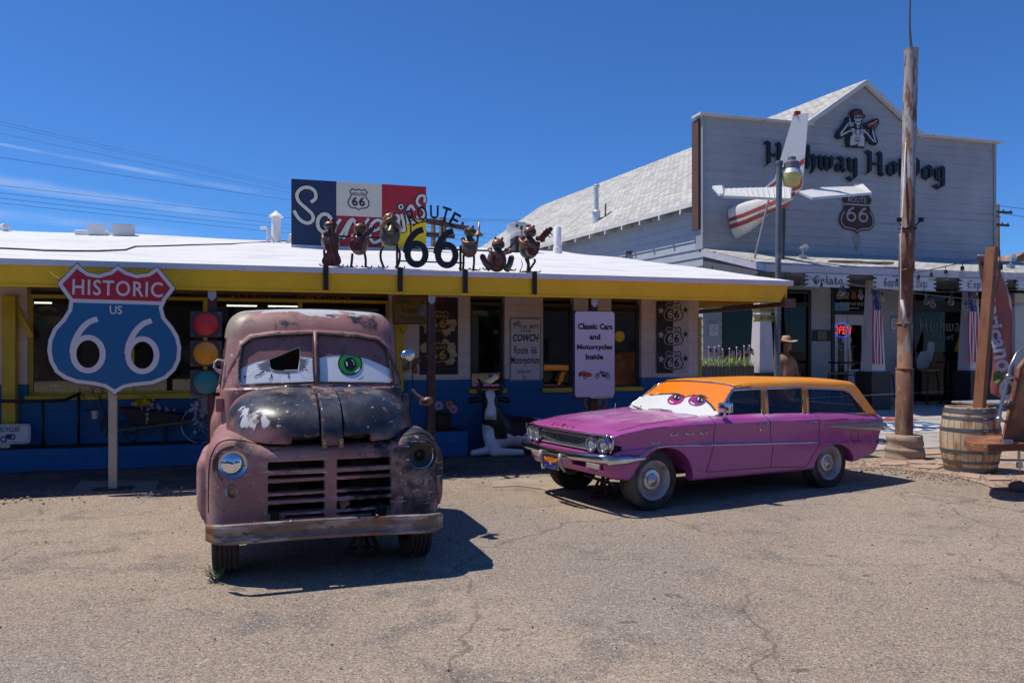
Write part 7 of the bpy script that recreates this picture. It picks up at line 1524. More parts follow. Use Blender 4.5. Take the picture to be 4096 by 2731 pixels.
m = MB(); a = C(-300,290); b = C(480,290); c = C(700,285); d = C(850,215); m.tube([(a[0], 0, a[1]),(b[0], 0, b[1]),(c[0], .12, c[1]),(d[0], .25, d[1])], .024,8); m.done('rail', flat('black rail paint', (.015,.015,.018),.4), t_, True)
for q, y in ((b[0], 0),(C(830,0)[0], .25),(a[0], 0)): m = MB(); m.tube([(q, y, 0),(q, y, b[1] if y == 0 else d[1])], .02,8); m.done('post', flat('black rail paint', (.015,.015,.018),.4), t_, True)
t_, p, C = board('motorcycle_sign', 'low white sign with a motorcycle drawing at the left edge of the planter', 'sign', 'R', [(-330,552),(342,552),(342,772),(-330,775)], 1.60, WSIGN, .015)
p.data = p.data.copy(); m = MB(); m.prism(rrect(-C.w, C.w, 0, C.h, .05),-.0005,.0145); bpy.data.objects.remove(p); p = m.done('panel', WSIGN, t_); m = MB(); stroke(m, rrect(-C.w + .02, C.w - .02,.02, C.h - .02,.04),.006,-.003, closed=True); a, b = C(-190,640), C(222,580); put_text(m, 'MOTORCYCLES', a[0], b[0], a[1], b[1], -.003,.03,.2)
for cx_, cy_ in ((40,715),(138,690)): stroke(m, C.P(ellipse(cx_, cy_, 30,28,16)),.018,-.003, closed=True)
put_poly(m, C.P([(60,665),(130,660),(140,690),(100,720),(70,700)]),-.004); m.done('lettering', flat('navy lettering', (.03,.03,.10)), p); m = MB(); m.box(-.02,.12,-.02,.10,-.05,-.002); m.done('foot', STEEL, t_)
# ================================================================= THE HOT DOG FRONT AND THE RIGHT SIDE
# blackletter shop name on the facade
LB = pm('black sign letters', (.010,.011,.016),.45, var=.1)
def namesign(label, txt, k, a0, b0, a1, b1, capb, w0=None):
 """a0,b0 = left baseline ; a1,b1 = right baseline ; capb = cap height y at left"""
 yy = YF - .12; (xa, za),(xb, zb) = SH.onY(k, a0, b0, yy), SH.onY(k, a1, b1, yy); _, zc = SH.onY(k, a0, capb, yy)
 t_ = thing('name_sign', label, 'letter sign', SH.W((xa + xb) / 2, yy, (za + zb) / 2), SH.a); w = sum(BL[c][0] for c in txt); cur = 0
 for c in txt:
  if BL[c][1]: m = MB(); x0 = (xb - xa) * (cur / w - .5); pen_text(m, c, x0, x0 + (xb - xa) * BL[c][0] / w, -(za + zb) / 2 + za, -(za + zb) / 2 + zc, 0,.06,.27); m.done('letter', LB, t_)
  cur += BL[c][0]
namesign('black blackletter word Highway across the grey facade, partly behind the plane tail', 'Highway', 'Z', 55,362,1205,440,85)
namesign('black blackletter word Hot left of the rusty pole on the facade', 'Hot', 'Z', 1275,462,1780,500,198)
namesign('black blackletter word Dog right of the rusty pole on the facade', 'Dog', 'Z', 1720,508,2265,540,245)
# skeleton emblem
EY = YF - .10; t_, gx, gz = shthing('skeleton_emblem', 'skeleton in a red cap holding a hot dog, cut-out sign on the gable', 'sign', 'M', 960,1250, EY); C = On('M', EY, gx, gz)
m = MB(); m.prism(C.P([(980,228),(1080,255),(1125,330),(1130,375),(1190,400),(1190,460),(1130,495),(1110,560),(1095,640),(1060,690),(1100,735),(1200,750),(1250,800),(1320,900),(1345,860),(1330,770),(1250,740),(1160,690),(1160,630),(1240,580),(1400,500),(1490,480),(1545,510),(1545,590),(1500,690),(1440,770),(1430,860),(1480,970),(1515,1100),(1480,1175),(1400,1185),(1320,1140),(1240,1050),(1190,990),(1180,1200),(1150,1260),(1050,1240),(900,1250),(870,1230),(710,1235),(690,1180),(695,1000),(720,900),(650,960),(550,1010),(480,1020),(420,970),(415,900),(450,830),(540,720),(640,580),(680,540),(675,470),(720,435),(800,450),(880,560),(880,440),(800,400),(790,340),(830,270),(900,235)]),0,.05); p = m.done('backing', LB, t_)
BONE = flat('bone white print', (.52,.51,.53)); RDP = flat('dark red print', (.22,.02,.03));
def em(nm, mat, polys, y=-.003, holes=()):
 m = MB()
 for i, P in enumerate(polys): put_poly(m, C.P(P), y - .0005 * i, [C.P(h) for h in holes])
 m.done(nm, mat, p)
em('cap', RDP, [[(885,400),(890,330),(930,290),(990,278),(1060,290),(1095,340),(1105,400),(1000,402)], [(1120,400),(1165,385),(1180,430),(1140,460),(1110,440)]]); em('cap_badge', LB, [[(1000,315),(1072,315),(1070,360),(1000,360)]], -.006)
em('skull', BONE, [[(885,425),(1000,405),(1105,425),(1095,520),(1070,530),(1060,620),(1020,655),(965,652),(925,610),(915,530),(890,515)]]); em('mouth', LB, [[(935,545),(985,575),(1050,548),(1040,590),(985,600),(945,588)], [(978,515),(992,488),(1005,515)]], -.006); em('sunglasses', flat('dark shades', (.05,.09,.10)), [[(885,432),(1100,432),(1085,490),(1060,502),(1020,498),(1000,470),(975,495),(925,505),(900,480)]], -.007)
BN = []
def bone(a, b, w): dx, dy = b[0] - a[0], b[1] - a[1]; L_ = math.hypot(dx, dy); nx_, ny_ = -dy / L_ * w, dx / L_ * w; BN.append([(a[0] - nx_, a[1] - ny_),(a[0] + nx_, a[1] + ny_),(b[0] + nx_ * .8, b[1] + ny_ * .8),(b[0] - nx_ * .8, b[1] - ny_ * .8)])
for a, b, w in (((540,940),(790,800),20),((540,890),(720,650),22),((770,480),(790,560),12),((780,560),(750,620),12),((1200,840),(1410,1100),18),((1450,1110),(1370,780),17),((1420,1020),(1365,850),8),((1370,745),(1420,735),8),((950,685),(1035,690),14),((960,725),(1025,735),14),((740,610),(880,600),10),((750,640),(880,635),10),((770,670),(870,668),10),((700,620),(740,680),12),((785,700),(840,695),8),((800,770),(900,765),12),((1060,770),(1190,800),12),((810,790),(820,840),22),((1160,810),(1165,870),22)): bone(a, b, w)
for i in range(4): bone((1410 + i * 15,690 - i * 18),(1450 + i * 8,700 - i * 18),5)
for i in range(5): bone((900 + i * 8,795 + i * 35),(965,810 + i * 32),9); bone((1080 - i * 8,800 + i * 35),(1010,812 + i * 32),9)
em('bones', BONE, BN); em('vest', BONE, [[(850,750),(882,750),(890,860),(930,930),(985,958),(1045,940),(1085,870),(1095,770),(1125,775),(1120,920),(1155,1000),(1150,1225),(1090,1220),(960,1205),(1020,1140),(850,1195),(775,1190),(795,1000),(790,960),(845,930)]], -.014); em('sternum', BONE, [[(965,775),(1010,775),(1005,950),(970,950)]], -.0135)
m = MB(); c = C(968,1050); w, h = C(1042,0)[0] - C(890,0)[0], C(0,975)[1] - C(0,1125)[1]; P = shield(c[0], c[1], w, h); stroke(m, P, .014,-.017, closed=True); put_text(m, '66', c[0] - w * .3, c[0] + w * .3, c[1] - h * .28, c[1] + h * .12,-.0172,.03); put_text(m, 'ROUTE', c[0] - w * .36, c[0] + w * .36, c[1] + h * .2, c[1] + h * .34,-.0172); m.done('shield_print', LB, p)
em('sausage', RDP, [[(1240,690),(1300,640),(1480,535),(1515,545),(1505,600),(1400,690),(1300,720)]], -.002); em('mustard', flat('mustard print', (.62,.24,.05)), [[(1245,670),(1290,625),(1380,590),(1480,525),(1515,540),(1480,570),(1390,630),(1300,660),(1265,690)]], -.006)
# rusty metal shield
YM = YF - .06; t_, gx, gz = shthing('rusty_shield', 'rust brown sheet metal route shield on the grey facade below the name', 'sign', 'E', 1190,1130, YM); C = On('E', YM, gx, gz)
a, b = C(1072,1130), C(1318,865); SHD = shield((a[0] + b[0]) / 2,(a[1] + b[1]) / 2, b[0] - a[0], b[1] - a[1]); m = MB(); m.prism(SHD, 0,.012); p = m.done('plate', pm('rust brown plate', (.085,.035,.03),.7,.2, var=.3, vs=4), t_)
m = MB(); W_ = b[0] - a[0]; H_s = b[1] - a[1]; cx_, cz_ = (a[0] + b[0]) / 2,(a[1] + b[1]) / 2; put_text(m, 'ROUTE', cx_ - .26 * W_, cx_ + .26 * W_, cz_ + .27 * H_s, cz_ + .41 * H_s, -.003)
for s_ in (-1,1): put_six(m, cx_ + s_ * .17 * W_, cz_ - .03 * H_s, .27 * W_, .36 * H_s, .055,-.003)
I3 = inset(SHD, .07); put_poly(m, [(cx_ - .40 * W_, cz_ + .2 * H_s),(cx_ + .40 * W_, cz_ + .2 * H_s),(cx_ + .40 * W_, cz_ + .235 * H_s),(cx_ - .40 * W_, cz_ + .235 * H_s)], -.003)
low = [q for q in inset(SHD, .05) if q[1] < cz_ + .14 * H_s]; stroke(m, low[:len(low) // 2 + 1][::-1] if False else low, .03,-.0036); m.done('cut_outs', SID, p)
m = MB();
for P in ([(1165,1140),(1215,1140),(1225,1200),(1200,1260),(1180,1200)],): put_poly(m, C.P(P),.03)
m.done('rust_stain', pm('rust stained siding', (.31,.295,.27),.7, var=.2), t_)
# flood lights, camera on the porch roof
for lab, k, a, b, yy in (('pair of small flood lights on the porch roof left of centre', 'E', 818,1310,6.3),('small white flood light at the right end of the porch roof', 'I', 1420,280,6.0)):
 x, z = SH.onY(k, a, b, yy); zr_ = ZE + (4.37 - ZE) * (yy - 5.12) / 2.45; t_ = thing('flood_light', lab, 'flood light', SH.W(x, yy, zr_), SH.a); m = MB(); m.box(-.09,.09,-.06,.06,0,.1,.01); m.tube([(0,0,.1),(0,0,.2)], .025,8); m.done('bracket', STEEL, t_); m = MB(); m.lathe([(0,.1),(.05,.09),(.07,.0),(.1,-.08),(.09,-.08),(0,-.03)], 16,(0,-.02,.27), 'y'); m.done('head', pm('silver lamp head', (.6,.6,.62),.25,.6), t_, 40)
for lab, a, b, w in (('short weathered board lying on the porch roof', 1110,1350,.45),('second weathered board on the porch roof, nearer the pole', 1330,1360,.45)):
 yy = 5.75; x, z = SH.onY('E', a, b, yy); zr_ = ZE + (4.37 - ZE) * (yy - 5.12) / 2.45; t_ = thing('roof_board', lab, 'plank', SH.W(x, yy, zr_ + .01), SH.a - .15); m = MB(); m.box(-w, w, -.05,.05,0,.05); m.done('plank', pm('weathered plank', (.26,.19,.13),.8, var=.2), t_)
# ---- hanging porch signs
for lab, txt, k, a0, a1, b0, b1 in (('white pointed board reading Gelato under the porch eave', 'Gelato', 'F', 818,1124,95,185),('white pointed board reading Gourmet Hot Dogs behind the rusty pole', 'Gourmet Hot Dogs', 'F', 1282,1716,112,205),('white pointed board reading Espresso right of the pole', 'Espresso', 'F', 1868,2200,128,212),('white pointed board cut by the right edge of the view', 'Sweets', 'I', 1475,2150,420,535)):
 yy = 5.05; (xa, za),(xb, zb) = SH.onY(k, a0, b1, yy), SH.onY(k, a1, b1, yy); _, zc = SH.onY(k, (a0 + a1) / 2, b0, yy); zb_ = (za + zb) / 2; h = SH.onY(k, (a0 + a1) / 2, b0, yy)[1] - SH.onY(k, (a0 + a1) / 2, b1, yy)[1]; w = (xb - xa) / 2; t_ = thing('porch_sign', lab, 'sign', SH.W((xa + xb) / 2, yy, zb_), SH.a, 'boards hanging under the porch eave'); e = h * .22
 P = [(-w, 0),(w, 0),(w - e, h * .16),(w, h * .33),(w - e, h * .5),(w, h * .66),(w - e, h * .83),(w, h),(-w, h),(-w + e, h * .83),(-w, h * .66),(-w + e, h * .5),(-w, h * .33),(-w + e, h * .16)]
 m = MB(); m.prism(P, 0,.025); p = m.done('panel', pm('porch sign white', (.50,.50,.55),.5, var=.05), t_); m = MB(); pen_text(m, txt, -w * .68, w * .70, h * .22, h * .86,-.003, nib=.2)
 for s_ in (-1,1):
  for q in (.2,.5,.8): put_poly(m, [(s_ * (w - e * 1.7), h * q),(s_ * (w - e * .6), h * (q + .09)),(s_ * (w - e * .6), h * (q - .09))], -.002)
 m.done('lettering', LB, p); m = MB()
 for s_ in (-.7,.7): m.tube([(s_ * w, .012, h),(s_ * w, .012, ZE - .19 - zb_)], .008,5)
 m.done('hanger', FIRON, t_)
# ---- flags on the pillars and in the planter
FR_, FW_, FB_ = flat('flag red cloth', (.34,.012,.035),.8), flat('flag white cloth', (.52,.50,.55),.8), flat('flag navy cloth', (.02,.028,.12),.8)
def bigflag(lab, px_, k, a0, a1, bt, bc, bb):
 yy = 5.63 - .21; (xa, zt),(xb, _) = SH.onY(k, a0, bt, yy), SH.onY(k, a1, bt, yy); zc, zb = SH.onY(k, a0, bc, yy)[1], SH.onY(k, a0, bb, yy)[1]; w = xb - xa
 t_ = thing('hanging_flag', lab, 'flag', SH.W(xa, yy, zb), SH.a, 'flags hung on the porch pillars'); m = MB(); hz_ = zt - zb; wav = lambda x, z: -.012 * math.sin(z * 5 + x * 30) - .03 * (1 - z / hz_) - .025
 def strip(x0, x1, z0, z1, mm, off=0):
  for q in range(12):
   A, B = z0 + (z1 - z0) * q / 12, z0 + (z1 - z0) * (q + 1) / 12; fl = lambda z: 1 + .15 * (1 - z / hz_)
   mm.cur = off; mm.add([(x0 * fl(A), wav(x0, A), A),(x1 * fl(A), wav(x1, A), A),(x1 * fl(B), wav(x1, B), B),(x0 * fl(B), wav(x0, B), B)], [(0,1,2,3)])
 for i in range(7): strip(w * i / 7, w * (i + 1) / 7,0, zc - zb, m, i % 2)
 m.done('stripes', [FR_, FW_], t_); m = MB(); strip(0, w, zc - zb, hz_, m); cn = m.done('canton', FB_, t_); m = MB()
 for j in range(9):
  for i in range(4 + (j % 2 == 0)):
   x = w * (i + .5 + .5 * (j % 2)) / 5; z = zc - zb + (zt - zc) * (j + .5) / 9; put_poly(m, star5(x, z, .02),0, fn=lambda a, y, b: (a, wav(a, b) - .004, b))
 m.done('stars', FW_, cn)
bigflag('long flag with stars hung on the pillar left of the rusty pole', 0, 'N', 748,836,148,366,928); bigflag('long flag with stars hung on the pillar right of the rusty pole', 0, 'I', 960,1053,535,748,1275)
PLY = 5.3; gx0, gz0 = SH.onY('K', 75,1355, PLY); gx1, _ = SH.onY('K', 745,1355, PLY); gzt = SH.onY('K', 400,1265, PLY)[1]
t_ = thing('grass_trough', 'grey wooden trough of spiky grass behind the wagon roof', 'planter', SH.W((gx0 + gx1) / 2, PLY, PORCH - .05), SH.a); w = (gx1 - gx0) / 2; h = gzt - PORCH + .05
m = MB()
for i in range(14): x = -w + 2 * w * i / 14; m.box(x + .004, x + 2 * w / 14 - .004,0,.03,0, h)
m.box(-w, w, .03,.5,0, h - .03); m.done('trough', pm('grey planks', (.10,.095,.09),.8, var=.3, vs=5), t_)
m = MB(); random.seed(9)
for i in range(520):
 x, y = random.uniform(-w, w), random.uniform(.0,.4); L_ = random.uniform(.22,.46); a = random.uniform(0,6.28); lean = random.uniform(.3,1.5); d = Vector((math.cos(a) * lean, math.sin(a) * lean - .25,1)).normalized(); s_ = Vector((-math.sin(a), math.cos(a),0)) * .006; o = Vector((x, y, h - .04)); M_ = o + d * L_ * .55; T_ = o + d * L_ + Vector((0,0,-.10 * lean))
 m.cur = random.randint(0,1); m.add([o - s_, o + s_, M_ + s_, M_ - s_, T_], [(0,1,2,3),(3,2,4)])
g_ = m.done('grass', [pm('spiky grass', (.20,.30,.08),.7, var=.3, vs=8), pm('dry spiky grass', (.36,.40,.17),.7, var=.3)], t_); g_['kind'] = 'stuff'
first = None
for i, (a, bt, bb, fx, sz, rt) in enumerate(((175,1035,1220,1,1,0),(248,1040,1215,1,1.05,.1),(300,1022,1215,1,1.1,-.5),(345,1065,1215,-1,1.1,-.5),(432,1055,1235,1,1,-.1),(523,1040,1215,1,1,-.35),(616,1025,1200,1,1.05,.15),(682,1020,1185,1,1.1,-.45))):
 x, z = SH.onY('K', a, bb, PLY - .02); z1 = SH.onY('K', a, bt, PLY - .02)[1]; loc_ = SH.W(x, PLY - .02, z)
 lab = 'small flag on a white stick in the grass trough, ' + ('leftmost of the row', 'second from the left', 'third from the left, tallest', 'drooping one in the left cluster', 'fifth, standing alone mid row', 'sixth from the left', 'seventh, blown open', 'rightmost beside the white pillar')[i]
 t_ = thing('stick_flag', lab, 'flag', loc_, SH.a, 'small flags in the grass trough'); L_ = z1 - z; m = MB(); m.tube([(0,0,-.1),(0,0, L_)], .008,6); m.ball((0,0, L_ + .01),.022,8,6); m.done('stick', pm('white stick', (.6,.6,.6),.5), t_); m = MB(); W_, H_f = .115 * fx * sz, .15 * sz; c, s_ = math.cos(rt), math.sin(rt)
 F = lambda u, v: (u * W_ * c - (v - 1) * H_f * s_ * -.3 * abs(fx) + .008 * fx, -.02 * math.sin(u * 4 + i), L_ - .02 - (1 - v) * H_f * c + u * W_ * s_ * fx)
 for q in range(9):
  v0, v1 = q / 9,(q + 1) / 9; u0 = .45 if q >= 4 else 0; m.cur = q % 2; m.add([F(u0, v0), F(1, v0), F(1, v1), F(u0, v1)], [(0,1,2,3)])
 m.cur = 2; m.add([F(0,4 / 9), F(.45,4 / 9), F(.45,1), F(0,1)], [(0,1,2,3)]); m.done('cloth', [FR_, FW_, FB_], t_)
m.cur = 0
# notices on the siding
for lab, k, x0, x1, y0, y1, yy in (('blue and white restroom notice on the siding beside the shop corner', 'K', 180,293,703,885, YF - .04),('blue and white restroom notice half behind the rusty pole', 'N', 953,1050,427,568, YF - .04)):
 t_, p, C = board('notice_sign', lab, 'sign', k, [(x0, y0),(x1, y0),(x1, y1),(x0, y1)], yy, WSIGN, .01); m = MB(); a, b = C(x0 + 2, y0 + (y1 - y0) * .22), C(x1 - 2, y0 + 3); m.add([(-C.w + .005,-.002, C.h * .79),(C.w - .005,-.002, C.h * .79),(C.w - .005,-.002, C.h - .005),(-C.w + .005,-.002, C.h - .005)], [(0,1,2,3)]); m.done('header', SBLU, p); m = MB(); put_text(m, 'NOTICE', -C.w * .88, C.w * .88, C.h * .83, C.h * .95,-.004,.02); m.done('header_lettering', WSIGN, p); m = MB()
 for i, s_ in enumerate(('RESTROOM', 'FOR', 'CUSTOMERS', 'ONLY')): w = (.75,.28,.85,.4)[i] * C.w; put_text(m, s_, -w, w, C.h * (.59 - i * .145), C.h * (.66 - i * .145),-.003,.01)
 m.done('lettering', BKL, p)
# white pillar-side lamp post, ride arrows, cowboy
LPY = 3.4; t_, lx0, _ = shthing('lamp_post', 'grey steel lamp post with a yellowed area light in front of the facade', 'street lamp', 'd', 1783,850, LPY, .1); C = On('d', LPY, lx0,.1)
GRY = pm('grey post paint', (.13,.14,.16),.5,.2, var=.2, vs=6, layers=[((.25,.27,.30),9,.62,.05)])
tp = C(1790,378); m = MB(); m.tube([(0,0,-.1),(tp[0] * .5,0, tp[1] * .5),(tp[0], 0, tp[1])], .062,12); m.lathe([(.075,0),(.08,.02),(.07,.07),(0,.09)], 12,(tp[0], 0, tp[1])); m.done('post', GRY, t_, 40)
q = C(1811,392); hc = C(1812,400); K = lambda b: C(1812, b)[1]; lampx = C(1812,400)[0]; m = MB(); sc = C(1831,0)[0] - lampx; m.lathe([(0, K(364)),(sc * .4, K(364)),(sc * .4, K(371)),(sc * .6, K(373)),(sc * .78, K(377)),(sc * .8, K(390)),(0, K(390))], 20,(lampx, -.1,0)); m.tube([(tp[0], 0, K(392)),(lampx - .1,-.1, K(388))], .03,8); m.done('ballast', GRY, t_, 40); m = MB(); m.lathe([(sc * .75, K(390)),(sc * 1.0, K(402)),(sc * .98, K(403)),(0, K(392))], 28,(lampx, -.1,0)); m.done('reflector', AL, t_, 30); m = MB(); m.lathe([(sc * 1.0, K(403)),(sc * .97, K(407)),(sc * .78, K(426)),(sc * .6, K(430)),(0, K(431))], 24,(lampx, -.1,0)); m.done('lamp_shade', pm('yellowed plastic', (.58,.52,.17),.35, var=.2, vs=8), t_, 40)
for lab, txt, b0, b1, sh_ in (('pale yellow arrow board reading Burro under the gutter', 'BURRO', 455,475,0),('pale yellow arrow board reading rides on the lamp post', 'RIDES', 532,598,0),('pale yellow arrow board with the price $5.00 on the lamp post', '$5.00', 622,712,1)):
 yy = LPY + .07; (xa, za),(xb, zb) = SH.onY('K', 722, b1, yy), SH.onY('K', 1085, b1, yy); zt = SH.onY('K', 900, b0, yy)[1]; zb = SH.onY('K', 900, b1, yy)[1]; t_ = thing('arrow_sign', lab, 'sign', SH.W((xa + xb) / 2, yy, zb), SH.a, 'arrow boards on the lamp post'); w, h = (xb - xa) / 2, zt - zb; P = [(-w, 0),(w - h * .5,0),(w, h * .5),(w - h * .5, h),(-w, h),(-w + h * .4, h * .5)] if sh_ else [(-w + h * .4,0),(w, 0),(w - h * .3, h * .5),(w, h),(-w + h * .4, h),(-w, h * .5)]
 m = MB(); m.prism(P, 0,.02); p = m.done('panel', pm('yellow arrow paint', (.50,.42,.13),.6, var=.1), t_); m = MB(); put_text(m, txt, -w * .5, w * .38, h * .2, h * .86,-.003,.01,.12 if sh_ else 0); m.done('lettering', BKL, p)
CBY = 4.6; x, z = SH.onY('K', 1130,1370, CBY); t_ = thing('cowboy_statue', 'rust brown wooden cowboy statue in a hat between the post and the door', 'statue', SH.W(x, CBY, PORCH - .02), SH.a); zz = lambda b: SH.onY('K', 1130, b, CBY)[1] - PORCH + .02; xx = lambda a: SH.onY('K', a, 1100, CBY)[0] - x
CW = pm('cowboy brown wood', (.20,.09,.055),.7, var=.35, vs=4, fine=.15, bump=.3, bs=20, layers=[((.30,.17,.12),3,.57,.1)]); hz0 = zz(1000)
def f_cb(x, y, z):
 s0 = zz(1150); b = scap(x, y, z, (-.0,0,.55),(0,0, s0 - .10),.22,.18); b = smin(b, scap(x, y, z, (-.17,0, s0 - .12),(.15,0, s0 - .12),.10),.08)
 for s_ in (-1,1): b = smin(b, scap(x, y, z, (s_ * .10,0,.05),(s_ * .10,0,.75),.085,.11),.05); b = smin(b, scap(x, y, z, (s_ * .22,0, s0 - .14),(s_ * .27,-.08, s0 - .50),.075,.06),.05); b = smin(b, scap(x, y, z, (s_ * .27,-.08, s0 - .5),(s_ * .12,-.25, s0 - .55),.055,.045),.03)
 b = smin(b, scap(x, y, z, (.0,0, s0 - .05),(.04,0, hz0 - .05),.06),.04); b = smin(b, sell(x, y, z, (.06,0, hz0 + .02),(.085,.08,.12)),.03); b = smin(b, sell(x, y, z, (.15,-.01, hz0 + .0),(.03,.02,.03)),.02); b = smin(b, sell(x, y, z, (.12,0, hz0 - .08),(.05,.04,.05)),.02)
 return b
sdf_obj('body', f_cb, (-.45,-.45,0),(.45,.35, hz0 + .25),.02, CW, t_)
m = MB(); c = Vector((.03,0, zz(955)));
for i in range(25):
 a = 2 * math.pi * i / 24; ca, sa = math.cos(a), math.sin(a); m.V += [c + Vector((.10 * ca, .09 * sa, .02)), c + Vector((.27 * ca, .22 * sa, .05 * ca * ca * 1.2 - .02))]
m.F = [(2 * i, 2 * i + 1,2 * i + 3,2 * i + 2) for i in range(24)]; m.mi = [0] * 24; m.lathe([(.105,0),(.10,.08),(.07,.13),(0,.11)], 20, c); m.done('hat', pm('straw brown hat', (.42,.25,.15),.7, var=.3), t_, True)
m = MB(); m.ball((.0,.0,.0),.01,4,3) if False else m.box(-.24,.24,-.2,-.19, zz(1150) - .6, zz(1150) - .12);
# stools, tables, umbrella, grey cut-out on the porch
SLAT = pm('stool wood', (.30,.20,.11),.6); IR2 = pm('black iron furniture', (.022,.023,.027),.45,.4)
def stool(lab, x, y, h):
 t_ = thing('bar_stool', lab, 'bar stool', SH.W(x, y, PORCH), SH.a, 'bar stools on the porch'); m = MB(); m.box(-.19,.19,-.19,.19, h - .03, h, .008); m.done('seat', SLAT, t_)
 for sx in (-1,1):
  for sy in (-1,1): m = MB(); m.tube([(sx * .15, sy * .15, h - .03),(sx * .23, sy * .23,0)], .018,5); m.done('leg', IR2, t_)
 m = MB()
 for q, r in ((.25,.20),(h - .1,.16)): m.tube([(r, r, q),(-r, r, q),(-r, -r, q),(r, -r, q)], .012,4, closed=True)
 m.done('footrest', IR2, t_)
 return t_
for lab, k, a, b, yy in (('bar stool with wooden seat in front of the shop doors, left one', 'N', 395,1020,6.3),('bar stool with wooden seat in front of the shop doors, further back', 'N', 480,1005,6.9),('bar stool with wooden seat right behind the rusty pole', 'I', 550,1355,6.5),('bar stool peeping out right of the left flag pillar', 'N', 872,1015,6.6)): x, z = SH.onY(k, a, b, yy); stool(lab, x, yy, z - PORCH)
for lab, k, a, b, yy, w in (('tall black iron table in front of the shop doors', 'N', 520,908,6.7,.42),('tall black iron table left of the right flag pillar', 'I', 830,1275,6.6,.28)):
 x, z = SH.onY(k, a, b, yy); t_ = thing('bar_table', lab, 'table', SH.W(x, yy, PORCH), SH.a); h = z - PORCH; m = MB(); m.box(-w, w, -.35,.35, h - .04, h, .006); m.done('table_top', IR2, t_)
 for sx in (-1,1): m = MB(); m.tube([(sx * w * .8,0, h - .04),(sx * w * .85,0,0)], .025,6); m.tube([(sx * w * .85,-.28,.02),(sx * w * .85,.28,.02)], .02,5); m.done('leg', IR2, t_)
x, z = SH.onY('I', 545,1345,7.2); t_ = thing('state_cutout', 'pale grey cut-out panel shaped like a state behind the stool', 'panel', SH.W(x, 7.2, z), SH.a); C = On('I', 7.2, x, z); m = MB(); m.prism(C.P([(555,1062),(622,1068),(620,1150),(590,1265),(515,1262),(580,1275),(560,1330),(500,1348),(445,1345),(436,1250),(480,1165),(545,1160)]),0,.02); m.done('panel', pm('pale grey panel', (.30,.31,.33),.5, var=.15), t_)
x, z = SH.onY('I', 880,1290,6.9); t_ = thing('folded_umbrella', 'folded yellow sun umbrella beside the right flag pillar', 'umbrella', SH.W(x, 6.9, PORCH), SH.a); C = On('I', 6.9, x, PORCH); a, b = C(905,950), C(865,1170); m = MB(); m.tube([(a[0], 0, a[1]),((a[0] + b[0]) / 2,0,(a[1] + b[1]) / 2),(b[0], 0, b[1])], [.02,.07,.10], 8); m.done('canopy', pm('yellow canvas', (.42,.32,.01),.7, var=.3, vs=8), t_, True); m = MB(); m.tube([(b[0], 0, b[1]),(b[0] - .05,0,0)], .02,6); m.done('pole', IR2, t_)
x, z = SH.onY('I', 1060,1340,6.2); t_ = thing('black_bin', 'black covered bin right of the flag pillar', 'bin', SH.W(x, 6.2, PORCH), SH.a); m = MB(); m.box(-.35,.6,-.3,.3,0, z - PORCH, .05); m.done('cover', BLK, t_)
# ---- plane tail through the facade
A_ = On('Y', YF, 0,0); t_, gx, gz = shthing('plane_tail', 'white and red light aircraft tail sticking out of the grey facade', 'plane tail', 'Y', 480,1100, YF - .05,0); TX = lambda a, b, yy: Vector((SH.onY('Y', a, b, yy)[0] - gx, yy - YF + .05, SH.onY('Y', a, b, yy)[1]))
def plane_mat():
 t = NT('plane paint'); z = t.xyz('Z'); x = t.xyz('X'); p0, p1 = TX(235,1215, YF - .05), TX(890,930, YF - 2.0); k_ = (p1.z - p0.z) / (p1.x - p0.x); d = t.math('SUBTRACT', t.math('SUBTRACT', z, p0.z), t.math('MULTIPLY', t.math('SUBTRACT', x, p0.x), k_))
 st = lambda a, b: t.math('MULTIPLY', t.sstep(d, a - .006, a + .006), t.sstep(d, b + .006, b - .006)); f = t.math('MAXIMUM', st(-.28,-.135), st(-.06,.06)); c = t.mix(f, (.66,.65,.62),(.36,.06,.04)); c = t.mix(1, c, t.comb(t.lin(t.noise(4,4),.25,.75,.88,1.08)), 'MULTIPLY'); t.bsdf(c, .35,0,.5); return t.m
PLM = plane_mat(); PWT = pm('plane white paint', (.68,.68,.66),.35, var=.06, layers=[((.4,.38,.35),12,.72,.03)])
secs = [((225,1110,300,1445),0.0),((420,1035,460,1330),.62),((640,985,640,1160),1.35),((830,960,830,1100),1.95),((925,930,900,1010),2.25)]; m = MB(); n = 24
for (a, b, c, d), dy in secs:
 p, q = TX(a, b, YF - .05 - dy), TX(c, d, YF - .05 - dy); ce = (p + q) / 2; h = (p - q).length / 2; u = (p - q).normalized(); wv = h * .62
 for i in range(n): t = 2 * math.pi * i / n; cs, sn = math.cos(t), math.sin(t); e = 2 / 2.7; m.V.append(ce + u * h * math.copysign(abs(sn) ** e, sn) + Vector((1,0.1,0)) * wv * math.copysign(abs(cs) ** e, cs) * (.55 + .45 * (dy > 0)))
m.F = [(i * n + q, i * n + (q + 1) % n, (i + 1) * n + (q + 1) % n, (i + 1) * n + q) for i in range(4) for q in range(n)] + [tuple(range(n)), tuple(range(5 * n - 1,4 * n - 1,-1))]; m.mi = [0] * len(m.F); m.done('fuselage', PLM, t_, 50)
yf2 = YF - 1.9
def slabp(nm, P, th, mat, shift=0):
 m = MB(); V = [TX(*p) for p in P]; nrm = (V[1] - V[0]).cross(V[-1] - V[0]).normalized() * th; k = len(V); m.add([v - nrm for v in V] + [v + nrm for v in V], [tuple(range(k)), tuple(range(2 * k - 1, k - 1,-1))] + [(i, (i + 1) % k, k + (i + 1) % k, k + i) for i in range(k)]); return m.done(nm, mat, t_)
fy = lambda P: [(a, b, yf2 + .5 - .0014 * (a - 590)) for a, b in P]
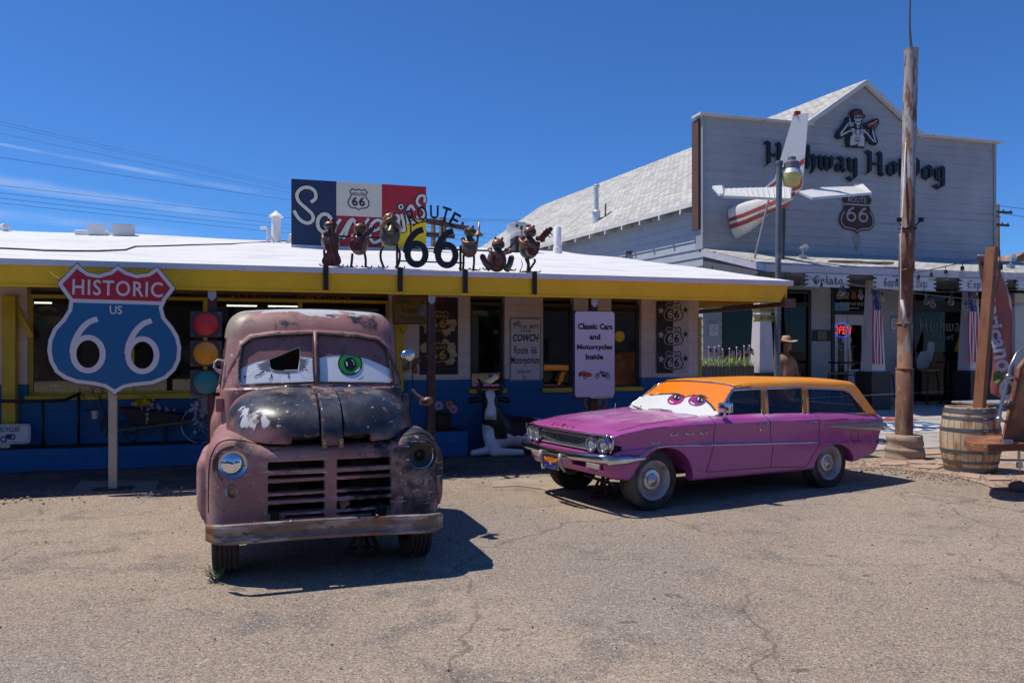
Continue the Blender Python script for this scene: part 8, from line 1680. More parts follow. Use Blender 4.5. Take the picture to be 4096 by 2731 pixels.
slabp('tail_fin', fy([(590,895),(740,760),(770,620),(900,170),(940,90),(1085,65),(1045,540),(1020,850),(1000,900),(905,985)]),.035, PWT)
def fstripe(P, nm='fin_stripe'):
 m = MB(); V = [TX(*p) for p in P];
 nr = (V[1] - V[0]).cross(V[-1] - V[0]).normalized() * .07
 for o in (-1,1): m.add([v + nr * o for v in V], [tuple(range(len(V)))])
 m.done(nm, flat('plane red paint', (.36,.06,.04),.35), t_)
fstripe(fy([(620,893),(745,800),(925,650),(1042,560),(1036,625),(925,700),(745,835),(680,890)])); fstripe(fy([(908,862),(1024,760),(1017,850),(998,895),(905,935)]))
m = MB(); a, b = TX(940,60, yf2), TX(965,85, yf2); m.box(a.x - .02, a.x + .12, a.y - .05, a.y + .05, a.z - .08, a.z + .04,.01); m.done('beacon', flat('beacon red', (.3,.02,.02)), t_)
slabp('stabiliser', [(165,905, yf2 + .1),(885,885, yf2 - .1),(890,1015, yf2 - .75),(145,982, yf2 - .5)], .03, PWT); slabp('stabiliser', [(25,875, yf2 + .1),(130,868, yf2 + .08),(165,905, yf2 + .1),(145,960, yf2 - .45),(105,965, yf2 - .45)], .03, PWT)
E2 = lambda a, b: ((280 + (2740 + a * .5765 - 0) * 0) * 0 + (2740 + a * .5765 - 2840) / .3637,(280 + b * .5765 - 430) / .3637)
f2 = lambda a, b, y: (*E2(a, b), y)
slabp('stabiliser', [f2(820,850, yf2 - .1), f2(950,822, yf2 - .1), f2(1175,815, yf2 + .1), f2(1170,800, yf2 + .1), f2(1235,797, yf2 + .1), f2(1297,858, yf2 - .5), f2(880,893, yf2 - .75), f2(790,850, yf2 - .4)], .03, PWT)
m = MB();
for i in range(12):
 q = i / 11; a = TX(200 + q * 660,905 - q * 18, yf2 + .08 - q * .18); b = TX(235 + q * 640,990 + q * 22, yf2 - .5 - .22 * q); m.tube([a + Vector((0,-.02,.036)), b + Vector((0,-.02,.036))], .009,4)
for i in range(11):
 q = i / 10; a = TX(*f2(850 + q * 350,850 - q * 33, yf2 - .1 + .2 * q)); b = TX(*f2(905 + q * 370,890 - q * 30, yf2 - .7 + .2 * q)); m.tube([a + Vector((0,0,.036)), b + Vector((0,0,.036))], .009,4)
m.done('stabiliser_rib', PWT, t_)
m = MB(); m.tube([TX(930,80, yf2 + .05), TX(770,620, yf2 + .35), TX(690,890, yf2 + .5)], .028,6); m.done('fin_edge', pm('worn grey edge', (.3,.31,.31),.5), t_)
m = MB(); a, b = TX(645,1020, yf2), TX(490,1568,6.0); b.z = ZE + (4.37 - ZE) * (6.0 - 5.12) / 2.45; m.tube([a, b], .028,6); m.done('strut', pm('grey strut', (.36,.36,.35),.4,.5), t_); m = MB(); a, b = TX(815,1090, yf2 + .1), TX(800,1568,6.0); b.z = ZE + (4.37 - ZE) * (6.0 - 5.12) / 2.45; m.tube([a, b], .045,8); m.done('support_post', pm('dark support post', (.05,.05,.06),.5), t_)
# ---- rusty flag pole
t_ = thing('rusty_pole', 'tall rusted steel pole in a round concrete footing beside the wagon', 'pole', depthpt('d', 2078,1050,12.2) * 1,0); t_.location.z = 0; px0 = t_.location.x; C2 = lambda u, v: ((1176 - 0, u)[1] - 1176) / 1785 * 12.2 - px0; Z2 = lambda v: 1.7 - (v - 803) / 1785 * 12.2
PRU = pm('rusted pole steel', (.19,.095,.06),.8,.1,.3,.3,2.5,.15,40,.35,30, [((.27,.24,.22),3,.56,.06,(2,2,.5)),((.30,.15,.08),4,.60,.06,(1,1,.6)),((.09,.045,.03),6,.64,.05),((.36,.35,.34),6,.50,.05,(3,3,.5),('Z', 3.6,4.4,-.3,.02))])
m = MB(); pts = [(2076,1000,18.8),(2078,846,18.6),(2078,844,16.3),(2079,745,16.2),(2079,740,14.6),(2082,622,14.8),(2082,620,17),(2084,532,17),(2084,530,15.3),(2091,200,15),(2093,122,14.5),(2093,114,16)]
m.tube([(C2(u, 0),0, Z2(v)) for u, v, r in pts], [r / 1785 * 12.2 for u, v, r in pts], 24); m.done('pole', PRU, t_, 60)
for v, r in ((847,19.2),(744,16.8),(621,17.4),(531,17.4)): m = MB(); c_ = C2(2078 if v > 700 else 2083,0); R0 = r / 1785 * 12.2; m.lathe([(R0, Z2(v + 2)),(R0 + .006, Z2(v)),(R0, Z2(v - 3)),(R0 * .8, Z2(v - 3))], 24,(c_, 0,0)); m.done('collar', pm('rust collar', (.22,.09,.05),.8,.1), t_, True)
m = MB(); c_ = C2(2093,0); m.tube([(c_, 0, Z2(114)),(C2(2089,0),0, Z2(60)),(C2(2090,0),0, Z2(-40)),(C2(2090,0),0, Z2(-80))], [.022,.018,.017,.017], 8); m.done('top_rod', pm('grey rod', (.16,.15,.14),.5,.4), t_, True)
m = MB(); m.tube([(C2(2076,0),-.06, Z2(330)),(C2(2062,0),-.1, Z2(560)),(C2(2060,0),-.12, Z2(700)),(C2(2063,0),-.15, Z2(750))], .010,5); m.tube([(C2(2061,0),-.13, Z2(690)),(C2(2066,0),-.16, Z2(720)),(C2(2062,0),-.16, Z2(750))], .022,6); m.done('rope', pm('white rope', (.55,.52,.5),.8), t_, True)
m = MB(); c_ = C2(2084,0);
for sx in (-1,1): m.box(c_ + sx * .17 - .04, c_ + sx * .17 + .04,-.10,-.07, Z2(512), Z2(502),.008); m.tube([(c_ + sx * .1,0, Z2(520)),(c_ + sx * .17,-.08, Z2(510))], .010,5)
m.tube([(c_ + .118 * math.cos(a),.118 * math.sin(a), Z2(526) + .02 * math.sin(a * 9)) for a in [i * math.pi / 20 for i in range(40)]], .014,5, closed=True); m.done('fixture', IR2, t_)
def f_ft(x, y, z): r = np.sqrt(x * x + y * y) + .012 * np.sin(x * 11 + z * 9) * np.cos(y * 13) + .008 * np.sin(z * 40 + x * 7); b = smax(r - .275, np.abs(z - .17) - .17,.06); return smin(smax(r - .285, z - .17,.03), smax(r - .262, z - .37,.05),.012) + 0 * b
sdf_obj('footing', f_ft, (-.4,-.4,-.05),(.4,.4,.45),.018, pm('crumbling concrete', (.33,.26,.205),.9,.0,.2,.2,4,.15,60,.6,35, [((.24,.17,.13),3,.58,.08)]), t_)
# ---- barrel with timber post
bp = depthpt('d', 2258,1088,10.65); bx, by = bp.x, 10.95; t_ = thing('wine_barrel', 'weathered wooden wine barrel with steel hoops at the edge of the forecourt', 'barrel', (bx, by, 0.0));
OAK = pm('weathered oak staves', (.52,.40,.27),.8,0,.3,.25,3,.1,40,.3,20, [((.32,.17,.07),3,.54,.06,(3,3,.55)),((.50,.42,.32),4,.6,.1,(2,2,.3))])
R_b = lambda z: .315 + .068 * math.sin(math.pi * z / .90); m = MB(); n = 26
for i in range(n):
 a0, a1 = 2 * math.pi * i / n + .008,2 * math.pi * (i + 1) / n - .008; k = len(m.V); ns = 12
 for j in range(ns + 1):
  z = .90 * j / ns
  for a in (a0, a1): m.V.append(Vector((R_b(z) * math.cos(a), R_b(z) * math.sin(a), z)))
 for j in range(ns): m.F.append((k + 2 * j, k + 2 * j + 1, k + 2 * j + 3, k + 2 * j + 2)); m.mi.append(0)
m.lathe([(R_b(.9),.9),(.285,.9),(.285,.85),(0,.85)], 26); m.lathe([(R_b(.0) - .01,.0),(R_b(.45) - .012,.45),(R_b(.9) - .01,.9)], 26); m.done('staves', OAK, t_, 20)
for z0, z1 in ((.0,.07),(.125,.165),(.27,.315),(.57,.615),(.735,.775),(.82,.885)): m = MB(); m.lathe([(R_b(z0) + .002, z0),(R_b(z0) + .006, z0),(R_b(z1) + .006, z1),(R_b(z1) + .002, z1)], 40); ho = m.done('hoop', pm('grey hoop steel', (.13,.135,.15),.5,.5, var=.2, vs=6), t_, 40); m = MB(); [m.ball((.006 * 0 + (R_b((z0 + z1) / 2) + .006) * math.cos(a),(R_b((z0 + z1) / 2) + .006) * math.sin(a),(z0 + z1) / 2),.010,6,4) for a in (-1.62,-1.54)]; m.done('rivet', STEEL, ho)
wp = depthpt('d', 2252,943,10.9); tpp = depthpt('d', 2282,567,10.9); t_ = thing('timber_mast', 'leaning red brown timber post standing in the wine barrel', 'post', (wp.x, by - .02,.0)); m = MB(); bz = .852; a = Vector((0,0, bz)); b = Vector((tpp.x - wp.x, 0, tpp.z)); rm = Matrix.Rotation(.62,3, 'Z'); cr = [rm @ Vector(v) for v in ((-.062,-.062,0),(.062,-.062,0),(.062,.062,0),(-.062,.062,0))]
m.add([a + c for c in cr] + [b + c for c in cr], [(3,2,1,0),(4,5,6,7),(0,1,5,4),(1,2,6,5),(2,3,7,6),(3,0,4,7)]); mast = m.done('mast', pm('orange brown stain', (.24,.10,.045),.65, var=.2, vs=4, layers=[((.15,.06,.03),4,.6,.06,(5,5,.5))], bump=.2), t_); m = MB(); m.tube([b + Vector((0,-.10,-.1)), b + Vector((.03,-.12,-.06)), b + Vector((.035,-.12,-.35)), b + Vector((0,-.09,-.65))], .008,5); m.done('lamp_cable', IR2, t_)
MTOP = Vector((wp.x, by - .02,0)) + b
# ---- flue pipes on the long grey roof, lamp on its side wall
e0w, rbw = mw(hot) @ e0, mw(hot) @ pk; skw = SK; nrm_ = skw.cross(rbw - e0w).normalized()
def onroof(a, b):
 r = sight('X', a, b); return EYE + r * ((e0w - EYE).dot(nrm_) / r.dot(nrm_))
b0_ = onroof(1055,890); h_ = (sight('X', 1090,480) * b0_.y).z + 1.7 - b0_.z; t_ = thing('flue_pipe', 'tall silver flue pipe with a finned cap on the grey shingle roof', 'flue', b0_); sc_ = b0_.y / 3108.6 * .3656
GALV = pm('galvanised pipe', (.56,.58,.60),.4,.4, var=.15); m = MB(); m.lathe([(42 * sc_, -.1),(42 * sc_, 95 * sc_),(56 * sc_, 100 * sc_),(26 * sc_, 125 * sc_),(26 * sc_, h_ - 40 * sc_),(0, h_ - 40 * sc_)], 18); m.done('pipe', GALV, t_, 40); m = MB(); m.lathe([(26 * sc_, h_ - 48 * sc_),(38 * sc_, h_ - 40 * sc_),(30 * sc_, h_ - 30 * sc_),(40 * sc_, h_ - 22 * sc_),(28 * sc_, h_ - 12 * sc_),(32 * sc_, h_ - 4 * sc_),(0, h_)], 18); m.done('cap', GALV, t_, 40)
b1_ = onroof(1150,840); t_ = thing('roof_pipe', 'short dark plumbing pipe beside the tall flue on the grey roof', 'roof pipe', b1_); m = MB(); m.tube([(0,0,-.1),(.02,0,140 * sc_)], 9 * sc_, 8); m.done('pipe', pm('dark pipe', (.10,.10,.11),.6), t_)
n2 = Vector((SK.y, -SK.x, 0)); ew = mw(hot) @ (ein + nsk * .05); r = sight('X', 1380,1270); q = EYE + r * ((ew - EYE).dot(n2) / r.dot(n2)); t_ = thing('wall_lamp', 'grey flood lamp on an arm on the grey side wall above the shop roof', 'wall lamp', q, SH.a); m = MB(); m.tube([(0,0,-.3),(0,0,0),(-.02,-.15,.06)], .025,6); m.done('arm', GRY, t_); m = MB(); m.box(-.15,.2,-.3,-.1,.03,.13,.02); m.done('head', GRY, t_)
# ---- feather banner
BNY = 12.6; FBn = Fr((0, BNY),0); t_, = (thing('feather_banner', 'brown feather banner with white Americano lettering behind the timber post', 'banner', (depthpt('d', 2300,900, BNY).x, BNY, 0)),); bx0 = t_.location.x; CB = lambda k, a, b: (FBn.onY(k, a, b, 0)[0] - bx0, FBn.onY(k, a, b, 0)[1]); wv = lambda x, z: -.05 * math.sin(x * 9 + z * 2.2) - .03 * math.sin(x * 17 - z * 3)
OUTB = catmull([CB('I', *p) for p in ((1085,165),(1200,210),(1290,310),(1350,450),(1400,640),(1430,830),(1450,1100),(1468,1400),(1460,1640),(1340,1660),(1200,1600),(1210,1400),(1225,1150),(1190,900),(1150,640),(1115,350))], 2)
fnb = lambda off: (lambda x, y, z: (x, wv(x, z) - off, z)); m = MB(); put_poly(m, OUTB, 0,(), fnb(0),.07); cl = m.done('cloth', pm('brown banner cloth', (.46,.15,.115),.7, var=.15, vs=3), t_, True)
m = MB(); m.tube([(x, wv(x, z), z) for x, z in [CB('I', *p) for p in ((1085,160),(1185,165),(1285,290),(1350,430),(1400,620),(1435,830),(1455,1100),(1470,1400),(1465,1660))]], .016,6); a = CB('I', 1465,1660); m.tube([(a[0], 0, a[1]),(a[0], 0,.1)], .016,6); m.done('pole', pm('banner pole', (.30,.28,.33),.5), t_, True)
m = MB(); V, F, _ = text_mesh('Americano', .03); p0, p1 = CB('I', 1190,330), CB('I', 1330,1370); d = Vector((p1[0] - p0[0], p1[1] - p0[1])); L_ = d.length; d /= L_; nn = Vector((-d.y, d.x)); hh = lambda u: .12 + .22 * u; m.add([(p0[0] + d.x * u * L_ + nn.x * (v - .45) * hh(u), wv(p0[0] + d.x * u * L_, p0[1] + d.y * u * L_) - .035, p0[1] + d.y * u * L_ + nn.y * (v - .45) * hh(u)) for u, v in V], F); m.done('lettering', flat('white banner print', (.6,.58,.6),.7), cl)
def bell(nm, k, c, rx, ry, mat, off): m = MB(); q = CB(k, *c); e = CB(k, c[0] + rx, c[1] + ry); put_poly(m, ellipse(q[0], q[1], abs(e[0] - q[0]), abs(e[1] - q[1]),28),0,(), fnb(off),.04); m.done(nm, mat, cl)
m = MB(); put_poly(m, [CB('I', *p) for p in ((1210,1480),(1215,1380),(1260,1365),(1310,1420),(1380,1400),(1330,1450),(1240,1500))], 0,(), fnb(.03)); m.done('leaf_print', flat('green leaf print', (.12,.19,.05),.7), cl); bell('saucer_print', 'J', (1480,160),115,130, flat('white banner print', (.6,.58,.6),.7),.035); bell('coffee_print', 'J', (1495,155),68,68, flat('coffee print', (.16,.09,.06),.7),.05); bell('cream_print', 'J', (1470,175),24,26, flat('cream print', (.5,.42,.34),.7),.06)
# ---- rusted machine at the right edge
mp = depthpt('d', 2340,1030,8.9); FM = Fr((mp.x, 8.9),10); t_ = thing('rusted_machine', 'rust red antique vehicle step with panel, grab rail and hand lever at the right edge', 'old vehicle', FM.o, FM.a); CM = lambda k, a, b, y=0: Vector((FM.onY(k, a, b, y)[0], y, FM.onY(k, a, b, y)[1]))
MRU = pm('machine rust', (.23,.085,.045),.7,.1,.3,.3,3,.1,50,.25,30, [((.36,.17,.08),3,.58,.1),((.10,.045,.03),5,.62,.06),((.5,.42,.45),8,.74,.03)]); z1 = CM('J', 1300,865).z; z0 = CM('J', 1300,795).z
m = MB(); P = [(FM.onY('J', 1175,800,0)[0], 0)]; xL = FM.onY('J', 1172,800,0)[0]; m.prism([(xL + .08,-.05),(xL, .06),(xL + .02,.18),(xL + .12,.35),(xL + .5,.75),(2.2,.75),(2.2,-.05)], z1, z1 + .085, frame=lambda x, y, z: (x, z, y)); m.done('step_plate', MRU, t_)
m = MB()
for i in range(4): m.box(xL + .1,2.2,-.056,-.051, z1 + .012 + i * .018, z1 + .02 + i * .018)
m.done('step_edge', pm('rough rust edge', (.17,.06,.035),.8), t_)
a, b = CM('J', 1480,770,.1), CM('J', 1640,0,.1); m = MB(); up = Vector((b.x - a.x, 0, b.z - a.z)); V = [a, a + Vector((1.1,.35,0)), a + up * 1.35 + Vector((.9,.35,0)), a + up * 1.25 + Vector((.12,.05,0)), a + up * 1.1]; m.add(V + [v + Vector((-.01,.05,0)) for v in V], [(0,1,2,3,4),(9,8,7,6,5)] + [(i, (i + 1) % 5,5 + (i + 1) % 5,5 + i) for i in range(5)]); m.done('side_panel', MRU, t_); m = MB(); m.tube([a + Vector((-.02,-.02,0)), a + up * 1.1 + Vector((-.02,-.02,0)), a + up * 1.25 + Vector((.1,.03,0)), a + up * 1.33 + Vector((.5,.1,0))], .022,6); m.done('panel_edge', pm('dark rust tube', (.13,.05,.03),.6,.2), t_, True)
NK = pm('dull nickel', (.36,.35,.36),.3,.85, var=.15); m = MB(); m.tube([CM('J', 1390,590,-.05), CM('J', 1412,490,-.05), CM('J', 1450,300,-.05), CM('J', 1520,20,-.05), CM('I', 1410,1330,-.05), CM('I', 1480,1190,-.05), CM('I', 1560,1130,-.02), CM('I', 1700,1080,.1)], [.008,.022,.02,.018,.018,.018,.018,.018], 8); m.ball(CM('J', 1412,505,-.05),.04,10,8); m.ball(CM('J', 1520,20,-.05),.04,10,8); m.tube([CM('J', 1412,505,-.05), CM('J', 1515,535,.08)], .016,8); m.tube([CM('J', 1520,20,-.05), CM('J', 1640,40,.1)], .016,8); m.done('grab_rail', NK, t_, True)
m = MB(); c = CM('J', 1545,345,-.02); m.lathe([(0,-.03),(.05,-.025),(.055,0),(.05,.03),(0,.03)], 16, c, 'y'); m.done('knob', pm('brown knob', (.05,.03,.025),.4), t_, True); m = MB()
for q in (1470,1525): c = CM('J', q, 790,.04); m.lathe([(0,.02),(.04,.02),(.045,0),(.045,-.015),(0,-.015)], 14,(c.x, c.y, z1 + .1))
m.done('knurled_nut', NK, t_, 40); m = MB(); a = CM('J', 1635,860,.05); m.tube([a, a + Vector((0,0,-.12))], .008,5); m.tube([a + Vector((.02,0,0)), a + Vector((.02,0,-.25))], .006,5); m.box(a.x - .025, a.x + .045,.03,.06, a.z - .2, a.z - .13,.006); m.done('padlock', NK, t_)
tire(t_, 2.2,.0,.38,.38,.16, 'y'); m = MB(); m.box(1.35,4.2,.2,1.5,.32, z1,.05); m.box(1.75,4.2,.3,1.5, z1 + .002,1.5,.14); m.box(2.6,4.0,.35,1.45,1.502,2.0,.12); m.done('carriage', MRU, t_)
# ---- round table behind the barrel
for lab, k, a, b, yy in (('grey topped metal bench behind the wine barrel', 'J', 1330,300,.9),('dark curved chair half hidden left of the barrel', 'J', 890,430,1.0)):
 x, z = SH.onY(k, a, b, yy)
 if 'bench' in lab: t_ = thing('park_table', lab, 'table', SH.W(x, yy, slab(yy)), SH.a); h = z - slab(yy); m = MB(); m.box(-.6,.8,-.35,.35, h - .04, h, .01); m.done('table_top', pm('grey table top', (.28,.28,.29),.5), t_); m = MB(); m.box(-.05,.05,-.05,.05,0, h - .04); m.done('leg', IR2, t_)
 else: t_ = thing('patio_chair', lab, 'chair', SH.W(x, yy, slab(yy)), SH.a); h = z - slab(yy); m = MB(); m.box(-.12,.4,-.2,.2, h - .05, h, .01); m.done('seat', IR2, t_); m = MB(); m.tube([(-.02,0, h - .05),(-.12,0, h * .75),(-.10,0, h * .45),(.1,0,0)], .035,8); m.done('leg', IR2, t_, True)
# ---- string lights: each string is one thing, its bulbs parts
BUL = glass('clear bulb glass', (.9,.88,.82), rough=.03); SOC = flat('black socket', (.02,.02,.022))
def string(lab, A, B, sag, n, mids=()):
 t_ = thing('string_light', lab, 'string light', A, 0, 'strings of bulbs over the forecourt'); A, B = Vector(A), Vector(B); f = lambda u: (B - A) * u + Vector((0,0,-sag * 4 * u * (1 - u))); m = MB(); m.tube([f(i / 24) for i in range(25)], .0075,5); m.done('wire', SOC, t_)
 for i in range(n):
  p = f((i + .5) / n); k = .16; m = MB(); m.tube([p, p - Vector((0,0,.06))], .006,5); m.lathe([(0,-.06),(.026,-.06),(.03,-.12),(0,-.12)], 10, p); s_ = m.done('socket', SOC, t_); m = MB(); m.lathe([(.02,-.12),(.045,-.165),(.05,-.19),(.035,-.225),(0,-.24)], 12, p); m.done('bulb', BUL, s_, True)
pA = SH.W(lx0, LPY, SH.onY('F', 655,75, LPY)[1]); R1 = depthpt('I', 1470,465,14.0); string('string of bulbs sagging from the lamp post to the right edge', pA, depthpt('d', 2400,660,12.5),.22,12); string('second string of bulbs from the lamp post along the porch signs', pA + Vector((.0,0,.03)), depthpt('d', 2420,700,13.5),.12,9); string('black wire with bulbs climbing to the top of the timber post', depthpt('I', 180,385,17.0), MTOP + Vector((-.03,-.05,-.12)),.02,7); string('row of bulbs along the left edge of the porch roof', SH.W(XE + xl - .2, YF - .2,4.0), SH.W(XE + xl + .05,5.2,3.5),.02,5)
x = MTOP + Vector((.03,-.13,-.38)); t_ = thing('mast_bulb', 'single hanging bulb at the top of the timber post', 'bulb', x); m = MB(); m.lathe([(0,.14),(.03,.14),(.035,.05),(0,.05)], 10); m.done('socket', SOC, t_); m = MB(); m.lathe([(.025,.05),(.05,0),(.055,-.03),(.035,-.07),(0,-.085)], 12); m.done('bulb', BUL, t_, True)
# ---- far right: rust roofed barn, white trailer, power pole
q = depthpt('d', 2300,605,34); t_ = thing('rust_roof_barn', 'low building with a rusty corrugated roof beyond the right end of the porch', 'building', (q.x + 3,36,0)); m = MB(); m.box(-3.5,6,0,6,0,4.4); m.done('wall', pm('tan barn wall', (.30,.24,.18),.8), t_); m = MB(); zt = depthpt('d', 2330,572,36).z; m.prism([(-3.6,4.4),(-1.0, zt - .2),(6.2, zt + 1.0),(6.2,4.4)], -.5,6); m.done('roof', pm('rusty corrugated roof', (.26,.13,.08),.7,.2, var=.3, vs=2, layers=[((.42,.28,.2),2,.56,.06,(1,1,3))]), t_)
t_ = thing('box_trailer', 'white box trailer parked beyond the feather banner', 'trailer', (depthpt('d', 2330,800,22).x, 22,0)); m = MB(); m.box(0,5,0,2.4,.7,1.7 + (803 - 672) / 1785 * 22,.04); m.done('body', pm('white trailer paint', (.55,.57,.58),.5, var=.06), t_); m = MB(); m.box(-.02,5,-.03,-.002,1.5,1.62); m.box(-.03,5,-.03,-.002,2.9,2.96); m.done('rail', STEEL, t_); m = MB(); m.box(.3,.7,-.04,-.031,1.35,1.42); m.done('tail_light', flat('red lens', (.4,.03,.02)), t_)
for sx in (.6,1.4,3.8): m = MB(); m.lathe([(0,-.05),(.35,-.05),(.38,.0),(.38,.2),(0,.2)], 20,(sx, .1,.38), 'y'); m.done('wheel', RUBBER, t_, 40)
WOODP = pm('weathered pole wood', (.085,.055,.042),.85, var=.25, vs=4, layers=[((.15,.12,.10),4,.60,.06,(6,6,.4))])
def upole(lab, u, vtop, Y, r, arms):
 c = depthpt('d', u, vtop, Y); t_ = thing('utility_pole', lab, 'utility pole', (c.x, Y, 0)); m = MB(); m.tube([(0,0,0),(0,0, c.z)], [r * 1.3, r], 10); m.done('pole', WOODP, t_, True)
 for dz_, w, ang in arms:
  m = MB(); M3 = MB(Matrix.Translation((0,-r * 1.2, c.z - dz_)) @ Matrix.Rotation(ang, 4, 'Z')); M3.box(-w, w, -.06,.06,-.08,.08); m.add(M3.V, M3.F); a_ = m.done('cross_arm', WOODP, t_); m = MB()
  for s_ in (-.9,-.35,.35,.9): m.lathe([(0,.22),(.05,.2),(.06,.12),(.03,.1),(.03,.08),(0,.08)], 8,(s_ * w * math.cos(ang),-r * 1.2 + s_ * w * math.sin(ang), c.z - dz_))
  m.done('insulator', flat('dark insulator', (.06,.05,.05),.3), a_)
 return t_
upole('wooden power pole with a leaning cross arm behind the letter O of the route sign', 995,508,30,.09,((.55,.9,.5),)); upole('second wooden power pole behind the big black digits', 1017,500,28,.13,((.25,1.2,.9),)); upole('distant power pole at the right end of the facade', 2291,470,60,.15,((.6,1.3,.3),(1.6,1.0,.3)))
# power lines: one thing per line
WIREM = flat('power line', (.07,.10,.16),.6); random.seed(3)
for i, (k, a, b, c, d, lab) in enumerate((('L', 0,252,2282,597, 'power line above the others in the middle of the left sky'),('L', 0,472,2282,738, 'power line second group, highest of four over the shop roof'),('L', 0,530,2282,790, 'power line second of four over the shop roof'),('L', 0,572,2282,822, 'power line third of four over the shop roof'),('L', 0,610,2282,856, 'power line lowest of four over the shop roof'),('L', 0,66,2282,540, 'thin reddish line low in the upper left sky'),('L', 20,0,2282,510, 'thin reddish line crossing the upper left sky'),('L', 120,0,2282,490, 'thin reddish line highest in the left sky'))):
 Y0, Y1 = 24., 36.; p, q = EYE + sight(k, a, b) * Y0, EYE + sight(k, c, d) * Y1; e = (p - q).normalized(); A, B = p + e * 25, q - e * 14; t_ = thing('power_line', lab, 'power line', A, 0, 'power lines in the left sky'); m = MB(); L_ = B - A; r = .008 if i < 5 else .005
 m.tube([L_ * (j / 20) + Vector((0,0,-.9 * (j / 20) * (1 - j / 20) + .9 * .24)) for j in range(21)], r, 4); m.done('wire', WIREM if i < 5 else flat('reddish line', (.16,.12,.16)), t_)
for i, (a, b, c, d) in enumerate(((550,262,1700,275),(390,455,1350,570),(390,540,1270,630),(390,612,1160,705),(540,295,1640,307))):
 p, q = EYE + sight('P', a, b) * 28, EYE + sight('P', c, d) * 40; e = (q - p); t_ = thing('power_line', 'power line running right from the wooden poles, ' + ('highest of the five', 'third from the top', 'fourth from the top', 'lowest of the five', 'second from the top')[i], 'power line', p, 0, 'power lines behind the frogs'); m = MB(); m.tube([-e * .25, e * 1.6], .010,4); m.done('wire', WIREM, t_)
for i, (a, b, c, d) in enumerate(((2205,940,2352,962),(2190,985,2352,1018))):
 p, q = EYE + sight('E', a, b) * 60, EYE + sight('E', c, d) * 62; t_ = thing('power_line', ('upper', 'lower')[i] + ' power line leaving the distant pole at the right edge', 'power line', p); m = MB(); m.tube([Vector((-.5,0,0)),(q - p) * 1.5], .022,4); m.done('wire', WIREM, t_)
# ---- flagstones, pebbles, weeds, rocks
FS = pm('red flagstone', (.40,.28,.21),.85, var=.2, vs=2, bump=.25, bs=25, layers=[((.32,.24,.19),2,.56,.1)])
for i, P in enumerate(([(50,1020),(110,975),(355,975),(365,1018)], [(360,968),(530,958),(690,1002),(560,1005),(400,998)], [(680,950),(925,950),(930,1020),(720,1010)], [(390,1035),(560,1010),(800,1030),(700,1062),(480,1050)], [(815,1050),(860,1025),(940,1022),(950,1070)], [(520,840),(600,835),(780,890),(570,900)], [(930,1110),(1000,1105),(1200,1130),(1190,1175),(960,1140)], [(1230,1150),(1460,1148),(1560,1190),(1300,1190)])):
 Q = [SH.onZ('J', a, b, .02) for a, b in P]; c = (sum(q[0] for q in Q) / len(Q), sum(q[1] for q in Q) / len(Q)); t_ = thing('flagstone', 'flat reddish flagstone ' + ('at the foot of the concrete pole footing', 'right of the footing, back row', 'left of the barrel, back row', 'in front of the back row, largest', 'touching the barrel on its left', 'against the edge of the concrete forecourt', 'under the front of the barrel', 'in front and right of the barrel')[i], 'flagstone', SH.W(c[0], c[1], 0), SH.a, 'flagstones round the barrel'); m = MB(); m.prism([(q[0] - c[0], q[1] - c[1]) for q in Q], -.004,.022, frame=lambda x, y, z: (x, z, y)); m.done('stone', FS, t_)
patch('earth_strip', [SH.W(*SH.onZ('J', a, b, 0))[:2] for a, b in ((-600,1090),(-100,1050),(60,1055),(300,1075),(560,1100),(800,1130),(1000,1180),(1200,1230),(1400,1300),(1900,1330),(1900,900),(900,800),(300,880),(-600,960))], .002, earth)
patch('earth_verge', [SH.W(*SH.onZ('V', a, b, 0))[:2] for a, b in ((-250,1010),(60,985),(350,960),(600,945),(800,1000),(1300,1000),(1450,1040),(1300,1120),(1100,1230),(800,1230),(450,1120),(150,1080),(-250,1090))], .002, pm('gravelly verge', (.34,.27,.20),.95, var=.2, vs=4, fine=.4, fs=110, bump=.8, bs=70))
def pebbles(name, n, area, s0, s1, seed):
 random.seed(seed); m = MB(); ico = bmesh.new(); bmesh.ops.create_icosphere(ico, subdivisions=1, radius=1); V0 = [v.co.copy() for v in ico.verts]; F0 = [[v.index for v in f.verts] for f in ico.faces]; ico.free()
 for i in range(n):
  x, y = area(); s_ = s0 + (s1 - s0) * random.random() ** 3; sx, sy, sz = s_ * random.uniform(.7,1.3), s_ * random.uniform(.7,1.3), s_ * random.uniform(.5,.9); M3 = Matrix.Rotation(random.uniform(0,6),3, 'Z'); m.cur = random.randint(0,2); m.add([Vector((x, y, sz * .4)) + M3 @ Vector((v.x * sx * random.uniform(.85,1.15), v.y * sy, v.z * sz)) for v in V0], F0)
 return tag(m.done(name, [pm('tan pebble', (.40,.31,.23),.9), pm('grey pebble', (.26,.23,.21),.9), pm('red pebble', (.33,.2,.14),.9)]), kind='stuff')
def _edge():
 x = random.uniform(-8,11); y = -.55 + random.gauss(0,.22); p = SH.W(x, y); return p.x, p.y
def _right(): a, b = random.uniform(-300,1600), random.gauss(0,40); q = SH.W(*SH.onZ('J', a, 1040 + a * .11 + b, 0)); return q.x, q.y
def _lot(): return random.uniform(-6,8),2.2 + 8 * random.random() ** .8
pebbles('edge_gravel', 1500, _edge, .006,.022,1); pebbles('earth_gravel', 1300, _right, .005,.022,2); pebbles('loose_gravel', 1600, _lot, .003,.010,4)
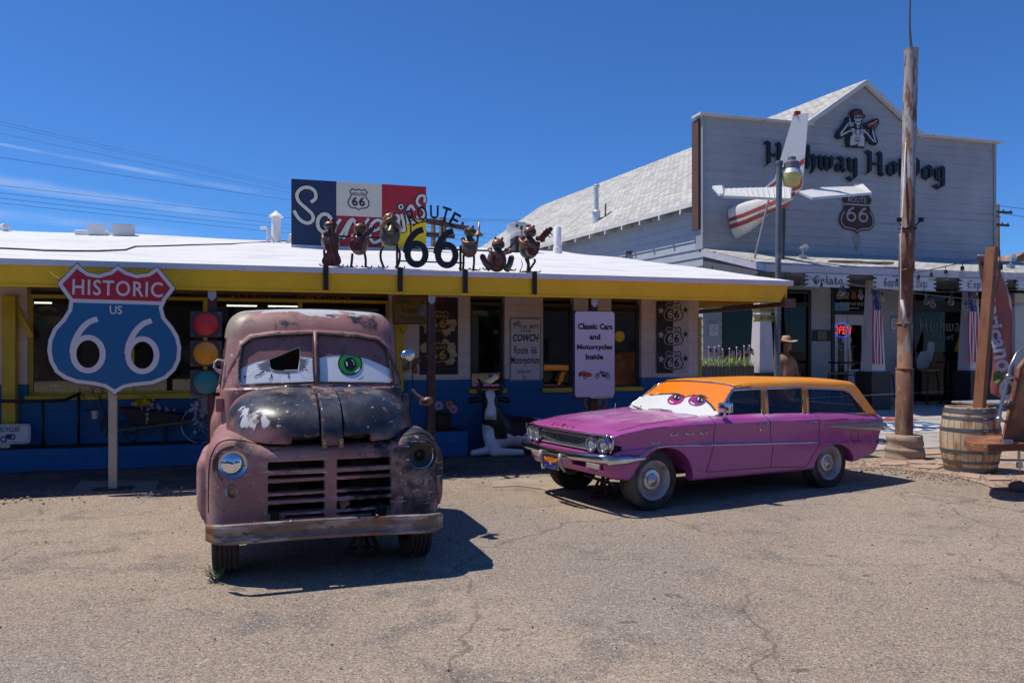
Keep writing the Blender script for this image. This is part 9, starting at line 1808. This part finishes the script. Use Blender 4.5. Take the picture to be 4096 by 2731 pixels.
c = SH.W(*SH.onZ('J', 1625,1320,0)); t_ = thing('rock', 'fist sized red rock on the ground at the right edge', 'rock', (c.x, c.y, 0)); f_rk = lambda x, y, z: sell(x, y, z, (0,0,.05),(.095,.08,.07)) + .012 * np.sin(x * 40 + z * 25) * np.cos(y * 37); sdf_obj('rock', f_rk, (-.15,-.15,-.05),(.15,.15,.16),.012, pm('red rock', (.20,.12,.10),.9, var=.3, bump=.4), t_); t_.name = 'red_rock'
def weed(lab, k, a, b, n, r, seed):
 c = SH.W(*SH.onZ(k, a, b, 0)); t_ = thing('weed', lab, 'weed', (c.x, c.y, 0)); random.seed(seed); m = MB()
 for i in range(n):
  an, ln = random.uniform(0,6.28), random.uniform(.5,1.1) * r; d = Vector((math.cos(an), math.sin(an), random.uniform(.6,1.8))).normalized(); o = Vector((random.gauss(0, r * .12), random.gauss(0, r * .12),0))
  for j in range(6): p = o + d * ln * (j + 1) / 6; an2 = an + random.uniform(-1.4,1.4); e = Vector((math.cos(an2), math.sin(an2),.5)).normalized() * r * .28; s_ = Vector((-e.y, e.x, 0)).normalized() * r * .045; m.add([p, p + e * .5 + s_, p + e, p + e * .5 - s_], [(0,1,2,3)])
  m.tube([o, o + d * ln], .0025,3)
 m.done('leaves', pm('dusty weed green', (.13,.19,.08),.8, var=.3), t_)
weed('green weed growing beside the front tyre of the old truck', 'W', 115,760,22,.13,1); weed('thin sparse weed in the shadow under the truck', 'W', 370,665,5,.13,2); weed('tiny weed in the shadow under the truck bumper, right side', 'W', 1595,655,3,.10,3)
# ---- across the street (behind the viewer, seen only in glass and chrome)
OPB = pm('tan stucco', (.24,.19,.15),.9);
for i, (x, w, h, colr) in enumerate(((-26,16,4.5,(.24,.19,.15)),(-7,13,5.5,(.16,.11,.09)),(9,12,4.2,(.28,.24,.2)),(24,16,6,(.13,.12,.12)))):
 t_ = thing('opposite_building', 'low building across the street behind the viewer, ' + ('tan one far left', 'brown one', 'pale one', 'dark one far right')[i], 'building', (x, -24,0)); m = MB(); m.box(0, w, -8,0,0, h); m.box(-.2, w + .2,-8.2,.8, h, h + .25); m.done('wall', pm('opposite wall %d' % i, colr, .9), t_); m = MB(); [m.box(w * q, w * q + 1.6,.0,.03,.8,2.6) for q in (.1,.4,.7)]; m.done('window', BLK, t_)
 m = MB(); random.seed(i)
 for j in range(260): m.ball((w + 1.5 + random.gauss(0,1.4),-4 + random.gauss(0,1.4),5 + random.gauss(0,1.5)), random.uniform(.3,.7),5,4)
 tr = thing('roadside_tree', 'dark tree across the street behind the viewer, beside the ' + ('tan', 'brown', 'pale', 'dark')[i] + ' building', 'tree', (x, -24,0)); m.done('crown', pm('far foliage', (.04,.065,.03),.9), tr); m = MB(); m.tube([(w + 1.5,-4,0),(w + 1.5,-4,4)], .25,8); m.done('trunk', WOODP, tr)
